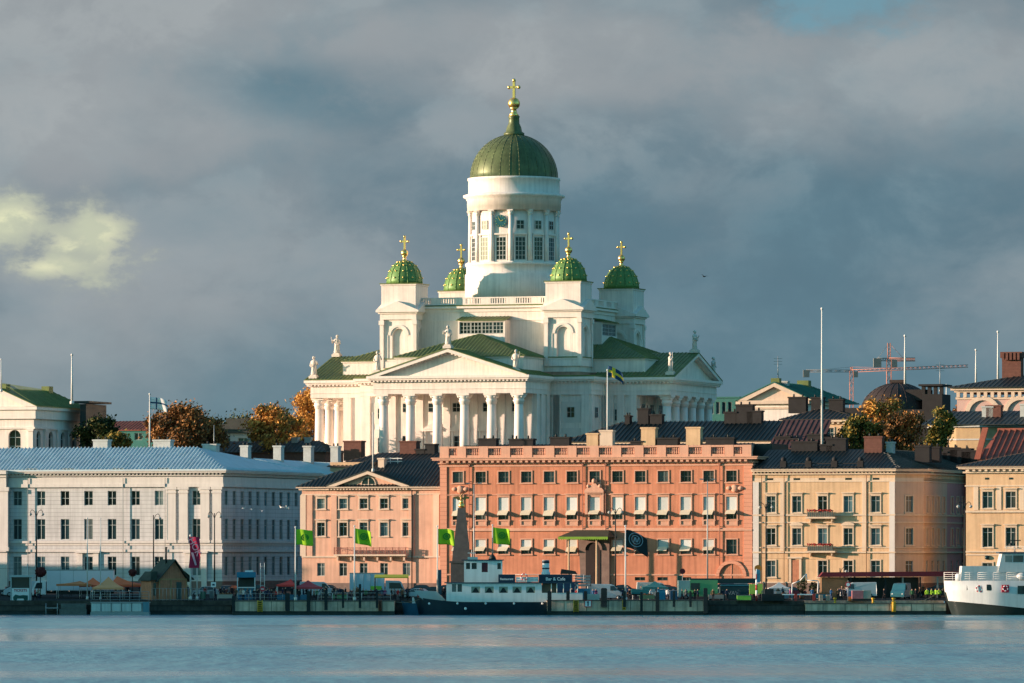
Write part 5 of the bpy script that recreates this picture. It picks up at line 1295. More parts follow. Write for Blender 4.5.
# a bird over the right side
b = MB(); b.sphere((0, 0, 0), .22, 8, 6, sx=2.2, sz=.8); b.sphere((-.55, 0, .08), .13, 6, 5); b.prism([(.4, 0), (.8, .08), (.8, -.04)], -.1, .1)
for sg in (-1, 1): b.add([(-.25, sg * .1, .05), (.25, sg * .1, .05), (.35, sg * .7, .35), (.1, sg * 1.3, .2), (-.1, sg * .7, .38)], [(0, 1, 2, 4), (4, 2, 3)])
o = b.build('seagull', mat('bird_feathers', (.05, .05, .05), .9)); o.location = (PX(704, 700), 700, PZ(276.5, 700)); o.scale = (.45, .45, .45); o.rotation_euler = (R(15), 0, R(60)); tag(o, 'small dark bird flying in the grey sky right of the cathedral', 'bird')
# ---------------------------------------------------------------- quayside: helpers
def zat(Y):
    return 1.93 if Y < 848.6 else ground(Y)
def loc(px, Y, z=None): return (PX(px, Y), Y, zat(Y) if z is None else z)
def paint(name, c, r=.55, **k): return mat(name, c, r, var=k.pop('var', .1), scale=k.pop('scale', 1.5), **k)
def text_mesh(txt, size, m, name='lettering', depth=.01, bold=0):
    cu = bpy.data.curves.new('t', 'FONT'); cu.body = txt; cu.size = size; cu.extrude = depth; cu.align_x = 'CENTER'; cu.align_y = 'CENTER'; cu.offset = bold
    o = bpy.data.objects.new('t', cu); COL.objects.link(o)
    me = bpy.data.meshes.new_from_object(o.evaluated_get(bpy.context.evaluated_depsgraph_get())); bpy.data.objects.remove(o); bpy.data.curves.remove(cu)
    me.name = name; me.materials.clear(); me.materials.append(m); return me
def sign_text(txt, size, m, parent, x, y, z, name='lettering', bold=.01):
    o = link(name, text_mesh(txt, size, m, name, bold=bold), parent, (x, y, z)); o.rotation_euler = (R(90), 0, 0); return o
LETW = mat('white_lettering', (.75, .78, .78), .6, var=0); LETD = mat('dark_lettering', (.03, .06, .10), .6, var=0); LETR = mat('red_lettering', (.45, .04, .06), .6, var=0)

# ---------------------------------------------------------------- people
def skin_person(pose):
    V = []; E = []; RR = []
    def j(p, r, par=None):
        V.append(p); RR.append(r); i = len(V) - 1
        if par is not None: E.append((par, i))
        return i
    st = {'stand': .02, 'walk': .24, 'talk': .05, 'lean': .04}[pose]
    pel = j((0, 0, .95), .145); bel = j((0, 0, 1.12), .135, pel); ch = j((0, 0, 1.33), .165, bel); sh = j((0, .0, 1.45), .11, ch); nk = j((0, 0, 1.53), .06, sh); hd = j((0, -.01, 1.62), .095, nk); tp = j((0, 0, 1.72), .085, hd)
    for s_ in (-1, 1):
        f = -s_ * st
        h_ = j((s_ * .10, 0, .88), .105, pel); k = j((s_ * .11, f * .5 - .02, .50), .07, h_); an = j((s_ * .11, f, .10), .048, k); j((s_ * .12, f - .14, .04), .04, an)
        so = j((s_ * .19, 0, 1.42), .07, sh)
        if pose == 'talk' and s_ > 0: el = j((s_ * .28, -.06, 1.16), .05, so); ha = j((s_ * .18, -.28, 1.25), .036, el)
        elif pose == 'lean': el = j((s_ * .27, -.08, 1.17), .05, so); ha = j((s_ * .16, -.26, 1.08), .036, el)
        else: el = j((s_ * .26, .03 - f * .2, 1.15), .05, so); ha = j((s_ * .27, -.05 - f * .6, .90), .036, el)
        j((V[ha][0] * .98, V[ha][1] - .05, V[ha][2] - .06), .03, ha)
    me = bpy.data.meshes.new('person'); me.from_pydata(V, E, []); o = bpy.data.objects.new('tmp', me); COL.objects.link(o)
    sk = o.modifiers.new('s', 'SKIN'); 
    for i, d in enumerate(me.skin_vertices[0].data): d.radius = (RR[i], RR[i] * (.72 if i in (0, 1, 2) else 1)); d.use_root = (i == 0)
    sb = o.modifiers.new('u', 'SUBSURF'); sb.levels = 1; sb.render_levels = 1
    res = bpy.data.meshes.new_from_object(o.evaluated_get(bpy.context.evaluated_depsgraph_get())); bpy.data.objects.remove(o)
    return res
PP = {k: skin_person(k) for k in ('stand', 'walk', 'talk', 'lean')}
HAIR = mat('brown_hair', (.05, .03, .02), .8, var=0)
def person(px, Y, pose, top, bottom, label, rz=0, h=1.72, group=None, z=None, coat=False):
    me = PP[pose].copy(); me.materials.clear(); me.name = 'person'
    for m in (bottom, top, SKIN, HAIR): me.materials.append(m)
    for p in me.polygons:
        c = p.center
        i = 0 if c.z < (.62 if coat else .93) else 1
        if c.z > 1.50: i = 2
        if c.z > 1.68 or (c.z > 1.56 and c.y > .035): i = 3
        if c.z < .95 and abs(c.x) > .2: i = 2 if c.z < .9 else 1
        p.material_index = i; p.use_smooth = True
    o = link('person', me, None, loc(px, Y, z), rz); k = h / 1.78; o.scale = (k, k, k)
    return tag(o, label, 'person', group)
CL = {n: mat('cloth_' + n, c, .9, var=.08) for n, c in dict(black=(.015, .015, .02), navy=(.02, .03, .07), grey=(.12, .12, .13), red=(.40, .03, .03), denim=(.05, .09, .17), beige=(.35, .28, .2), white=(.6, .6, .6), green=(.04, .14, .06), lime=(.42, .75, .05), purple=(.16, .03, .12), blue=(.04, .15, .32), brown=(.12, .07, .04)).items()}

# ---------------------------------------------------------------- vehicles
def wheel(par, x, y, r, w, n='wheel'):
    m = MB(Matrix.Translation((x, y, r)) @ Matrix.Rotation(R(90), 4, 'X')); m.lathe([(r * .6, -w / 2), (r * .95, -w / 2), (r, -w / 3), (r, w / 3), (r * .95, w / 2), (r * .6, w / 2)], n=20)
    o = m.build(n, TYRE, par); m2 = MB(Matrix.Translation((x, y, r)) @ Matrix.Rotation(R(90), 4, 'X')); m2.lathe([(r * .2, -w / 2 - .01), (r * .58, -w / 2 - .01), (r * .58, w / 2 + .01), (r * .2, w / 2 + .01)], n=14); m2.build('rim', STEEL, o)
def vehicle(px, Y, length, width, prof, glass, wheels, body_m, label, cat_, name='car', rz=0, wr=.32, face=-1, extra=None):
    """prof: side outline (x,z) for a vehicle facing -x; glass: side window outlines"""
    t = thing(name, label, cat_, loc(px, Y), rz)
    m = MB(); w2 = width / 2
    n = len(prof); ins = .0
    zmax = max(z for x, z in prof)
    def half(z): return w2 * (1 - .12 * max(0, (z - zmax * .55) / (zmax * .45)))
    vs = [(x, -half(z), z) for x, z in prof] + [(x, half(z), z) for x, z in prof]
    m.add(vs, [list(range(n)), list(range(2 * n - 1, n - 1, -1))] + [(i, i + n, (i + 1) % n + n, (i + 1) % n) for i in range(n)])
    b = m.build('body', body_m, t); bv = b.modifiers.new('bevel', 'BEVEL'); bv.width = .05; bv.segments = 2
    for g in glass:
        m = MB(); k = len(g)
        for sg in (-1, 1): m.add([(x, sg * (half(z) + .012), z) for x, z in g], [list(range(k))]); m.add([(x, sg * (half(z) - .02), z) for x, z in g], [list(range(k))])
        m.build('side_window', CGLASS, t)
    for x in wheels:
        for sg in (-1, 1): wheel(t, x, sg * (w2 - .1), wr, .22)
    x0 = min(x for x, z in prof); x1 = max(x for x, z in prof)
    for sg in (-1, 1):
        m = MB(); m.sphere((x0 + .03, sg * w2 * .72, .68 if name == 'car' else .75), .11, 8, 6, sx=.5, sy=1.4); m.build('headlight', mat('lamp_glass', (.7, .7, .65), .2, var=0), t)
        m = MB(); m.box(x1 - .04, x1 + .02, sg * w2 * .72 - .1, sg * w2 * .72 + .1, .7, .95); m.build('tail_light', mat('tail_lamp_red', (.4, .02, .02), .3, var=0), t)
    return t
CARP = [(-2.1, .3), (-2.12, .62), (-1.95, .8), (-1.05, .92), (-.45, 1.38), (.2, 1.45), (1.1, 1.4), (1.75, 1.0), (2.1, .92), (2.15, .5), (2.1, .28)]
CARG = [[(-.95, .95), (-.42, 1.32), (.28, 1.38), (.28, .95)], [(.36, .95), (.36, 1.38), (1.05, 1.33), (1.55, .97)]]
VANP = [(-2.6, .3), (-2.62, .85), (-2.4, 1.1), (-1.75, 1.35), (-1.15, 2.1), (-.8, 2.25), (2.6, 2.3), (2.68, 1.2), (2.65, .3)]
VANG = [[(-1.7, 1.4), (-1.12, 2.02), (-.6, 2.02), (-.6, 1.35)]]
def car(px, Y, m, label, rz=0): return vehicle(px, Y, 4.2, 1.75, CARP, CARG, (-1.35, 1.3), m, label, 'car', 'car', rz)
def van(px, Y, m, label, rz=0): return vehicle(px, Y, 5.2, 2.0, VANP, VANG, (-1.75, 1.7), m, label, 'van', 'van', rz, .35)
def boxtruck(px, Y, L, H, cabm, boxm, label, flip=False, cabw=2.1):
    t = thing('box_truck', label, 'truck', loc(px, Y), math.pi if flip else 0)
    m = MB(); m.box(0, L, -1.2, 1.2, 1.0, H); o = m.build('cargo_box', boxm, t)
    m = MB()
    for i in range(1, 5): m.box(L * i / 5 - .02, L * i / 5 + .02, -1.215, 1.215, 1.02, H - .02)
    m.box(-.02, L + .02, -1.22, 1.22, H - .12, H + .01); m.box(-.02, L + .02, -1.22, 1.22, 1.0, 1.12); m.build('box_trim', STEEL, o)
    pr = [(-cabw, .45), (-cabw - .05, 1.2), (-cabw + .45, 2.25), (-cabw + .75, 2.45), (-.15, 2.5), (-.15, .45)]
    m = MB(); m.prism(pr, -1.1, 1.1); c = m.build('cab', cabm, t); bv = c.modifiers.new('b', 'BEVEL'); bv.width = .06; bv.segments = 2
    m = MB()
    for sg in (-1, 1): m.prism([(-cabw + .3, 1.35), (-cabw + .62, 2.15), (-.7, 2.2), (-.7, 1.35)], sg * 1.11, sg * 1.13)
    m.build('side_window', CGLASS, c)
    m = MB(); m.add([(-cabw - .02, -.95, 1.3), (-cabw - .02, .95, 1.3), (-cabw + .42, .95, 2.2), (-cabw + .42, -.95, 2.2)], [(0, 1, 2, 3)]); m.build('windscreen', CGLASS, c)
    m = MB(); m.box(-.2, L, -.5, .5, .6, .95); m.box(1.4, L - 1.6, -1.15, -1.05, .5, .9); m.build('chassis', IRON, t)
    for x in (-cabw + .75, L - 1.7): 
        for sg in (-1, 1): wheel(t, x, sg * .98, .45, .28)
    for sg in (-1, 1): m = MB(); m.sphere((-cabw - .04, sg * .8, .8), .13, 8, 6, sx=.5); m.build('headlight', MATS['lamp_glass'], t)
    return t
mat('lamp_glass', (.7, .7, .65), .2, var=0)

# ---------------------------------------------------------------- boats
def hull(L, beam, deck, bowrise, m, t, zw=-.6, sheer=.3, bow=.18, stern=.9, name='hull', z0=None, n=22, fore=1.0):
    """bow towards -x at x=0, stern at x=L"""
    b = MB(); rows = []; lv = 6
    for i in range(n + 1):
        u = i / n; x = L * u
        hb = beam / 2 * min(1, (max(u, .0) / bow) ** .6) * (1 if u < stern else (1 - .35 * ((u - stern) / (1 - stern)) ** 2))
        hd = deck + bowrise * max(0, 1 - u / .3) ** 2
        zb_ = zw if z0 is None else z0
        row = []
        for k in range(lv + 1):
            v = k / lv; z = zb_ + (hd - zb_) * v; w_ = hb * (.62 + .38 * v ** .6); xx = x - fore * (v - .2) * max(0, 1 - u / .2)
            row.append((xx, w_, z))
        rows.append(row)
    for sg in (-1, 1):
        vs = [(x, sg * w_, z) for r in rows for x, w_, z in r]; k = lv + 1
        b.add(vs, [(i * k + j, (i + 1) * k + j, (i + 1) * k + j + 1, i * k + j + 1) for i in range(n) for j in range(lv)], True)
    top = [(r[-1][0], -r[-1][1], r[-1][2] - .03) for r in rows] + [(r[-1][0], r[-1][1], r[-1][2] - .03) for r in reversed(rows)]
    m_ = len(rows)
    b.add(top, [(i, i + 1, 2 * m_ - 2 - i, 2 * m_ - 1 - i) for i in range(m_ - 1)])
    r = rows[-1]; b.add([(x, -w_, z) for x, w_, z in r] + [(x, w_, z) for x, w_, z in r], [(j, j + 1, j + 1 + lv + 1, j + lv + 1) for j in range(lv)])
    return b.build(name, m, t)
def railing(par, pts, h, step=1.2, m=POLE, r=.03, rails=(1, .66, .33), name='railing'):
    b = MB()
    for p, q in zip(pts, pts[1:]):
        p = Vector(p); q = Vector(q); k = max(1, int((q - p).length / step))
        for i in range(k + 1): c = p.lerp(q, i / k); b.tube(c, c + Vector((0, 0, h)), r, n=5)
        for f in rails: b.tube(p + Vector((0, 0, h * f)), q + Vector((0, 0, h * f)), r * .8, n=5)
    return b.build(name, m, par)
def ringbuoy(par, x, y, z, r=.38):
    b = MB(Matrix.Translation((x, y, z)) @ Matrix.Rotation(R(90), 4, 'X')); n = 20
    for i in range(n):
        a, c = 2 * math.pi * i / n, 2 * math.pi * (i + 1) / n; b.cur = 0 if (i // 2) % 2 else 1
        b.tube((r * math.cos(a), r * math.sin(a), 0), (r * math.cos(c), r * math.sin(c), 0), .09, n=6)
    return b.build('life_ring', [LETW, mat('life_ring_red', (.5, .03, .06), .6, var=0)], par)
# restaurant ferry moored behind the middle pier
YF = 849.0; s_ = YF / F
def fx(px): return (px - 420) * s_
def fz(py): return PZ(py, YF)
t = thing('ferry', 'white restaurant ferry with a dark navy hull moored in front of the obelisk', 'ferry', (PX(420, YF), YF - 6.2 + 0, 0))
YF2 = YF - 6.2
hull(fx(585), 5.6, fz(601.5), .75, NAVY, t, zw=-.8, bow=.22)
BUL = mat('hull_bulwark_blue', (.34, .42, .43), .5, var=.1)
b = MB(); b.prism([(.0, fz(596)), (-.75, fz(590)), (2.4, fz(591)), (3.7, fz(600)), (.8, fz(601))], -1.1, 1.1); b.build('bow_bulwark', BUL, t)
hs = []; wx = [fx(p) for p in (476, 489.5, 503.5, 517, 530.5)]
z0, z1 = fz(602.5), fz(583)
b = MB(); hh = [(x - .62, x + .62, fz(592.5), fz(586.3)) for x in wx] + [(fx(452.5), fx(457), fz(591.5), fz(583.8)), (fx(458), fx(462.5), fz(591.5), fz(583.8))]
b.M = Matrix.Translation((0, -2.2, 0)); b.wall(fx(447), fx(541.5), z0, z1, hh, d=.1); b.M = Matrix()
b.add([(fx(447), -2.2, z0), (fx(447) + .45, -2.2, z1), (fx(447) + .45, 2.2, z1), (fx(447), 2.2, z0)], [(0, 1, 2, 3)])
b.box(fx(447) + .46, fx(541.5) - .01, -2.19 + .15, 2.2, z0, z1 - .01); b.box(fx(541.5), fx(582), -2.2, -2.1, z0, fz(592.5)); b.box(fx(541.5), fx(582), 2.1, 2.2, z0, fz(592.5))
dk = b.build('deckhouse', BOATW, t)
for x in wx:
    b = MB(); b.box(x - .62, x + .62, -2.12, -2.08, fz(592.5), fz(586.3)); o = b.build('window', mat('pale_cabin_pane', (.30, .33, .26), .5, var=.1), dk)  # pane in one flat pale grey-green
    b = MB(); zz0, zz1 = fz(592.3), fz(586.8); b.prism([(x - .52, zz0), (x + .52, zz0), (x + .12, zz1 - .1), (x - .12, zz1 - .1)], -2.16, -2.13); b.build('curtain', IRON, o)
for p in (454.7, 460.2): b = MB(); b.box(fx(p) - .31, fx(p) + .31, -2.14, -2.1, fz(591.5), fz(583.8)); b.build('window', GLASSC, dk)
b = MB(); b.box(fx(445), fx(583), -2.45, 2.45, z1, z1 + .14); b.build('upper_deck', mat('navy_trim', (.02, .05, .08), .6, var=.1), t)
for p in (551, 556.5, 563, 570, 577): b = MB(); b.tube((fx(p), -2.2, fz(592.5)), (fx(p), -2.2, z1), .06); b.build('deck_post', BOATW, t)
b = MB(); b.box(fx(542), fx(556), -1.8, 1.8, z0, z1); b.build('aft_cabin', mat('varnished_cabin', (.14, .10, .07), .6, var=.2), t)
# wheelhouse
zb_, zt_ = fz(575.5), fz(560.5)
b = MB(); b.M = Matrix.Translation((0, -1.7, 0)); b.wall(fx(464.5), fx(502.5), z1 + .14, zt_, [(fx(466.5), fx(470.5), fz(569), fz(562.8)), (fx(472), fx(477), fz(569), fz(562.8)), (fx(482), fx(488), fz(572), fz(562.5)), (fx(497.5), fx(501), fz(569), fz(563))], d=.1); b.M = Matrix()
b.box(fx(464.5), fx(502.5), -1.55, 1.7, z1 + .14, zt_ - .01)
wh = b.build('wheelhouse', BOATW, t)
for a_, c_, d_, e_, mm in ((466.5, 470.5, 569, 562.8, CGLASS), (472, 477, 569, 562.8, CGLASS), (482, 488, 572, 562.5, mat('red_wheelhouse_door', (.10, .02, .03), .5, var=.1)), (497.5, 501, 569, 563, CGLASS)):
    b = MB(); b.box(fx(a_), fx(c_), -1.63, -1.6, fz(d_), fz(e_)); b.build('window' if mm is CGLASS else 'door', mm, wh)
b = MB(); b.box(fx(462), fx(504), -1.95, 1.95, zt_, zt_ + .14); b.build('roof', MATS['navy_trim'], wh)
b = MB(); b.box(fx(468), fx(478), -1, 1, zt_ + .14, zt_ + .5); b.tube((fx(472), 0, zt_ + .5), (fx(472), 0, zt_ + 1.5), .04); b.box(fx(468), fx(476), -.1, .1, zt_ + 1.0, zt_ + 1.12); b.build('radar', POLE, wh)
b = MB(); b.lathe([(.55, zt_ + .14), (.45, zt_ + .5), (.2, zt_ + .8), (.08, zt_ + 1.0)], cx=fx(492.5), n=10); b.tube((fx(492.5), 0, zt_ + .9), (fx(492.5), 0, fz(538)), .06, .03); b.build('mast', IRON, t)
# name boards and deck rail
for a_, c_, txt, sz in ((498.5, 515, 'Restaurant', .42), (538.5, 571.5, 'Bar & Cafe', .62)):
    b = MB(); b.box(fx(a_), fx(c_), -2.4, -2.34, z1 + .14, fz(574.2)); o = b.build('name_board', mat('navy_board', (.008, .03, .06), .6, var=.1), t)
    sign_text(txt, sz, LETW, o, fx((a_ + c_) / 2), -2.415, (z1 + .14 + fz(574.2)) / 2 - .1)
railing(t, [(fx(515), -2.35, z1 + .14), (fx(538), -2.35, z1 + .14)], 1.1); railing(t, [(fx(571.5), -2.35, z1 + .14), (fx(583), -2.35, z1 + .14)], 1.1)
b = MB(); b.box(fx(516), fx(538), -2.3, -2.27, z1 + .2, z1 + .85); b.build('rail_canvas', BOATW, t)
ringbuoy(t, fx(524), -2.5, z1 + .9, .42)
b = MB(); b.lathe([(.62, z1 + .14), (.62, fz(572)), (.5, fz(571.8)), (.5, fz(560))], cx=fx(545.5), n=16); o = b.build('funnel', BOATW, t)
b = MB(); b.lathe([(.515, fz(563.2)), (.515, fz(560.3))], cx=fx(545.5), n=16); b.lathe([(.515, fz(569)), (.515, fz(567.6))], cx=fx(545.5), n=16); b.build('funnel_band', MATS['navy_trim'], o)
b = MB(); b.lathe([(.05, 0), (.55, .05), (.5, .35), (.2, .55)], n=12); o = b.build('liferaft', BOATW, t); o.location = (fx(528.5), -.8, z1 + .14)
b = MB(); b.prism([(fx(560), z1 + 1.3), (fx(577), z1 + 1.25), (fx(575), z1 + 1.7), (fx(561), z1 + 2.0)], -1.6, 1.6); b.build('awning', IRON, t)
for p in (561, 576): b = MB(); b.tube((fx(p), -1.6, z1 + .14), (fx(p), -1.6, z1 + 1.3), .05); b.build('awning_post', IRON, t)
b = MB()
for i in range(5): b.sphere((fx(430 + i * 28), -2.9, fz(603)), .16, 8, 6)
b.sphere((fx(466), -2.9, fz(608)), .2, 8, 6)
b.build('fender', LETW, t)
# small workboat tied up at the left of the ferry
t = thing('dinghy', 'small blue and white open boat tied between the pier and the ferry', 'boat', (PX(404, 846), 843.5, 0))
hull(3.6, 1.6, fz(603), .4, mat('small_boat_blue', (.02, .10, .16), .5, var=.2), t, zw=-.2, fore=.4)
b = MB(); b.box(1.2, 2.4, -.5, .5, fz(603), fz(597)); b.build('cabin', BOATW, t)
# passenger ship at the right
YS = 846.0; s2 = YS / F
def gx(px): return (px - 943) * s2
def gz(py): return PZ(py, YS)
t = thing('ship', 'white passenger ship with a black hull bottom moored at the right edge', 'ship', (PX(943, YS) + .9, YS - 4.5, 0))
YY = 3.6
hull(24, 7.2, gz(592), .0, mat('black_hull', (.012, .022, .022), .5, var=.3), t, zw=-.8, bow=.3, fore=1.4, z0=-.8)
# white upper hull flares over the black
b = MB(); n = 26; rows = []
for i in range(n + 1):
    u = i / n; x = 24 * u; hb = 3.75 * min(1, (u / .24) ** .5) if u > 0 else .0
    zlo = gz(600.5) - (1.1 * min(1, u / .45)) ; zhi = gz(580.5)
    rows.append([(x - .55 * max(0, 1 - u / .2), hb * .93 + .1, zlo), (x - 1.0 * max(0, 1 - u / .2), hb * .98 + .1, (zlo + zhi) / 2), (x - 1.1 * max(0, 1 - u / .2), hb + .1, zhi)])
for sg in (-1, 1):
    vs = [(x, sg * w_, z) for r in rows for x, w_, z in r]; b.add(vs, [(i * 3 + j, (i + 1) * 3 + j, (i + 1) * 3 + j + 1, i * 3 + j + 1) for i in range(n) for j in range(2)], True)
    # boot line
top = [(r[-1][0], -r[-1][1], r[-1][2]) for r in rows] + [(r[-1][0], r[-1][1], r[-1][2]) for r in reversed(rows)]; k = len(rows)
b.add(top, [(i, i + 1, 2 * k - 2 - i, 2 * k - 1 - i) for i in range(k - 1)]); b.add([(x, -w_, z) for x, w_, z in rows[0]] + [(x, w_, z) for x, w_, z in rows[0]], [(0, 1, 4, 3), (1, 2, 5, 4)])
up = b.build('upper_hull', mat('ship_white', (.56, .57, .57), .5, var=.06, streak=.12), t)
SH = MATS['ship_white']
def hullw(x): u = x / 24; return 3.75 * min(1, (max(u, .001) / .24) ** .5) + .1
for p, w_, h0, h1, mm in ((965.8, .33, 589.5, 584.8, CGLASS), (985, .33, 589.5, 584.8, CGLASS), (1015.5, .32, 593, 586, CGLASS), (1020.5, .32, 593, 586, CGLASS)):
    x = gx(p) - .9; y = -hullw(x); b = MB(); b.box(x - w_, x + w_, y - .06, y + .25, gz(h0), gz(h1)); b.box(x - w_ - .08, x + w_ + .08, y - .03, y + .2, gz(h0) - .08, gz(h1) + .08); b.build('window', mm, up)
x = gx(1000.5) - .9; b = MB(); b.box(x - .5, x + .5, -hullw(x) - .08, -hullw(x) + .1, gz(592), gz(584.5)); b.build('red_hatch', MATS['life_ring_red'], up); 
ringbuoy(t, gx(975) - .9, -hullw(gx(975) - .9) - .1, gz(588.5), .42)
ringbuoy(t, gx(1000.5) - .9, -hullw(gx(1000.5) - .9) - .16, gz(588), .33)
pts = [(rows[i][2][0], -rows[i][2][1] + .12, gz(580.5)) for i in range(0, n + 1, 2)]
railing(t, [(rows[0][2][0] + .1, rows[0][2][1], gz(580.5))] + pts, 1.15, rails=(1, .75, .5, .25))
b = MB(); b.lathe([(.62, 0), (.62, .8), (.45, 1.0)], n=14); o = b.build('winch', SH, t); o.location = (1.0, -1.5, gz(580.5))
b = MB(); b.prism([(gx(957) - .9, gz(580.5)), (gx(958.5) - .9, gz(566)), (24, gz(566)), (24, gz(580.5))], -2.3, 2.3); b.build('deckhouse', SH, t)
b = MB(); b.prism([(gx(994) - .9, gz(572)), (gx(998) - .9, gz(553.5)), (24, gz(553.5)), (24, gz(572))], -2.6, 2.6); wh = b.build('bridge', SH, t)
for a_, c_ in ((1001, 1008), (1009, 1019), (1020, 1032)):
    b = MB(); b.box(gx(a_) - .9, gx(c_) - .9, -2.64, -2.58, gz(562), gz(555.5)); b.build('bridge_window', GLASSC, wh)
b = MB(); b.box(gx(995) - .9, 24, -2.9, 2.9, gz(553.5), gz(552)); b.build('roof', mat('navy_trim', (.02, .05, .08)), wh)
railing(wh, [(gx(1002) - .9, -2.5, gz(552)), (22, -2.5, gz(552))], .8)
b = MB(); b.tube((gx(1012) - .9, 0, gz(552)), (gx(1012) - .9, 0, gz(530)), .12, .06); b.box(gx(1008) - .9, gx(1018) - .9, -.1, .1, gz(541), gz(540)); b.sphere((gx(1008) - .9, 0, gz(545)), .3, 8, 6); b.build('mast', IRON, t)
b = MB(); b.box(gx(1014) - .9, gx(1022) - .9, -1.8, -1, gz(580.5), gz(571)); b.sphere((gx(1018) - .9, -2.6, gz(576)), .5, 10, 8, sx=1.6); b.build('deck_locker', SH, t)
for yy, lab in ((-3.9, 0),):
    b = MB(); b.sphere((1.2, -2.2, gz(606)), .01, 6, 5)

# ---------------------------------------------------------------- fixed quay things
def pile(px, Y, top, bot, w=5, label=None, grp='dark timber fender piles along the piers'):
    z0, z1 = PZ(bot, Y), PZ(top, Y); r = w * Y / F / 2
    b = MB(); b.box(-r, r, -r * .8, r * .8, 0, z1 - z0 - .12); b.prism([(-r, z1 - z0 - .12), (r, z1 - z0 - .12), (r * .7, z1 - z0), (-r * .7, z1 - z0)], -r * .8, r * .8)
    for f in (.3, .7): b.box(-r - .03, r + .03, -r * .8 - .03, r * .8 + .03, (z1 - z0) * f, (z1 - z0) * f + .07)
    o = b.build('fender_pile', DWOOD); o.location = (PX(px, Y), Y, z0); tag(o, label, 'post', grp)
YP = 838.55
pl = [(233.5, 596, 612, 3.2, 'dark fender pile at the left end of the left pier'), (287.5, 593, 611, 4.6, 'thick dark fender pile between the ladder and the first green flag'),
      (308.5, 591, 612, 3.6, 'dark fender pile just right of the first green flagpole'), (326, 590, 610, 3.2, 'dark fender pile under the red tent end'), (343, 592, 608, 2.2, 'thin dark pile near the middle of the left pier'),
      (360, 584, 608, 2.4, 'tall dark pile just right of the second green flagpole'), (377, 592, 608, 2.2, 'thin dark pile below the green market stall'),
      (549.5, 591, 613, 4, 'dark fender pile at the left end of the middle pier'), (568, 591, 600, 3.4, 'short dark pile left of the yellow and black ladder'), (585.5, 591, 600, 3.4, 'short dark pile above the square warning sign'),
      (604, 588, 607, 6, 'widest dark fender pile, right of the warning sign'), (624.5, 591, 607, 2.8, 'dark fender pile just left of the black flag pole'), (641.5, 592, 612, 2.6, 'dark fender pile under the blue market stall'),
      (657.5, 592, 612, 3.6, 'dark fender pile right of the blue market stall'), (674, 591, 607, 2.4, 'thin dark fender pile in front of the green van'), (690.5, 591, 607, 2.4, 'thin dark fender pile in front of the green van door'), (705.5, 588, 613, 4, 'dark fender pile at the right end of the middle pier')]
for a in pl: pile(a[0], YP, a[1], a[2], a[3], a[4])
def ladder(px, Y, y0, y1, m, label, w=.62):
    z0, z1 = PZ(y1, Y), PZ(y0, Y); t = thing('quay_ladder', label, 'ladder', (PX(px, Y), Y, z0)); h = z1 - z0
    for sg in (-1, 1): b = MB(); b.tube((sg * w / 2, 0, 0), (sg * w / 2, 0, h), .07, n=6); b.tube((sg * w / 2, 0, h), (sg * w / 2, .5, h), .07, n=6); b.build('rail', m, t)
    for i in range(6): z = h * (i + .5) / 6; b = MB(); b.tube((-w / 2, 0, z), (w / 2, 0, z), .06, n=6); b.build('rung', m, t)
    b = MB(); b.box(-w / 2, w / 2, .08, .12, 0, h - .1); b.build('backplate', DWOOD, t)
YELP = paint('yellow_safety_paint', (.55, .32, .03))
ladder(260, 838.8, 600.5, 612, YELP, 'yellow ladder down the face of the left pier')
ladder(576, 838.8, 600, 612, YELP, 'yellow and black ladder down the face of the middle pier')
ladder(624, 838.8, 600.5, 610, YELP, 'narrow rusty yellow ladder near the black flag', .35)
ladder(380, 838.8, 600.5, 611, paint('rusty_red', (.2, .06, .03)), 'rusty red ladder near the right end of the left pier', .3)
# prohibition sign on the pier
t = thing('warning_sign', 'square white sign with a red border on the face of the middle pier', 'sign', (PX(588, 838.8), 838.8, PZ(607, 838.8)))
b = MB(); b.box(-.5, .5, 0, .06, 0, .95); b.build('panel', LETW, t)
b = MB(); b.box(-.5, .5, -.02, 0, 0, .09); b.box(-.5, .5, -.02, 0, .86, .95); b.box(-.5, -.41, -.02, 0, .09, .86); b.box(.41, .5, -.02, 0, .09, .86); b.build('border', LETR, t)
b = MB(); b.box(-.08, .1, -.02, 0, .15, .8); b.box(-.16, .1, -.02, 0, .62, .72); b.build('symbol', LETD, t)
for px, Y, m, lab in ((835, 843.2, YELP, 'yellow mooring bollard beside the pink and grey container'), (873, 843.2, YELP, 'yellow mooring bollard just right of the pink and grey container'), (893.5, 842.8, YELP, 'larger yellow mooring bollard and fender on the right quay')):
    b = MB(); h = .75
    b.lathe([(.22, 0), (.2, .1), (.15, .15), (.15, h - .25), (.26, h - .15), (.24, h)], n=14); o = b.build('mooring_bollard', m); o.location = (PX(px, Y + 1), Y + 1, PZ(603.2, 843) ); tag(o, lab, 'bollard')
b = MB(); b.box(-.3, .3, -.18, 0, 0, 1.5); b.lathe([(.2, .1), (.2, 1.4)], cy=-.2, n=10); o = b.build('quay_fender', YELP); o.location = (PX(893.5, 843), 842.9, .4); tag(o, 'yellow rubber fender hanging below the larger yellow bollard', 'fender')

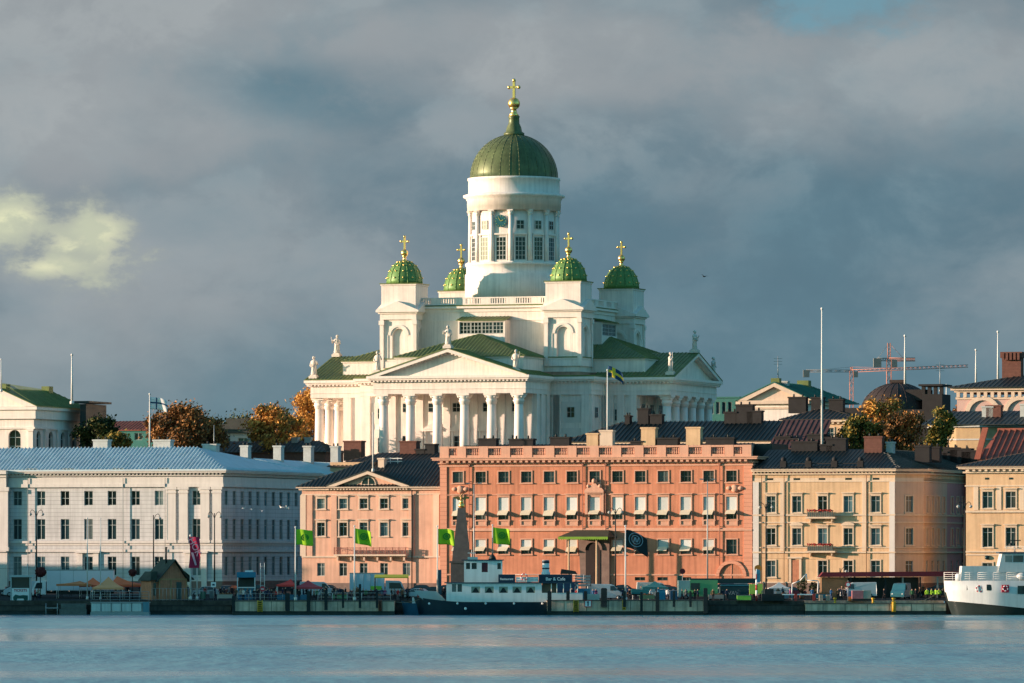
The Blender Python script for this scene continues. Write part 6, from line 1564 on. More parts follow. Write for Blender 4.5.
# lamp posts
def lamp(px, Y, top, label, arms=2, w=1.6, low=None):
    zb_ = zat(Y); h = PZ(top, Y) - zb_; t = thing('street_lamp', label, 'street lamp', loc(px, Y)); hw = .9
    b = MB(); b.tube((0, 0, 0), (0, 0, h - .3), .13, .07, n=8); b.lathe([(.24, 0), (.22, .9), (.14, 1.0)], n=8); b.build('pole', IRON if arms != 3 else STEEL, t)
    for sg in ((-1, 1) if arms == 2 else ((1,) if arms == 1 else (-1, 1))):
        b = MB(); pts = [Vector((0, 0, h - 1.1)), Vector((sg * .3, 0, h - .35)), Vector((sg * .65, 0, h - .1)), Vector((sg * hw, 0, h - .35)), Vector((sg * hw, 0, h - .6))]
        if arms == 3: pts = [Vector((0, 0, h - .35)), Vector((sg * hw, 0, h - .15))]
        for p, q in zip(pts, pts[1:]): b.tube(p, q, .045, n=6)
        b.build('arm', IRON, t)
        b = MB(); e = pts[-1]
        if arms == 3: b.box(*sorted((e.x - sg * .35, e.x + sg * .25)), -.14, .14, e.z - .1, e.z + .06)
        else: b.lathe([(.05, e.z + .05), (.24, e.z - .12), (.26, e.z - .2), (.12, e.z - .38), (.03, e.z - .42)], cx=e.x, n=12)
        b.build('lamp_head', STEEL if arms == 3 else mat('frosted_lamp', (.35, .36, .34), .4, var=0), t)
lamp(36.5, 882, 509, 'tall double armed lamp post in front of the second window column')
lamp(153.5, 880, 513, 'lamp post with a single head left of the pilasters', 1)
lamp(214.5, 878, 511, 'double armed lamp post between the right pilasters of the blue building')
lamp(474, 872, 482, 'tall street lamp right of the obelisk', 3)
lamp(615.5, 872, 507, 'street lamp with two arms just right of the green canopy')
lamp(707.5, 874, 478, 'tallest street lamp with flat heads before the orange building', 3)
lamp(766, 872, 502, 'double armed street lamp before the left window column of the yellow house')
lamp(840, 868, 566, 'low lamp post by the red roofed pavilion', 1)
lamp(964.5, 856, 501, 'tall wooden mast lamp left of the passenger ship')
lamp(1004, 874, 505, 'lamp post before the right hand ochre house', 2)

# green flags on white poles
DG = mat('dark_green_print', (.03, .22, .02), .8, var=0)
for px, Y, y0, y1, x1, lab in ((295.5, 841, 529.5, 545, 311.5, 'lime green flag left of the pink house'), (354.5, 841, 528.5, 543.5, 370, 'lime green flag in front of the pink house balcony'),
                     (437.5, 851, 528.5, 544, 453, 'lime green flag left of the obelisk'), (492.5, 851, 527.5, 543.5, 508.5, 'lime green flag right of the obelisk')):
    bt = 601 if Y == 841 else PZ(0, 1) and 598
    pole(px, Y, y0 - 1.5, bt, 'white pole carrying the ' + lab, 1.7)
    o = flag(px, Y, x1, y0, y1, GREENF, lab, droop=random.Random(px).uniform(.05, .32), seed=px, wave=.3)
    k = Y / F; b = MB(Matrix.Translation(((x1 - px) * k * .55, 0, PZ(y0, Y) - PZ(y1, Y) - 1.12)) @ Matrix.Rotation(R(90), 4, 'X')); n = 18
    cx_ = .0
    for i in range(n):
        a, c = 2 * math.pi * i / n, 2 * math.pi * (i + 1) / n
        b.add([(.34 * math.cos(a), .3 * math.sin(a), .16), (.34 * math.cos(c), .3 * math.sin(c), .16), (.56 * math.cos(c), .5 * math.sin(c), .16), (.56 * math.cos(a), .5 * math.sin(a), .16)], [(0, 1, 2, 3)])
    b.add([(.3 * math.cos(2 * math.pi * i / 10), .26 * math.sin(2 * math.pi * i / 10), .165) for i in range(10)], [list(range(10))])
    b.build('round_emblem', DG, o)
# black flag with ring emblem
pole(625.5, 841, 527, 601, 'white pole carrying the black flag before the orange building', 2.0)
o = flag(625.5, 841, 646, 530, 548, mat('black_flag_cloth', (.012, .02, .025), .8, var=.1), 'black flag with a pale blue ring emblem sagging from its pole', droop=.55, seed=1, wave=.2)
b = MB(Matrix.Translation((1.35, -.32, 1.15)) @ Matrix.Rotation(R(90), 4, 'X')); n = 24
EM = mat('pale_blue_print', (.14, .28, .36), .8, var=.15)
for r0, r1 in ((.92, 1.0), (.55, .62)):
    for i in range(n):
        a, c = 2 * math.pi * i / n, 2 * math.pi * (i + 1) / n
        b.add([(r0 * math.cos(a), r0 * math.sin(a) - .15 * math.cos(a), 0), (r0 * math.cos(c), r0 * math.sin(c) - .15 * math.cos(c), 0), (r1 * math.cos(c), r1 * math.sin(c) - .15 * math.cos(c), 0), (r1 * math.cos(a), r1 * math.sin(a) - .15 * math.cos(a), 0)], [(0, 1, 2, 3)])
b.add([(-.35, -.3, .005), (-.25, -.3, .005), (-.05, .35, .005), (-.2, .35, .005)], [(0, 1, 2, 3)]); b.add([(-.1, .35, .005), (.03, .35, .005), (.12, -.35, .005), (0, -.35, .005)], [(0, 1, 2, 3)]); b.add([(.15, -.35, .005), (.28, -.35, .005), (.42, .25, .005), (.3, .25, .005)], [(0, 1, 2, 3)])
b.build('ring_emblem', EM, o)
# red banner
pole(190.5, 852, 536.5, 600, 'pale pole carrying the long crimson banner', 2.0); pole(197, 853, 548, 600, 'bare pale pole right of the crimson banner', 1.6); pole(100.5, 856, 519, 600, 'thin pale pole left of the ground floor doorway', 1.2); pole(87.3, 856, 519, 600, 'bright thin pale pole in front of the ground floor doorway', 1.4)
pole(27.5, 852, 565, 602, 'thin pale pole right of the advertising kiosk', 1.0)
CRI = mat('crimson_cloth', (.42, .02, .07), .8, var=.08)
t = thing('banner', 'long crimson vertical banner with pale lettering', 'banner', (PX(190, 852), 851.7, PZ(568, 852)))
b = MB(); k = 852 / F; H_ = PZ(537, 852) - PZ(568, 852); vs = []; fs = []
for j in range(13):
    for i in range(6):
        u, v = i / 5, j / 12; vs.append(((-1.3 + 10.5 * u + 1.4 * math.sin(v * 3)) * k, -.1 - .12 * math.sin(u * 6 + v * 4), H_ * v))
for j in range(12):
    for i in range(5): a = j * 6 + i; fs.append((a, a + 1, a + 7, a + 6))
b.add(vs, fs, True); b.build('cloth', CRI, t)
o = sign_text('HOK', 1.25, mat('pale_pink_print', (.62, .35, .42), .8, var=0), t, .72, -.3, H_ * .68); o.rotation_euler = (R(90), R(62), 0)
b = MB(); b.prism([(.15, H_ * .5), (.5, H_ * .5), (1.0, H_ * .1), (.75, H_ * .08)], -.29, -.27); b.build('stripe', MATS['pale_pink_print'], t)

# obelisk with double eagle
t = thing('obelisk', 'tapering red granite obelisk topped by a gilded double headed eagle', 'monument', loc(461.5, 868))
Yo = 868; zo = zat(Yo); H = lambda py: PZ(py, Yo) - zo
b = MB(); b.box(-2.1, 2.1, -2.1, 2.1, 0, .6); b.box(-1.55, 1.55, -1.55, 1.55, .6, H(563)); b.box(-1.7, 1.7, -1.7, 1.7, H(563), H(561)); b.build('pedestal', STONE, t)
b = MB(); w0, w1 = 1.35, .52; za, zc = H(561), H(508)
b.add([(-w0, -w0, za), (w0, -w0, za), (w0, w0, za), (-w0, w0, za), (-w1, -w1, zc), (w1, -w1, zc), (w1, w1, zc), (-w1, w1, zc)], [(0, 1, 5, 4), (1, 2, 6, 5), (2, 3, 7, 6), (3, 0, 4, 7), (4, 5, 6, 7), (3, 2, 1, 0)]); b.build('shaft', STONE, t)
b = MB(); b.lathe([(.3, zc), (.5, zc + .25), (.42, zc + .6), (.25, zc + .75)], n=12); b.sphere((0, 0, zc + .9), .32, 10, 8); b.build('orb', GOLD, t)
b = MB(); b.sphere((0, 0, zc + 1.4), .22, 8, 6, sz=1.7)
for sg in (-1, 1): b.tube((0, 0, zc + 1.6), (sg * .16, 0, zc + 2.0), .08, .06); b.sphere((sg * .2, 0, zc + 2.05), .1, 6, 5); b.prism([(sg * .1, zc + 1.3), (sg * .45, zc + 1.75), (sg * 1.15, zc + 1.6), (sg * 1.0, zc + 1.3), (sg * .75, zc + 1.35), (sg * .5, zc + 1.1), (sg * .3, zc + 1.15)], -.06, .06)
b.build('eagle', mat('old_gilt', (.35, .20, .07), .5, metal=.5, var=.2), t)
# ---------------------------------------------------------------- left market side
# advertising kiosk
Yk = 851; t = thing('kiosk', 'small white ticket kiosk with a picture panel at the far left of the quay', 'kiosk', loc(20.5, Yk)); k = Yk / F
H = lambda py: PZ(py, Yk) - zat(Yk)
b = MB(); b.box(-9.5 * k, 9.5 * k, 0, 1.8, 0, H(588)); b.box(-10 * k, -9 * k, -.05, 1.8, 0, H(577)); b.box(9 * k, 10 * k, -.05, 1.8, 0, H(577)); b.box(-11 * k, 13 * k, -.2, 2, H(577), H(575.4)); b.build('body', mat('pale_grey_panel', (.42, .48, .48), .7, var=.1), t)
b = MB(); b.box(-9 * k, 9 * k, .5, .55, H(588), H(577.2)); b.build('window', CGLASS, t)
b = MB(); b.box(-8.5 * k, 8.5 * k, -.08, -.01, H(602), H(588.5)); pn = b.build('sign_panel', LETW, t)
sign_text('TICKETS', .5, LETR, pn, 0, -.1, H(590.5))
b = MB(); b.prism([(-7 * k, H(600)), (-7.4 * k, H(597)), (-5 * k, H(594.5)), (-1 * k, H(595.5)), (3 * k, H(595)), (7.4 * k, H(595.5)), (7.4 * k, H(600)), (4 * k, H(600.5)), (3 * k, H(598.5)), (-3 * k, H(598.5)), (-4 * k, H(600.5))], -.11, -.085); b.build('picture', mat('dark_teal_print', (.02, .10, .09), .7, var=.3, scale=3), pn)
# box truck
boxtruck(47.5, 866, 9.6, 4.05, WHP, mat('truck_box_white', (.68, .68, .72), .5, var=.05), 'large white box truck parked before the pale blue building')
# round flower planters on poles
REDFL = mat('red_flowers', (.34, .035, .03))
for px, Y, y0, y1, lab in ((40.5, 862, 566, 578, 'ball of red flowers on a pole above the truck cab'), (132.5, 858, 568.5, 577, 'ball of red flowers on a pole above the tents')):
    t = thing('flower_stand', lab, 'flower stand', loc(px, Y)); zc = (PZ(y0, Y) + PZ(y1, Y)) / 2 - zat(Y); r = (PZ(y0, Y) - PZ(y1, Y)) / 2
    b = MB(); b.tube((0, 0, 0), (0, 0, zc), .06); b.build('pole', IRON, t)
    b = MB(); rr = random.Random(int(px)); b.sphere((0, 0, zc), r * .8, 10, 8)
    for i in range(90):
        a, c = rr.uniform(0, 6.28), math.acos(rr.uniform(-1, 1)); b.sphere((r * .9 * math.sin(c) * math.cos(a), r * .9 * math.sin(c) * math.sin(a), zc + r * .8 * math.cos(c)), .11, 5, 4)
    b.build('flowers', mat('dark_red_flowers', (.10, .02, .02), .9, var=.4, scale=5), t)
# peaked market tents
def tent(px0, px1, Y, ytop, yeave, ybot, m, label, depth=3.4, grp='peaked market tents', legs=True, peak=None):
    k = Y / F; pc = (px0 + px1) / 2; t = thing('market_tent', label, 'tent', loc(pc, Y), 0, grp); w = (px1 - px0) * k / 2; zg = zat(Y)
    ze, zt = PZ(yeave, Y) - zg, PZ(ytop, Y) - zg; d = depth / 2
    b = MB(); ap = (((peak or pc) - pc) * k, 0, zt)
    cor = [(-w, -d, ze), (w, -d, ze), (w, d, ze), (-w, d, ze)]
    for i in range(4):
        p, q = Vector(cor[i]), Vector(cor[(i + 1) % 4]); A = Vector(ap); n = 5
        prev = None
        for j in range(n + 1):
            f = j / n; sag = -.16 * math.sin(math.pi * f) * (zt - ze)
            row = (p.lerp(A, f) + Vector((0, 0, sag)), q.lerp(A, f) + Vector((0, 0, sag)))
            if prev: b.add([prev[0], prev[1], row[1], row[0]], [(0, 1, 2, 3)])
            prev = row
    v = .28
    for i in range(4):
        p, q = Vector(cor[i]), Vector(cor[(i + 1) % 4]); b.add([p, q, q - Vector((0, 0, v)), p - Vector((0, 0, v))], [(0, 1, 2, 3)])
    b.build('canopy', m, t)
    for x, y, z in cor: b = MB(); b.tube((x * .97, y * .97, 0), (x * .97, y * .97, z), .04, n=6); b.build('leg', POLE, t)
    return t
OR = mat('orange_tent_cloth', (.85, .17, .07), .85, var=.08); YO = mat('apricot_tent_cloth', (.88, .36, .17), .85, var=.08); RD = mat('red_tent_cloth', (.75, .06, .05), .85, var=.08); OD = mat('faded_orange_cloth', (.62, .20, .08), .85, var=.15)
tent(57, 92, 861, 581, 584, 600, OD, 'low faded orange tent with a striped valance left of the peaked tents', 3, peak=80)
tent(80, 106, 862, 577.5, 585, 600, OR, 'small red orange tent behind the apricot tent, on its left')
tent(93, 124, 857, 576.5, 587.5, 600, YO, 'apricot coloured tent, the nearest of the peaked tents')
tent(108, 142, 861, 576, 584.5, 600, OR, 'wide red orange tent between the apricot tent and the wooden hut', peak=117)
tent(118, 152, 865, 581, 585, 600, MATS['red_tent_cloth'], 'long flat red tent top beside the wooden hut', 3, peak=128)
# wooden hut
Yh = 853; k = Yh / F; H = lambda py: PZ(py, Yh) - zat(Yh)
t = thing('wooden_hut', 'brown timber market hut with a steep green grey roof', 'hut', loc(173, Yh), R(24)); w = 14.5 * k
b = MB(); b.prism([(-w, 0), (w, 0), (w, H(580)), (1.5 * k, H(561.5)), (-w, H(580))], 0, 5); b.build('wall', WOOD, t)
b = MB(); b.box(-22 * k, -w, .4, 4.6, 0, H(580)); b.build('side_annex', WOOD, t)
b = MB(); xr = 1.5 * k; zr = H(559.3)
b.slope([(-w - .5, -.5, H(581)), (-w - .5, 5.5, H(581)), (xr, 5.5, zr), (xr, -.5, zr)], 0, t=.14); b.slope([(w + .5, -.5, H(581)), (w + .5, 5.5, H(581)), (xr, 5.5, zr), (xr, -.5, zr)], 0, t=.14)
b.slope([(-24 * k, .0, H(580)), (-24 * k, 5, H(580)), (-w - .3, 5, H(571.5)), (-w - .3, .0, H(571.5))], 0, t=.14); b.add([(-24 * k, 0, H(580)), (-w - .3, 0, H(580)), (-w - .3, 0, H(571.5)), (-23 * k, 0, H(571.5))], [(0, 1, 2, 3)])
b.slope([(w + 1.3, .3, H(579)), (w + 1.3, 5, H(579)), (w - .2, 5, H(571)), (w - .2, .3, H(571))], 0, t=.14)
b.build('roof', mat('green_grey_shingle', (.045, .06, .05), .85, var=.3), t)
b = MB()
for x in (-w, -2.2 * k, w): b.box(x - .08, x + .08, -.06, -.002, 0, H(579.5))
b.box(-w, w, -.07, -.003, H(580), H(578.5)); b.build('corner_board', mat('light_timber', (.40, .24, .12), .8, var=.2), t)
b = MB(); b.box(3.5 * k, 9 * k, -.05, -.002, .1, H(582)); b.build('door', mat('grey_green_door', (.05, .08, .08), .7, var=.1), t)
b = MB(); b.box(-20 * k, -17 * k, .36, .39, .6, H(583)); b.build('window', CGLASS, t)
b = MB(); b.tube((-2 * k, 2, H(565)), (-2 * k, 2, H(548)), .13); b.lathe([(.2, H(548)), (.2, H(547))], cx=-2 * k, cy=2, n=8); b.build('stovepipe', IRON, t)
# pontoon stage with white panels and railing
Yp = 843; k = Yp / F
t = thing('pontoon', 'grey floating pontoon with white side panels and a metal railing', 'pontoon', (PX(120, Yp), Yp, 0)); z1 = PZ(602, Yp)
b = MB(); b.box(-29.5 * k, 29.5 * k, -.2, 2.4, -.4, PZ(612, Yp)); b.box(-29.5 * k, 29.5 * k, -.1, 2.4, PZ(603, Yp), z1); b.box(-29 * k, 29 * k, .1, 2.3, PZ(612, Yp), PZ(603, Yp)); b.build('deck', STEEL, t)
for i in range(5):
    x0 = (-28.5 + i * 10.2) * k; b = MB(); b.box(x0, x0 + 9 * k, -.06, .09, PZ(611.5, Yp), PZ(603.5, Yp)); b.build('side_panel', mat('white_plastic_panel', (.52, .57, .55), .7, var=.12, streak=.2), t)
b = MB(); b.box(23 * k, 29 * k, -.12, .05, PZ(612, Yp), PZ(602, Yp)); b.build('blue_end', mat('blue_grey_panel', (.10, .22, .27), .7, var=.1), t)
railing(t, [(-29 * k, 0, z1), (29 * k, 0, z1)], PZ(591.5, Yp) - z1, 1.35, STEEL, .035, (1, .75, .5, .25))
t = thing('fence', 'light metal railing in front of the wooden hut', 'fence', loc(152, 847)); railing(t, [(0, 0, 0), (7.2, 0, 0)], 1.75, .5, STEEL, .03, (1, .1))
t = thing('pontoon', 'low grey stone covered pontoon below the box truck', 'pontoon', (PX(75, 843), 843, 0)); b = MB(); b.box(-2.2, 1.6, 0, 2.5, -.4, .8); b.box(-2, 1.5, .2, 2.4, .8, 1.55); b.build('float', mat('weathered_grey_float', (.12, .13, .12), .9, var=.3, scale=2), t)
b = MB(); b.box(-4.2, -2.4, .1, 1.6, .9, 1.0); b.tube((-4.1, .2, -.4), (-4.1, .2, 1.6), .05); b.tube((-2.5, .2, -.4), (-2.5, .2, 1.6), .05); b.build('gangway', STEEL, t)
# bins and boxes right of hut
def simple(name, label, cat_, px, Y, boxes, m, grp=None):
    t = thing(name, label, cat_, loc(px, Y), 0, grp)
    for nm, mm, bs in boxes:
        b = MB()
        for q in bs: b.box(*q)
        o = b.build(nm, mm or m, t); bv = o.modifiers.new('bevel', 'BEVEL'); bv.width = .02; bv.segments = 1
    return t
def bin_(px, Y, m, label): return simple('wheeled_bin', label, 'bin', px, Y, [('body', None, [(-.35, .35, -.35, .35, .1, 1.05)]), ('lid', None, [(-.38, .38, -.4, .38, 1.05, 1.14)]), ('wheel', TYRE, [(-.34, -.26, .25, .42, 0, .18), (.26, .34, .25, .42, 0, .18)])], m)
GB = paint('green_bin_plastic', (.05, .14, .10)); 
bin_(203, 856, GB, 'dark green wheeled bin right of the wooden hut'); bin_(212, 858, paint('grey_bin_plastic', (.18, .20, .20)), 'grey wheeled bin beside the dark green one')
t = thing('notice_board', 'small white square notice with a dark symbol by the lamp post', 'sign', loc(213.5, 850)); b = MB(); b.tube((0, 0, 0), (0, 0, 2.2), .04); b.build('post', STEEL, t); b = MB(); b.box(-.35, .35, -.05, 0, 1.9, 2.6); p = b.build('panel', LETW, t); b = MB(); b.box(-.18, .18, -.07, -.05, 2.1, 2.35); b.build('symbol', LETD, p)
# blue ice cream style kiosk
Yb = 856; k = Yb / F; H = lambda py: PZ(py, Yb) - zat(Yb)
t = thing('kiosk', 'blue roofed sales kiosk with an open counter on the left pier', 'kiosk', loc(246, Yb)); BL = paint('kiosk_blue', (.03, .20, .33))
b = MB(); b.box(-9 * k, 10 * k, -.4, 2.4, H(577.5), H(572)); b.build('roof', BL, t); b = MB(); b.box(-1 * k, 7 * k, 0, 1.5, H(572), H(570.4)); b.build('roof_sign', LETW, t)
for x in (-8.5, 9): b = MB(); b.box(x * k - .06, x * k + .06, -.35, -.23, 0, H(577.5)); b.build('post', LETW, t)
b = MB(); b.box(-8 * k, 9 * k, 0, .2, 0, H(588)); b.build('counter', BL, t); b = MB(); b.box(-8.5 * k, 9.5 * k, -.3, .4, H(588), H(587)); b.build('counter_top', LETW, t); b = MB(); b.box(-8 * k, 9 * k, 2.2, 2.4, 0, H(577.5)); b.build('back_wall', mat('dark_interior_panel', (.05, .07, .07), .8), t)
# scaffold style sign tower
t = thing('ladder_frame', 'tall white metal ladder frame with a round red sign on the left pier', 'frame', loc(262.5, 846)); H = lambda py: PZ(py, 846) - zat(846)
for x in (-.28, .28): b = MB(); b.tube((x, 0, 0), (x, 0, H(563)), .04); b.build('rail', POLE, t)
for i in range(9): b = MB(); b.tube((-.28, 0, .5 + i * .55), (.28, 0, .5 + i * .55), .025); b.build('rung', POLE, t)
b = MB(Matrix.Translation((.0, -.1, H(589))) @ Matrix.Rotation(R(90), 4, 'X')); b.lathe([(.38, 0), (.38, .05)], n=18); o = b.build('sign_disc', LETR, t); b = MB(); b.box(-.22, .22, -.17, -.15, H(589) - .06, H(589) + .06); b.build('sign_bar', LETW, o)
tent(277, 296, 852, 579, 584.5, 600, RD, 'bright red tent with a peak right of the ladder frame', grp='red market tents', peak=291)
tent(294, 322, 853, 580, 587, 600, mat('pinkish_red_cloth', (.50, .07, .08), .85, var=.12), 'long pinkish red market tent left of the blue panel truck', grp='red market tents')
b = MB(); 
t = thing('market_table', 'dark table with a blue cloth under the red tents', 'table', loc(292, 850)); b = MB(); b.box(-2.2, 2.2, -.5, .5, .75, .82); b.box(-2.15, 2.15, -.52, -.5, .1, .75); b.build('table_top', mat('blue_table_cloth', (.04, .14, .22), .9, var=.1), t)
for x in (-2, 2): b = MB(); b.box(x - .04, x + .04, -.4, .4, 0, .75); b.build('leg', STEEL, t)
# white van with box before pink house
t = boxtruck(384.5, 866, 5.0, 3.6, mat('silver_cab_paint', (.40, .46, .50), .4, var=.05), mat('pale_blue_box', (.36, .52, .62), .5, var=.05), 'pale blue box truck with a white cab before the pink house', flip=True, cabw=2.9)
b = MB(); b.box(-.02 + .4, 2.0, 1.22, 1.24, 1.15, 1.7); b.build('green_decal', mat('lime_decal', (.2, .5, .05), .5, var=0), t)
# green and yellow stall frame
Ys = 851; k = Ys / F; H = lambda py: PZ(py, Ys) - zat(Ys)
t = thing('market_stall', 'open market stall with a thin green and yellow canopy', 'stall', loc(391.5, Ys)); b = MB(); b.slope([(-17 * k, -1.3, H(577)), (17 * k, -1.3, H(577)), (17 * k, 1.3, H(574.5)), (-17 * k, 1.3, H(574.5))], 0, t=.15); b.build('canopy', mat('lime_yellow_canopy', (.40, .42, .04), .8, var=.2, scale=.5), t)
for x in (-16.5, 16.5):
    for y in (-1.2, 1.2): b = MB(); b.tube((x * k, y, 0), (x * k, y, H(577)), .06); b.build('leg', IRON, t)
b = MB(); b.box(-15 * k, 8 * k, -.5, .5, .7, .8); b.build('counter', WOOD, t)
car(416, 862, paint('car_pale_blue', (.30, .42, .48), .35), 'pale blue car parked right of the green and yellow stall', R(-15))
# rail along left pier top
t = thing('fence', 'white metal railing along the left pier', 'fence', loc(318, 841)); railing(t, [(0, 0, 0), (10.2, 0, 0)], 1.15, 1.7, POLE, .03, (1, .5))
t = thing('fence', 'grey metal railing along the right end of the left pier', 'fence', loc(237, 842)); railing(t, [(0, 0, 0), (6.4, 0, 0)], 1.05, 1.3, STEEL, .03, (1, .5))

# ---------------------------------------------------------------- middle
v = van(606, 852, paint('van_white', (.50, .58, .60), .4), 'white delivery van parked at the foot of the street lamp by the portal', math.pi)
t = thing('gangway', 'white gangway and low fence at the stern of the ferry', 'gangway', loc(548.5, 842)); b = MB()
for i in range(3): pass
for i in range(3):
    b = MB(); x = .3 + i * 2.35; b.box(x, x + 2.15, 0, .06, .0, 1.0); b.build('panel', mat('pale_green_panel', (.42, .52, .48), .7, var=.1), t)
t = thing('menu_stand', 'stack of grey slatted crates with a blue tarpaulin behind the ferry stern', 'crates', loc(582, 850)); b = MB()
for i in range(4): b.box(-1.0, 1.3, -.5, .5, 2.0 + i * .42, 2.3 + i * .42)
b.box(-1, -.9, -.5, .5, 0, 3.6); b.box(1.2, 1.3, -.5, .5, 0, 3.6); b.build('slatted_panel', STEEL, t); b = MB(); b.box(-.9, 1.2, -.45, .45, .2, 1.7); b.build('tarpaulin', BL, t)
# blue stalls / tarps and equipment
simple('market_stall', 'turquoise covered market stall right of the black flag', 'stall', 641, 850, [('cover', mat('turquoise_cover', (.02, .18, .20), .8, var=.15), [(-1.4, 1.3, -.7, .7, .9, 1.6)]), ('table', DWOOD, [(-1.3, 1.2, -.6, .6, .75, .9)]), ('leg', STEEL, [(-1.2, -1.1, -.5, -.4, 0, .75), (1.0, 1.1, -.5, -.4, 0, .75)])], BL)
simple('market_crate', 'bright blue upright crate stack left of the green van', 'crates', 661.5, 846, [('crate_stack', mat('bright_blue_plastic', (.02, .20, .34), .5, var=.1), [(-.55, .55, -.4, .4, 0, 1.5)]), ('lid', mat('bright_blue_plastic', (.02, .20, .34)), [(-.6, .6, -.45, .45, 1.5, 1.6)])], BL)
simple('market_crate', 'darker blue crate stack just right of the bright blue one', 'crates', 674, 847, [('crate_stack', mat('deep_blue_plastic', (.015, .09, .17), .5, var=.1), [(-.6, .5, -.4, .4, 0, 1.4)]), ('lid', STEEL, [(-.65, .55, -.45, .45, 1.4, 1.48)])], BL)
# green van + container
GV = paint('green_van_paint', (.12, .36, .16), .5)
t = thing('food_truck', 'pale green food truck with an open serving hatch', 'truck', loc(697, 853)); k = 853 / F; H = lambda py: PZ(py, 853) - zat(853)
b = MB(); b.box(-1.0, 20.5 * k, -1.1, 1.1, .5, H(580)); b.build('body', GV, t); b = MB(); b.box(-19 * k, -1.02, -1.1, 1.1, .5, H(580.5)); b.build('front_body', mat('pale_mint_paint', (.34, .44, .42), .5, var=.08), t)
b = MB(); b.box(-6.5 * k, 2.5 * k, -1.16, -1.1, H(590), H(583)); b.build('serving_hatch', CGLASS, t); b = MB(); b.box(-13 * k, 2 * k, -1.6, -1.1, H(592.5), H(590.5)); b.build('counter', mat('light_green_counter', (.20, .50, .16), .6), t)
for x in (-1.6, 1.9): wheel(t, x, -1.0, .36, .25); wheel(t, x, 1.0, .36, .25)
simple('container', 'dark teal sales container with a flat roof right of the food truck', 'container', 735, 856, [('body', mat('dark_teal_panel', (.015, .06, .07), .6, var=.3), [(-2.2, 2.3, -1.2, 1.2, 0, 2.2)]), ('roof', mat('deep_teal_roof', (.01, .045, .05), .7, var=.2), [(-6.5, 2.9, -1.3, 1.3, 2.3, 3.0)]), ('sign_strip', mat('blue_strip', (.05, .25, .33), .6), [(-2.1, 2.2, -1.26, -1.21, 1.95, 2.1)])], BL)
t = [o for o in COL.objects if o.name.startswith('container') and o.parent is None][-1]
sign_text('VAV', .8, mat('grey_print', (.30, .34, .34), .7, var=0), t, -.3, -1.23, .9)
simple('sales_counter', 'bright lime green low counter on the quay', 'counter', 744, 847, [('front', mat('lime_panel', (.22, .55, .08), .7, var=.1), [(-1.0, 1.0, -.3, .3, .1, .75)]), ('top', STEEL, [(-1.05, 1.05, -.35, .35, .75, .8)])], BL)
simple('notice_board', 'lime yellow panel pair beside the red and white post', 'panel', 756, 850, [('left_panel', mat('lime_yellow_panel', (.42, .62, .10), .7, var=.08), [(-.95, -.1, 0, .06, .9, 2.3)]), ('right_panel', mat('lime_yellow_panel', (.42, .62, .10)), [(.15, .95, 0, .06, .95, 2.35)]), ('post', STEEL, [(-.9, -.84, .06, .12, 0, 2.3), (.86, .92, .06, .12, 0, 2.3)])], BL)
RW = mat('red_safety_paint', (.42, .05, .04), .6, var=.1)
t = thing('marker_post', 'red and white banded post with a blue board beside the lime panels', 'post', loc(756.5, 847)); 
for i in range(6): b = MB(); b.tube((0, 0, i * .75), (0, 0, i * .75 + .75), .14 if i < 4 else .08, n=8); b.build('band', RW if i % 2 == 0 else LETW, t)
b = MB(); b.box(-.1, .5, -.05, .05, 2.6, 4.4); b.build('board', mat('blue_white_board', (.12, .30, .42), .6, var=.4, scale=2), t)
t = thing('round_sign', 'round orange sign on a pole left of the yellow house', 'sign', loc(758, 862)); b = MB(); b.tube((0, 0, 0), (0, 0, 4.4), .05); b.build('post', STEEL, t)
b = MB(Matrix.Translation((0, -.08, 4.3)) @ Matrix.Rotation(R(90), 4, 'X')); b.lathe([(.52, 0), (.52, .05)], n=20); b.build('disc', mat('orange_disc', (.55, .20, .03), .6, var=.1), t)
for px, Y, h, c, lab in ((682.5, 862, 3.9, mat('dark_red_disc', (.08, .01, .02), .6, var=0), 'dark red round sign above the food truck'), (848, 845, 2.9, LETR, 'red ringed round sign in front of the red roofed pavilion')):
    t = thing('round_sign', lab, 'sign', loc(px, Y)); b = MB(); b.tube((0, 0, 0), (0, 0, h), .045); b.build('post', STEEL, t)
    b = MB(Matrix.Translation((0, -.08, h if px < 800 else 2.3)) @ Matrix.Rotation(R(90), 4, 'X')); b.lathe([(.4, 0), (.4, .05)], n=20); o = b.build('disc', c, t)
    if px > 800: b = MB(Matrix.Translation((0, -.15, 2.3)) @ Matrix.Rotation(R(90), 4, 'X')); b.lathe([(.25, 0), (.25, .03)], n=18); b.build('centre', LETW, o)
# barrier
t = thing('barrier', 'red and white barrier with a white cross bar on the quay', 'barrier', loc(805, 845.5)); H = lambda py: PZ(py, 845.5) - zat(845.5)
for x in (-9.2, 9): b = MB(); b.box(x * .141 - .2, x * .141 + .2, -.12, .12, 0, H(594)); b.build('foot', RW, t)
b = MB(); b.box(-3.2, 1.5, -.06, .06, H(595), H(594)); b.build('bar', LETW, t)
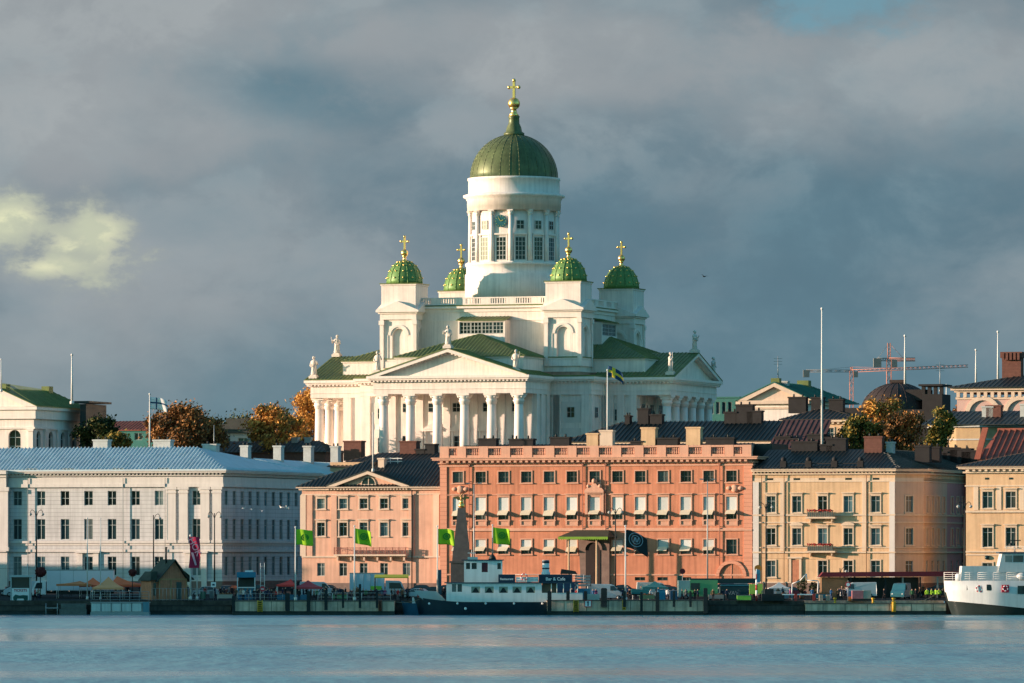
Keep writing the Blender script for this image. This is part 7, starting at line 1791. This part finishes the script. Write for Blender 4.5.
# scooters / boat engine / dark heap
simple('equipment_pile', 'dark heap of covered market equipment at the quay edge', 'equipment', 775, 846.5, [('tarpaulin', DWOOD, [(-1.9, 1.3, -.4, .6, 0, 1.0), (-1.5, -.2, -.3, .5, 1.0, 1.7)]), ('box', mat('grey_crate', (.20, .22, .22), .8), [(.1, .9, -.42, .3, 1.0, 1.35)])], BL)
t = thing('sculpture_frame', 'white arched frame with green plant before the yellow house door', 'frame', loc(800, 858)); b = MB(); 
for p, q in (((-1.2, 0, 0), (-1.1, 0, 2.2)), ((-1.1, 0, 2.2), (0, 0, 2.6)), ((0, 0, 2.6), (.9, 0, 3.6)), ((.9, 0, 3.6), (1.0, 0, 2.7)), ((1.0, 0, 2.7), (2.6, 0, 2.6)), ((2.6, 0, 2.6), (2.5, 0, 0))): b.tube(p, q, .09, n=6)
b.build('frame', POLE, t)
def shrub(px, Y, h, r, m, lab, grp=None):
    t = thing('potted_shrub', lab, 'plant', loc(px, Y), 0, grp); b = MB(); b.lathe([(.28, 0), (.38, .55)], n=12); b.build('pot', mat('terracotta', (.25, .09, .05), .8), t)
    rr = random.Random(int(px)); vs = []; fs = []
    for i in range(420):
        d = Vector((rr.gauss(0, 1), rr.gauss(0, 1), rr.gauss(0, 1))).normalized() * r * rr.uniform(.55, 1.05); p = Vector((d.x, d.y, h - r + d.z * (h - .5) / (2 * r) * 1.0)); a = Vector((rr.gauss(0, 1), rr.gauss(0, 1), rr.gauss(0, 1))).normalized(); c = a.orthogonal().normalized(); e = a.cross(c); o = len(vs); vs += [p + c * .13, p + e * .08, p - c * .13, p - e * .08]; fs.append((o, o + 1, o + 2, o + 3))
    me = bpy.data.meshes.new('foliage'); me.from_pydata([tuple(v) for v in vs], [], fs); me.materials.append(MATS[m]); link('foliage', me, t); b = MB(); b.tube((0, 0, .5), (0, 0, h - r), .05); b.build('stem', BARK, t)
shrub(802, 859, 2.7, .75, 'dark_green_leaves', 'tall potted shrub inside the white arched frame')
shrub(814, 859, 2.3, .8, 'dark_green_leaves', 'rounder potted shrub right of the white arched frame')
# red roofed pavilion
Yv = 868; k = Yv / F; H = lambda py: PZ(py, Yv) - zat(Yv); t = thing('pavilion', 'long open market pavilion with a flat dark red roof', 'pavilion', loc(818, Yv)); Lp = 140 * k
b = MB(); b.prism([(0, H(577)), (Lp, H(576)), (Lp, H(571.3)), (.6, H(572.3))], -2.5, 2.5); b.build('roof', mat('dark_red_fascia', (.16, .02, .03), .7, var=.15), t)
b = MB(); b.box(.4, 4.2, -1.9, 2, 0, H(577.2)); b.build('end_room', mat('pavilion_timber', (.22, .13, .07), .8, var=.2), t)
b = MB(); b.box(4.2, Lp - 5.6, 1.2, 1.4, 0, H(577.2)); b.build('back_wall', mat('dark_glazing', (.02, .03, .035), .3, var=.3), t)
for i in range(7): x = 4.6 + i * (Lp - 5.2) / 6; b = MB(); b.box(x - .12, x + .12, -2.2, -1.96, 0, H(577)); b.build('post', mat('pale_post', (.34, .31, .27), .8) if i in (3, 5) else DWOOD, t)
# container by the quay
simple('container', 'pink and grey rounded tank container between two yellow bollards', 'container', 861, 846, [('tank', mat('pink_grey_paint', (.42, .16, .18), .6, var=.3, scale=.8), [(-1.3, .3, -.6, .6, .3, 1.45)]), ('grey_part', mat('grey_green_paint', (.26, .30, .26), .6, var=.2), [(.3, 1.4, -.58, .58, .3, 1.5)]), ('skid', IRON, [(-1.3, 1.4, -.5, .5, 0, .3)])], BL)
simple('tricycle_cart', 'small blue cart with an orange base by the round sign', 'cart', 850.5, 847, [('box', mat('cart_blue', (.03, .15, .30), .6), [(-.4, .4, -.3, .3, .6, 1.4)]), ('base', mat('cart_orange', (.5, .2, .05), .6), [(-.35, .35, -.3, .3, 0, .6)])], BL)
for px, Y, lab in ((828, 847, 'pale concrete block in front of the pavilion'), (821, 846.3, 'squat grey concrete block right of the barrier')):
    simple('concrete_block', lab, 'block', px, Y, [('block', CONC, [(-.28, .28, -.25, .25, 0, .85)])], CONC)
# blue van behind the pavilion posts
vb = van(901, 858, paint('van_teal', (.04, .16, .20), .4), 'dark teal van seen between the pavilion posts', R(75))
cars = [(775, 872, (.40, .44, .46), 'silver car before the ground floor window of the yellow house', 0), (792, 874, (.10, .015, .03), 'dark red car right of the silver car', math.pi), (836, 873, (.02, .025, .03), 'black car inside the shadow of the red roofed pavilion', 0), (876, 873, (.05, .08, .10), 'grey blue car under the pavilion roof', math.pi),
        (930, 870, (.03, .035, .04), 'charcoal car behind the hi-vis workers', 0), (431, 874, (.02, .03, .035), 'black car at the corner of the pink house', 0), (652, 876, (.03, .03, .035), 'black car parked below the small basement windows', 0), (672, 878, (.15, .04, .03), 'maroon car just right of the black car below the orange building', math.pi), (720, 882, (.45, .40, .38), 'pale car roof seen behind the teal container', 0),
        (325, 878, (.03, .04, .05), 'dark blue grey car behind the long red tent', 0), (228, 884, (.03, .03, .035), 'black car at the entrance of the side street', R(60)), (12, 880, (.04, .04, .05), 'dark car behind the ticket kiosk', 0), (950, 884, (.05, .05, .055), 'grey car in the side street by the red wall', R(70)), (205, 876, (.28, .30, .31), 'light grey car right of the wooden hut', 0)]
for i, (px, Y, c, lab, rz) in enumerate(cars): car(px, Y, paint('car_paint_%d' % i, c, .35), lab, rz)

# people
P = person; C = CL
people = [
 (35, 852, 'walk', 'red', 'black', 'person in a red top and dark trousers walking right of the ticket kiosk', 1.2),
 (38.5, 853, 'stand', 'beige', 'navy', 'person in a beige jacket standing beside the truck cab', 0),
 (240.5, 846, 'talk', 'beige', 'denim', 'person in a beige top at the left side of the blue kiosk', .4), (243.5, 848, 'stand', 'white', 'black', 'person in a white top queueing at the blue kiosk', 2.6), (247, 846, 'lean', 'grey', 'denim', 'person in grey leaning at the blue kiosk counter', 3.0), (250.5, 847, 'walk', 'white', 'grey', 'person in white walking away from the blue kiosk', 1.4),
 (254, 843, 'stand', 'black', 'black', 'tall person all in black left of the ladder frame', .3), (257, 844, 'talk', 'black', 'navy', 'second dark dressed person facing the ladder frame', 2.0),
 (266, 844, 'stand', 'navy', 'black', 'person in a navy coat just right of the ladder frame', 0), (269.5, 843, 'talk', 'navy', 'navy', 'person in a long navy coat talking beside the red tent', 1.8), (271.5, 846, 'stand', 'black', 'black', 'dark dressed person half hidden behind the navy coats', .2),
 (276, 843, 'walk', 'red', 'black', 'person in a red jacket on the pier under the red tent corner', -1.3), (299, 845, 'stand', 'black', 'black', 'dark dressed person behind the first green flagpole', 0), (314, 845, 'walk', 'brown', 'black', 'person in brown walking under the long pinkish tent', 1.3), (317, 846, 'stand', 'green', 'black', 'person in a dark green coat under the long pinkish tent', 0),
 (332, 844, 'talk', 'black', 'grey', 'person in a black jacket on the pier railing below the pale blue truck', 1.5), (336, 846, 'stand', 'grey', 'black', 'person in grey standing by the railing', -.8), (350, 846, 'walk', 'navy', 'black', 'person in navy walking left of the second green flagpole', 1.4), (366, 847, 'stand', 'green', 'black', 'person in green near the truck with the lime decal', .5), (371, 846, 'lean', 'black', 'black', 'person in black leaning at the stall counter', 2.8), (385, 849, 'stand', 'purple', 'black', 'person in purple under the green and yellow canopy', 0), (398, 849, 'talk', 'red', 'grey', 'person in red under the green and yellow canopy', .9), (403, 850, 'stand', 'brown', 'black', 'person in brown at the right leg of the stall', 0), (444, 862, 'stand', 'black', 'black', 'dark dressed person at the corner of the orange building by the signboard', 0),
 (220.5, 862, 'stand', 'black', 'black', 'dark dressed person right of the notice board', 0), (224, 864, 'walk', 'black', 'navy', 'dark dressed person walking into the side street', 1.2), (229, 863, 'talk', 'grey', 'black', 'person in grey talking at the side street', 2.0), (232, 865, 'stand', 'black', 'black', 'dark dressed person left of the blue kiosk', .4), (205, 861, 'stand', 'red', 'black', 'person in red by the bins', 0),
 (593, 848, 'talk', 'blue', 'denim', 'person in a blue jacket between the crates and the white van', 0), (596, 849, 'stand', 'purple', 'black', 'person in purple beside the blue jacket', .6), (577, 848, 'stand', 'red', 'black', 'person in a faded red top at the ferry stern', 0),
 (629, 849, 'walk', 'black', 'black', 'dark dressed person left of the turquoise stall', 1.3), (636, 852, 'stand', 'red', 'navy', 'person in red behind the turquoise stall', 0), (651, 848, 'stand', 'white', 'denim', 'person in white between the turquoise stall and the blue crates', .5), (667, 849, 'talk', 'white', 'navy', 'person in white behind the bright blue crates', 2.5), (682, 846, 'walk', 'black', 'black', 'dark dressed person passing the food truck', 1.4), (686, 848, 'stand', 'grey', 'black', 'person in grey waiting at the serving hatch', 3.1), (695, 846, 'lean', 'black', 'black', 'dark dressed person leaning toward the food truck counter', 3.0), (713, 848, 'stand', 'brown', 'black', 'person in brown beside the food truck end', 0),
 (727, 849, 'talk', 'navy', 'black', 'person in navy before the teal container', .3), (763, 847, 'stand', 'beige', 'black', 'person in beige just right of the lime panels', 0), (768, 848, 'stand', 'black', 'black', 'dark dressed person at the equipment heap', .2), (771, 849, 'talk', 'white', 'grey', 'person in a white top at the equipment heap', 1.0), (790, 850, 'walk', 'purple', 'black', 'person in a plum coat walking left of the barrier', -1.2), (812, 852, 'stand', 'blue', 'black', 'person in blue behind the barrier', 0), (831, 851, 'talk', 'blue', 'denim', 'person in light blue before the pavilion end room', 1.0), (838, 851, 'stand', 'brown', 'black', 'person in brown at the first pavilion post', 0), (884, 850, 'walk', 'black', 'black', 'dark dressed person between the bollards', 1.2), (912, 849, 'stand', 'green', 'black', 'person in green left of the hi-vis workers', 0)]
for (px, Y, pose, a, b_, lab, rz) in people: person(px, Y, pose, C[a], C[b_], lab, rz)
for i, (px, Y, pose, rz, lab) in enumerate([(927, 846, 'stand', .2, 'leftmost worker in a hi-vis yellow jacket'), (931.5, 847, 'talk', 1.2, 'second hi-vis worker from the left, turned sideways'), (935.5, 846, 'stand', -.5, 'third hi-vis worker from the left'), (939, 848, 'lean', .3, 'hi-vis worker closest to the ship')]): person(px, Y, pose, C['lime'], C['black'], lab, rz, 1.8, 'workers in hi-vis jackets')
rc = random.Random(21)
dark = [C['black'], C['navy'], C['black'], C['grey'], C['brown'], C['denim']]
for x0, x1, n, where in ((236, 300, 16, 'in the crowd on the left pier by the blue kiosk'), (300, 345, 12, 'in the crowd behind the left pier railing near the red tents'), (345, 425, 16, 'in the crowd around the green and yellow stall'), (556, 640, 14, 'in the crowd behind the middle pier near the white van'),
                         (640, 705, 16, 'in the crowd on the middle pier before the green food truck'), (708, 800, 14, 'in the crowd between the teal container and the barrier'), (806, 940, 18, 'in the crowd before the red roofed pavilion'), (60, 230, 14, 'in the thin crowd around the tents and the wooden hut')):
    for i in range(n):
        px = rc.uniform(x0, x1); Y = rc.uniform(850, 868) if x0 != 60 else rc.uniform(858, 876)
        person(px, Y, rc.choice(('stand', 'walk', 'talk', 'lean')), rc.choice(dark), C['black'], 'dark clothed person standing ' + where, rc.uniform(0, 6.28), rc.uniform(1.6, 1.85), 'people ' + where, coat=rc.random() < .4)
for n, (x0, x1, lab) in enumerate(((255, 300, 'dark parked car in the row at the side street mouth'), (330, 440, 'dark parked car in the row before the pink house'), (450, 570, 'dark parked car in the row behind the ferry'), (625, 745, 'dark parked car in the row before the orange building'), (770, 950, 'dark parked car in the row behind the pavilion'), (20, 215, 'dark parked car in the row before the pale blue building'))):
    px = x0
    while px < x1:
        car(px, 887 if n != 5 else 896, paint('row_car_%d' % rc.randrange(3), (.025, .03, .035), .35), lab, 0 if rc.random() < .5 else math.pi).__setitem__('group', 'cars ' + lab[16:]); px += rc.uniform(33, 52)
van(730, 866, paint('van_grey', (.30, .34, .35), .4), 'grey van parked behind the teal container', 0)
van(655, 864, paint('van_cream', (.50, .50, .46), .4), 'cream van parked behind the blue crates', math.pi)
van(560, 868, paint('van_dark_blue', (.03, .06, .12), .4), 'dark blue van left of the portal behind the ferry stern', 0)
van(318, 868, paint('van_silver', (.42, .47, .50), .4), 'silver van behind the long pinkish red tent', math.pi)
van(858, 864, paint('van_white_small', (.52, .55, .55), .4), 'white van in front of the pavilion behind the tank container', 0)
van(22, 872, paint('van_pale', (.48, .53, .55), .4), 'pale van directly behind the ticket kiosk', 0)
for i, (px, Y, c, lab) in enumerate([(647, 848, (.10, .20, .12), 'low green market table behind the middle pier'), (716, 850, (.25, .26, .25), 'grey market table in front of the teal container'), (785, 851, (.05, .16, .22), 'blue market table left of the white arched frame'), (822, 853, (.06, .20, .24), 'teal market table at the pavilion end'), (340, 850, (.08, .20, .10), 'green market table below the pale blue truck'), (425, 852, (.28, .05, .04), 'red market table left of the ferry bow'), (225, 852, (.35, .34, .30), 'white market table left of the blue kiosk')]):
    simple('market_table', lab, 'table', px, Y, [('table_top', paint('cloth_top_%d' % i, c, .9), [(-1.1, 1.1, -.45, .45, .72, .8), (-1.08, 1.08, -.47, -.45, .25, .72)]), ('leg', STEEL, [(-1.05, -.98, -.4, -.33, 0, .72)]), ('leg', STEEL, [(.98, 1.05, -.4, -.33, 0, .72)]), ('goods', paint('goods_%d' % i, (.25, .12, .06), .9, var=.5, scale=6), [(-.8 + j * .36, -.52 + j * .36, -.3, .3, .8, .95 + .1 * (j % 2)) for j in range(5)])], BL)
tent(642, 668, 858, 581, 587, 600, mat('teal_tent_cloth', (.03, .17, .18), .85, var=.1), 'teal market tent behind the turquoise stall', grp='cool coloured market tents')
tent(768, 790, 860, 582, 588, 600, mat('white_tent_cloth', (.50, .53, .52), .85, var=.1), 'white market tent right of the lime panels', grp='cool coloured market tents')
tent(716, 738, 864, 579, 585, 600, mat('navy_tent_cloth', (.02, .04, .07), .85, var=.1), 'navy market tent behind the teal container', grp='cool coloured market tents')
for (x0, y0, x1, y1, Y, lab) in ((424, 597, 396, 602, 842, 'mooring line from the ferry bow to the left pier'), (548, 598, 556, 601, 841, 'mooring line from the ferry stern to the middle pier'), (946, 586, 918, 602, 842.5, 'mooring line from the white ship to the right quay')):
    b = MB(); p = Vector((PX(x0, Y), Y, PZ(y0, Y))); q = Vector((PX(x1, Y), Y, PZ(y1, Y))); pv = None
    for i in range(9):
        u = i / 8; c = p.lerp(q, u) - Vector((0, 0, .35 * 4 * u * (1 - u))); 
        if pv is not None: b.tube(pv, c, .035, n=5)
        pv = c
    tag(b.build('mooring_line', mat('rope', (.25, .21, .15), .9, var=.2)), lab, 'rope')
# tram wires and the signboard by the orange building
simple('signboard', 'tall dark blue information board left of the obelisk', 'sign', 439, 858, [('panel', mat('blue_info_board', (.02, .08, .12), .5, var=.2), [(-.35, .35, -.1, .1, .3, 4.2)]), ('foot', STEEL, [(-.3, .3, -.12, .12, 0, .3)])], BL)
simple('signboard', 'dark green advertising pillar before the orange building', 'sign', 680, 866, [('panel', mat('green_ad_board', (.02, .09, .08), .5, var=.3), [(-.42, .42, -.1, .1, .4, 3.2)]), ('foot', STEEL, [(-.3, .3, -.12, .12, 0, .4)])], BL)
def wire(pts, Y, label):
    b = MB(); 
    for (a, c), (e, f) in zip(pts, pts[1:]):
        n = 8; sag = .012 * abs(e - a) * Y / F * 3
        pv = None
        for i in range(n + 1):
            u = i / n; p = Vector((PX(a + (e - a) * u, Y), Y, PZ(c + (f - c) * u, Y) - 4 * sag * u * (1 - u) * .25))
            if pv is not None: b.tube(pv, p, .022, n=4)
            pv = p
    o = b.build('overhead_wire', IRON); tag(o, label, 'wire')
wire([(-40, 569), (36.5, 567), (153.5, 561), (214.5, 563)], 879, 'tram wire strung in front of the pale blue building')
wire([(214.5, 563), (302, 556)], 890, 'tram wire from the lamp post to the pink house')
wire([(707.5, 557), (766, 558), (840, 559)], 873, 'tram wire in front of the yellow house')

GULL = mat('gull_white', (.70, .70, .68), .9, var=0)
for i, (px, py, lab) in enumerate(((244, 508.5, 'leftmost of the white gulls flying past the shaded blue wall'), (252, 509.5, 'second white gull from the left before the shaded blue wall'), (262, 511, 'white gull in the middle of the little flock before the shaded blue wall'), (281, 507.5, 'white gull left of the rightmost one before the shaded blue wall'), (287, 508, 'rightmost white gull before the shaded blue wall'))):
    b = MB(); b.sphere((0, 0, 0), .11, 8, 6, sx=2.0, sz=.8); b.sphere((-.28, 0, .04), .07, 6, 5)
    for sg in (-1, 1): b.add([(-.12, sg * .05, .03), (.12, sg * .05, .03), (.16, sg * .35, .2), (.04, sg * .65, .1), (-.05, sg * .35, .21)], [(0, 1, 2, 4), (4, 2, 3)])
    o = b.build('gull', GULL); o.location = (PX(px, 862), 862, PZ(py, 862)); o.rotation_euler = (R(12 * i - 20), 0, R(50 + 25 * i)); tag(o, lab, 'bird', 'gulls over the quay')
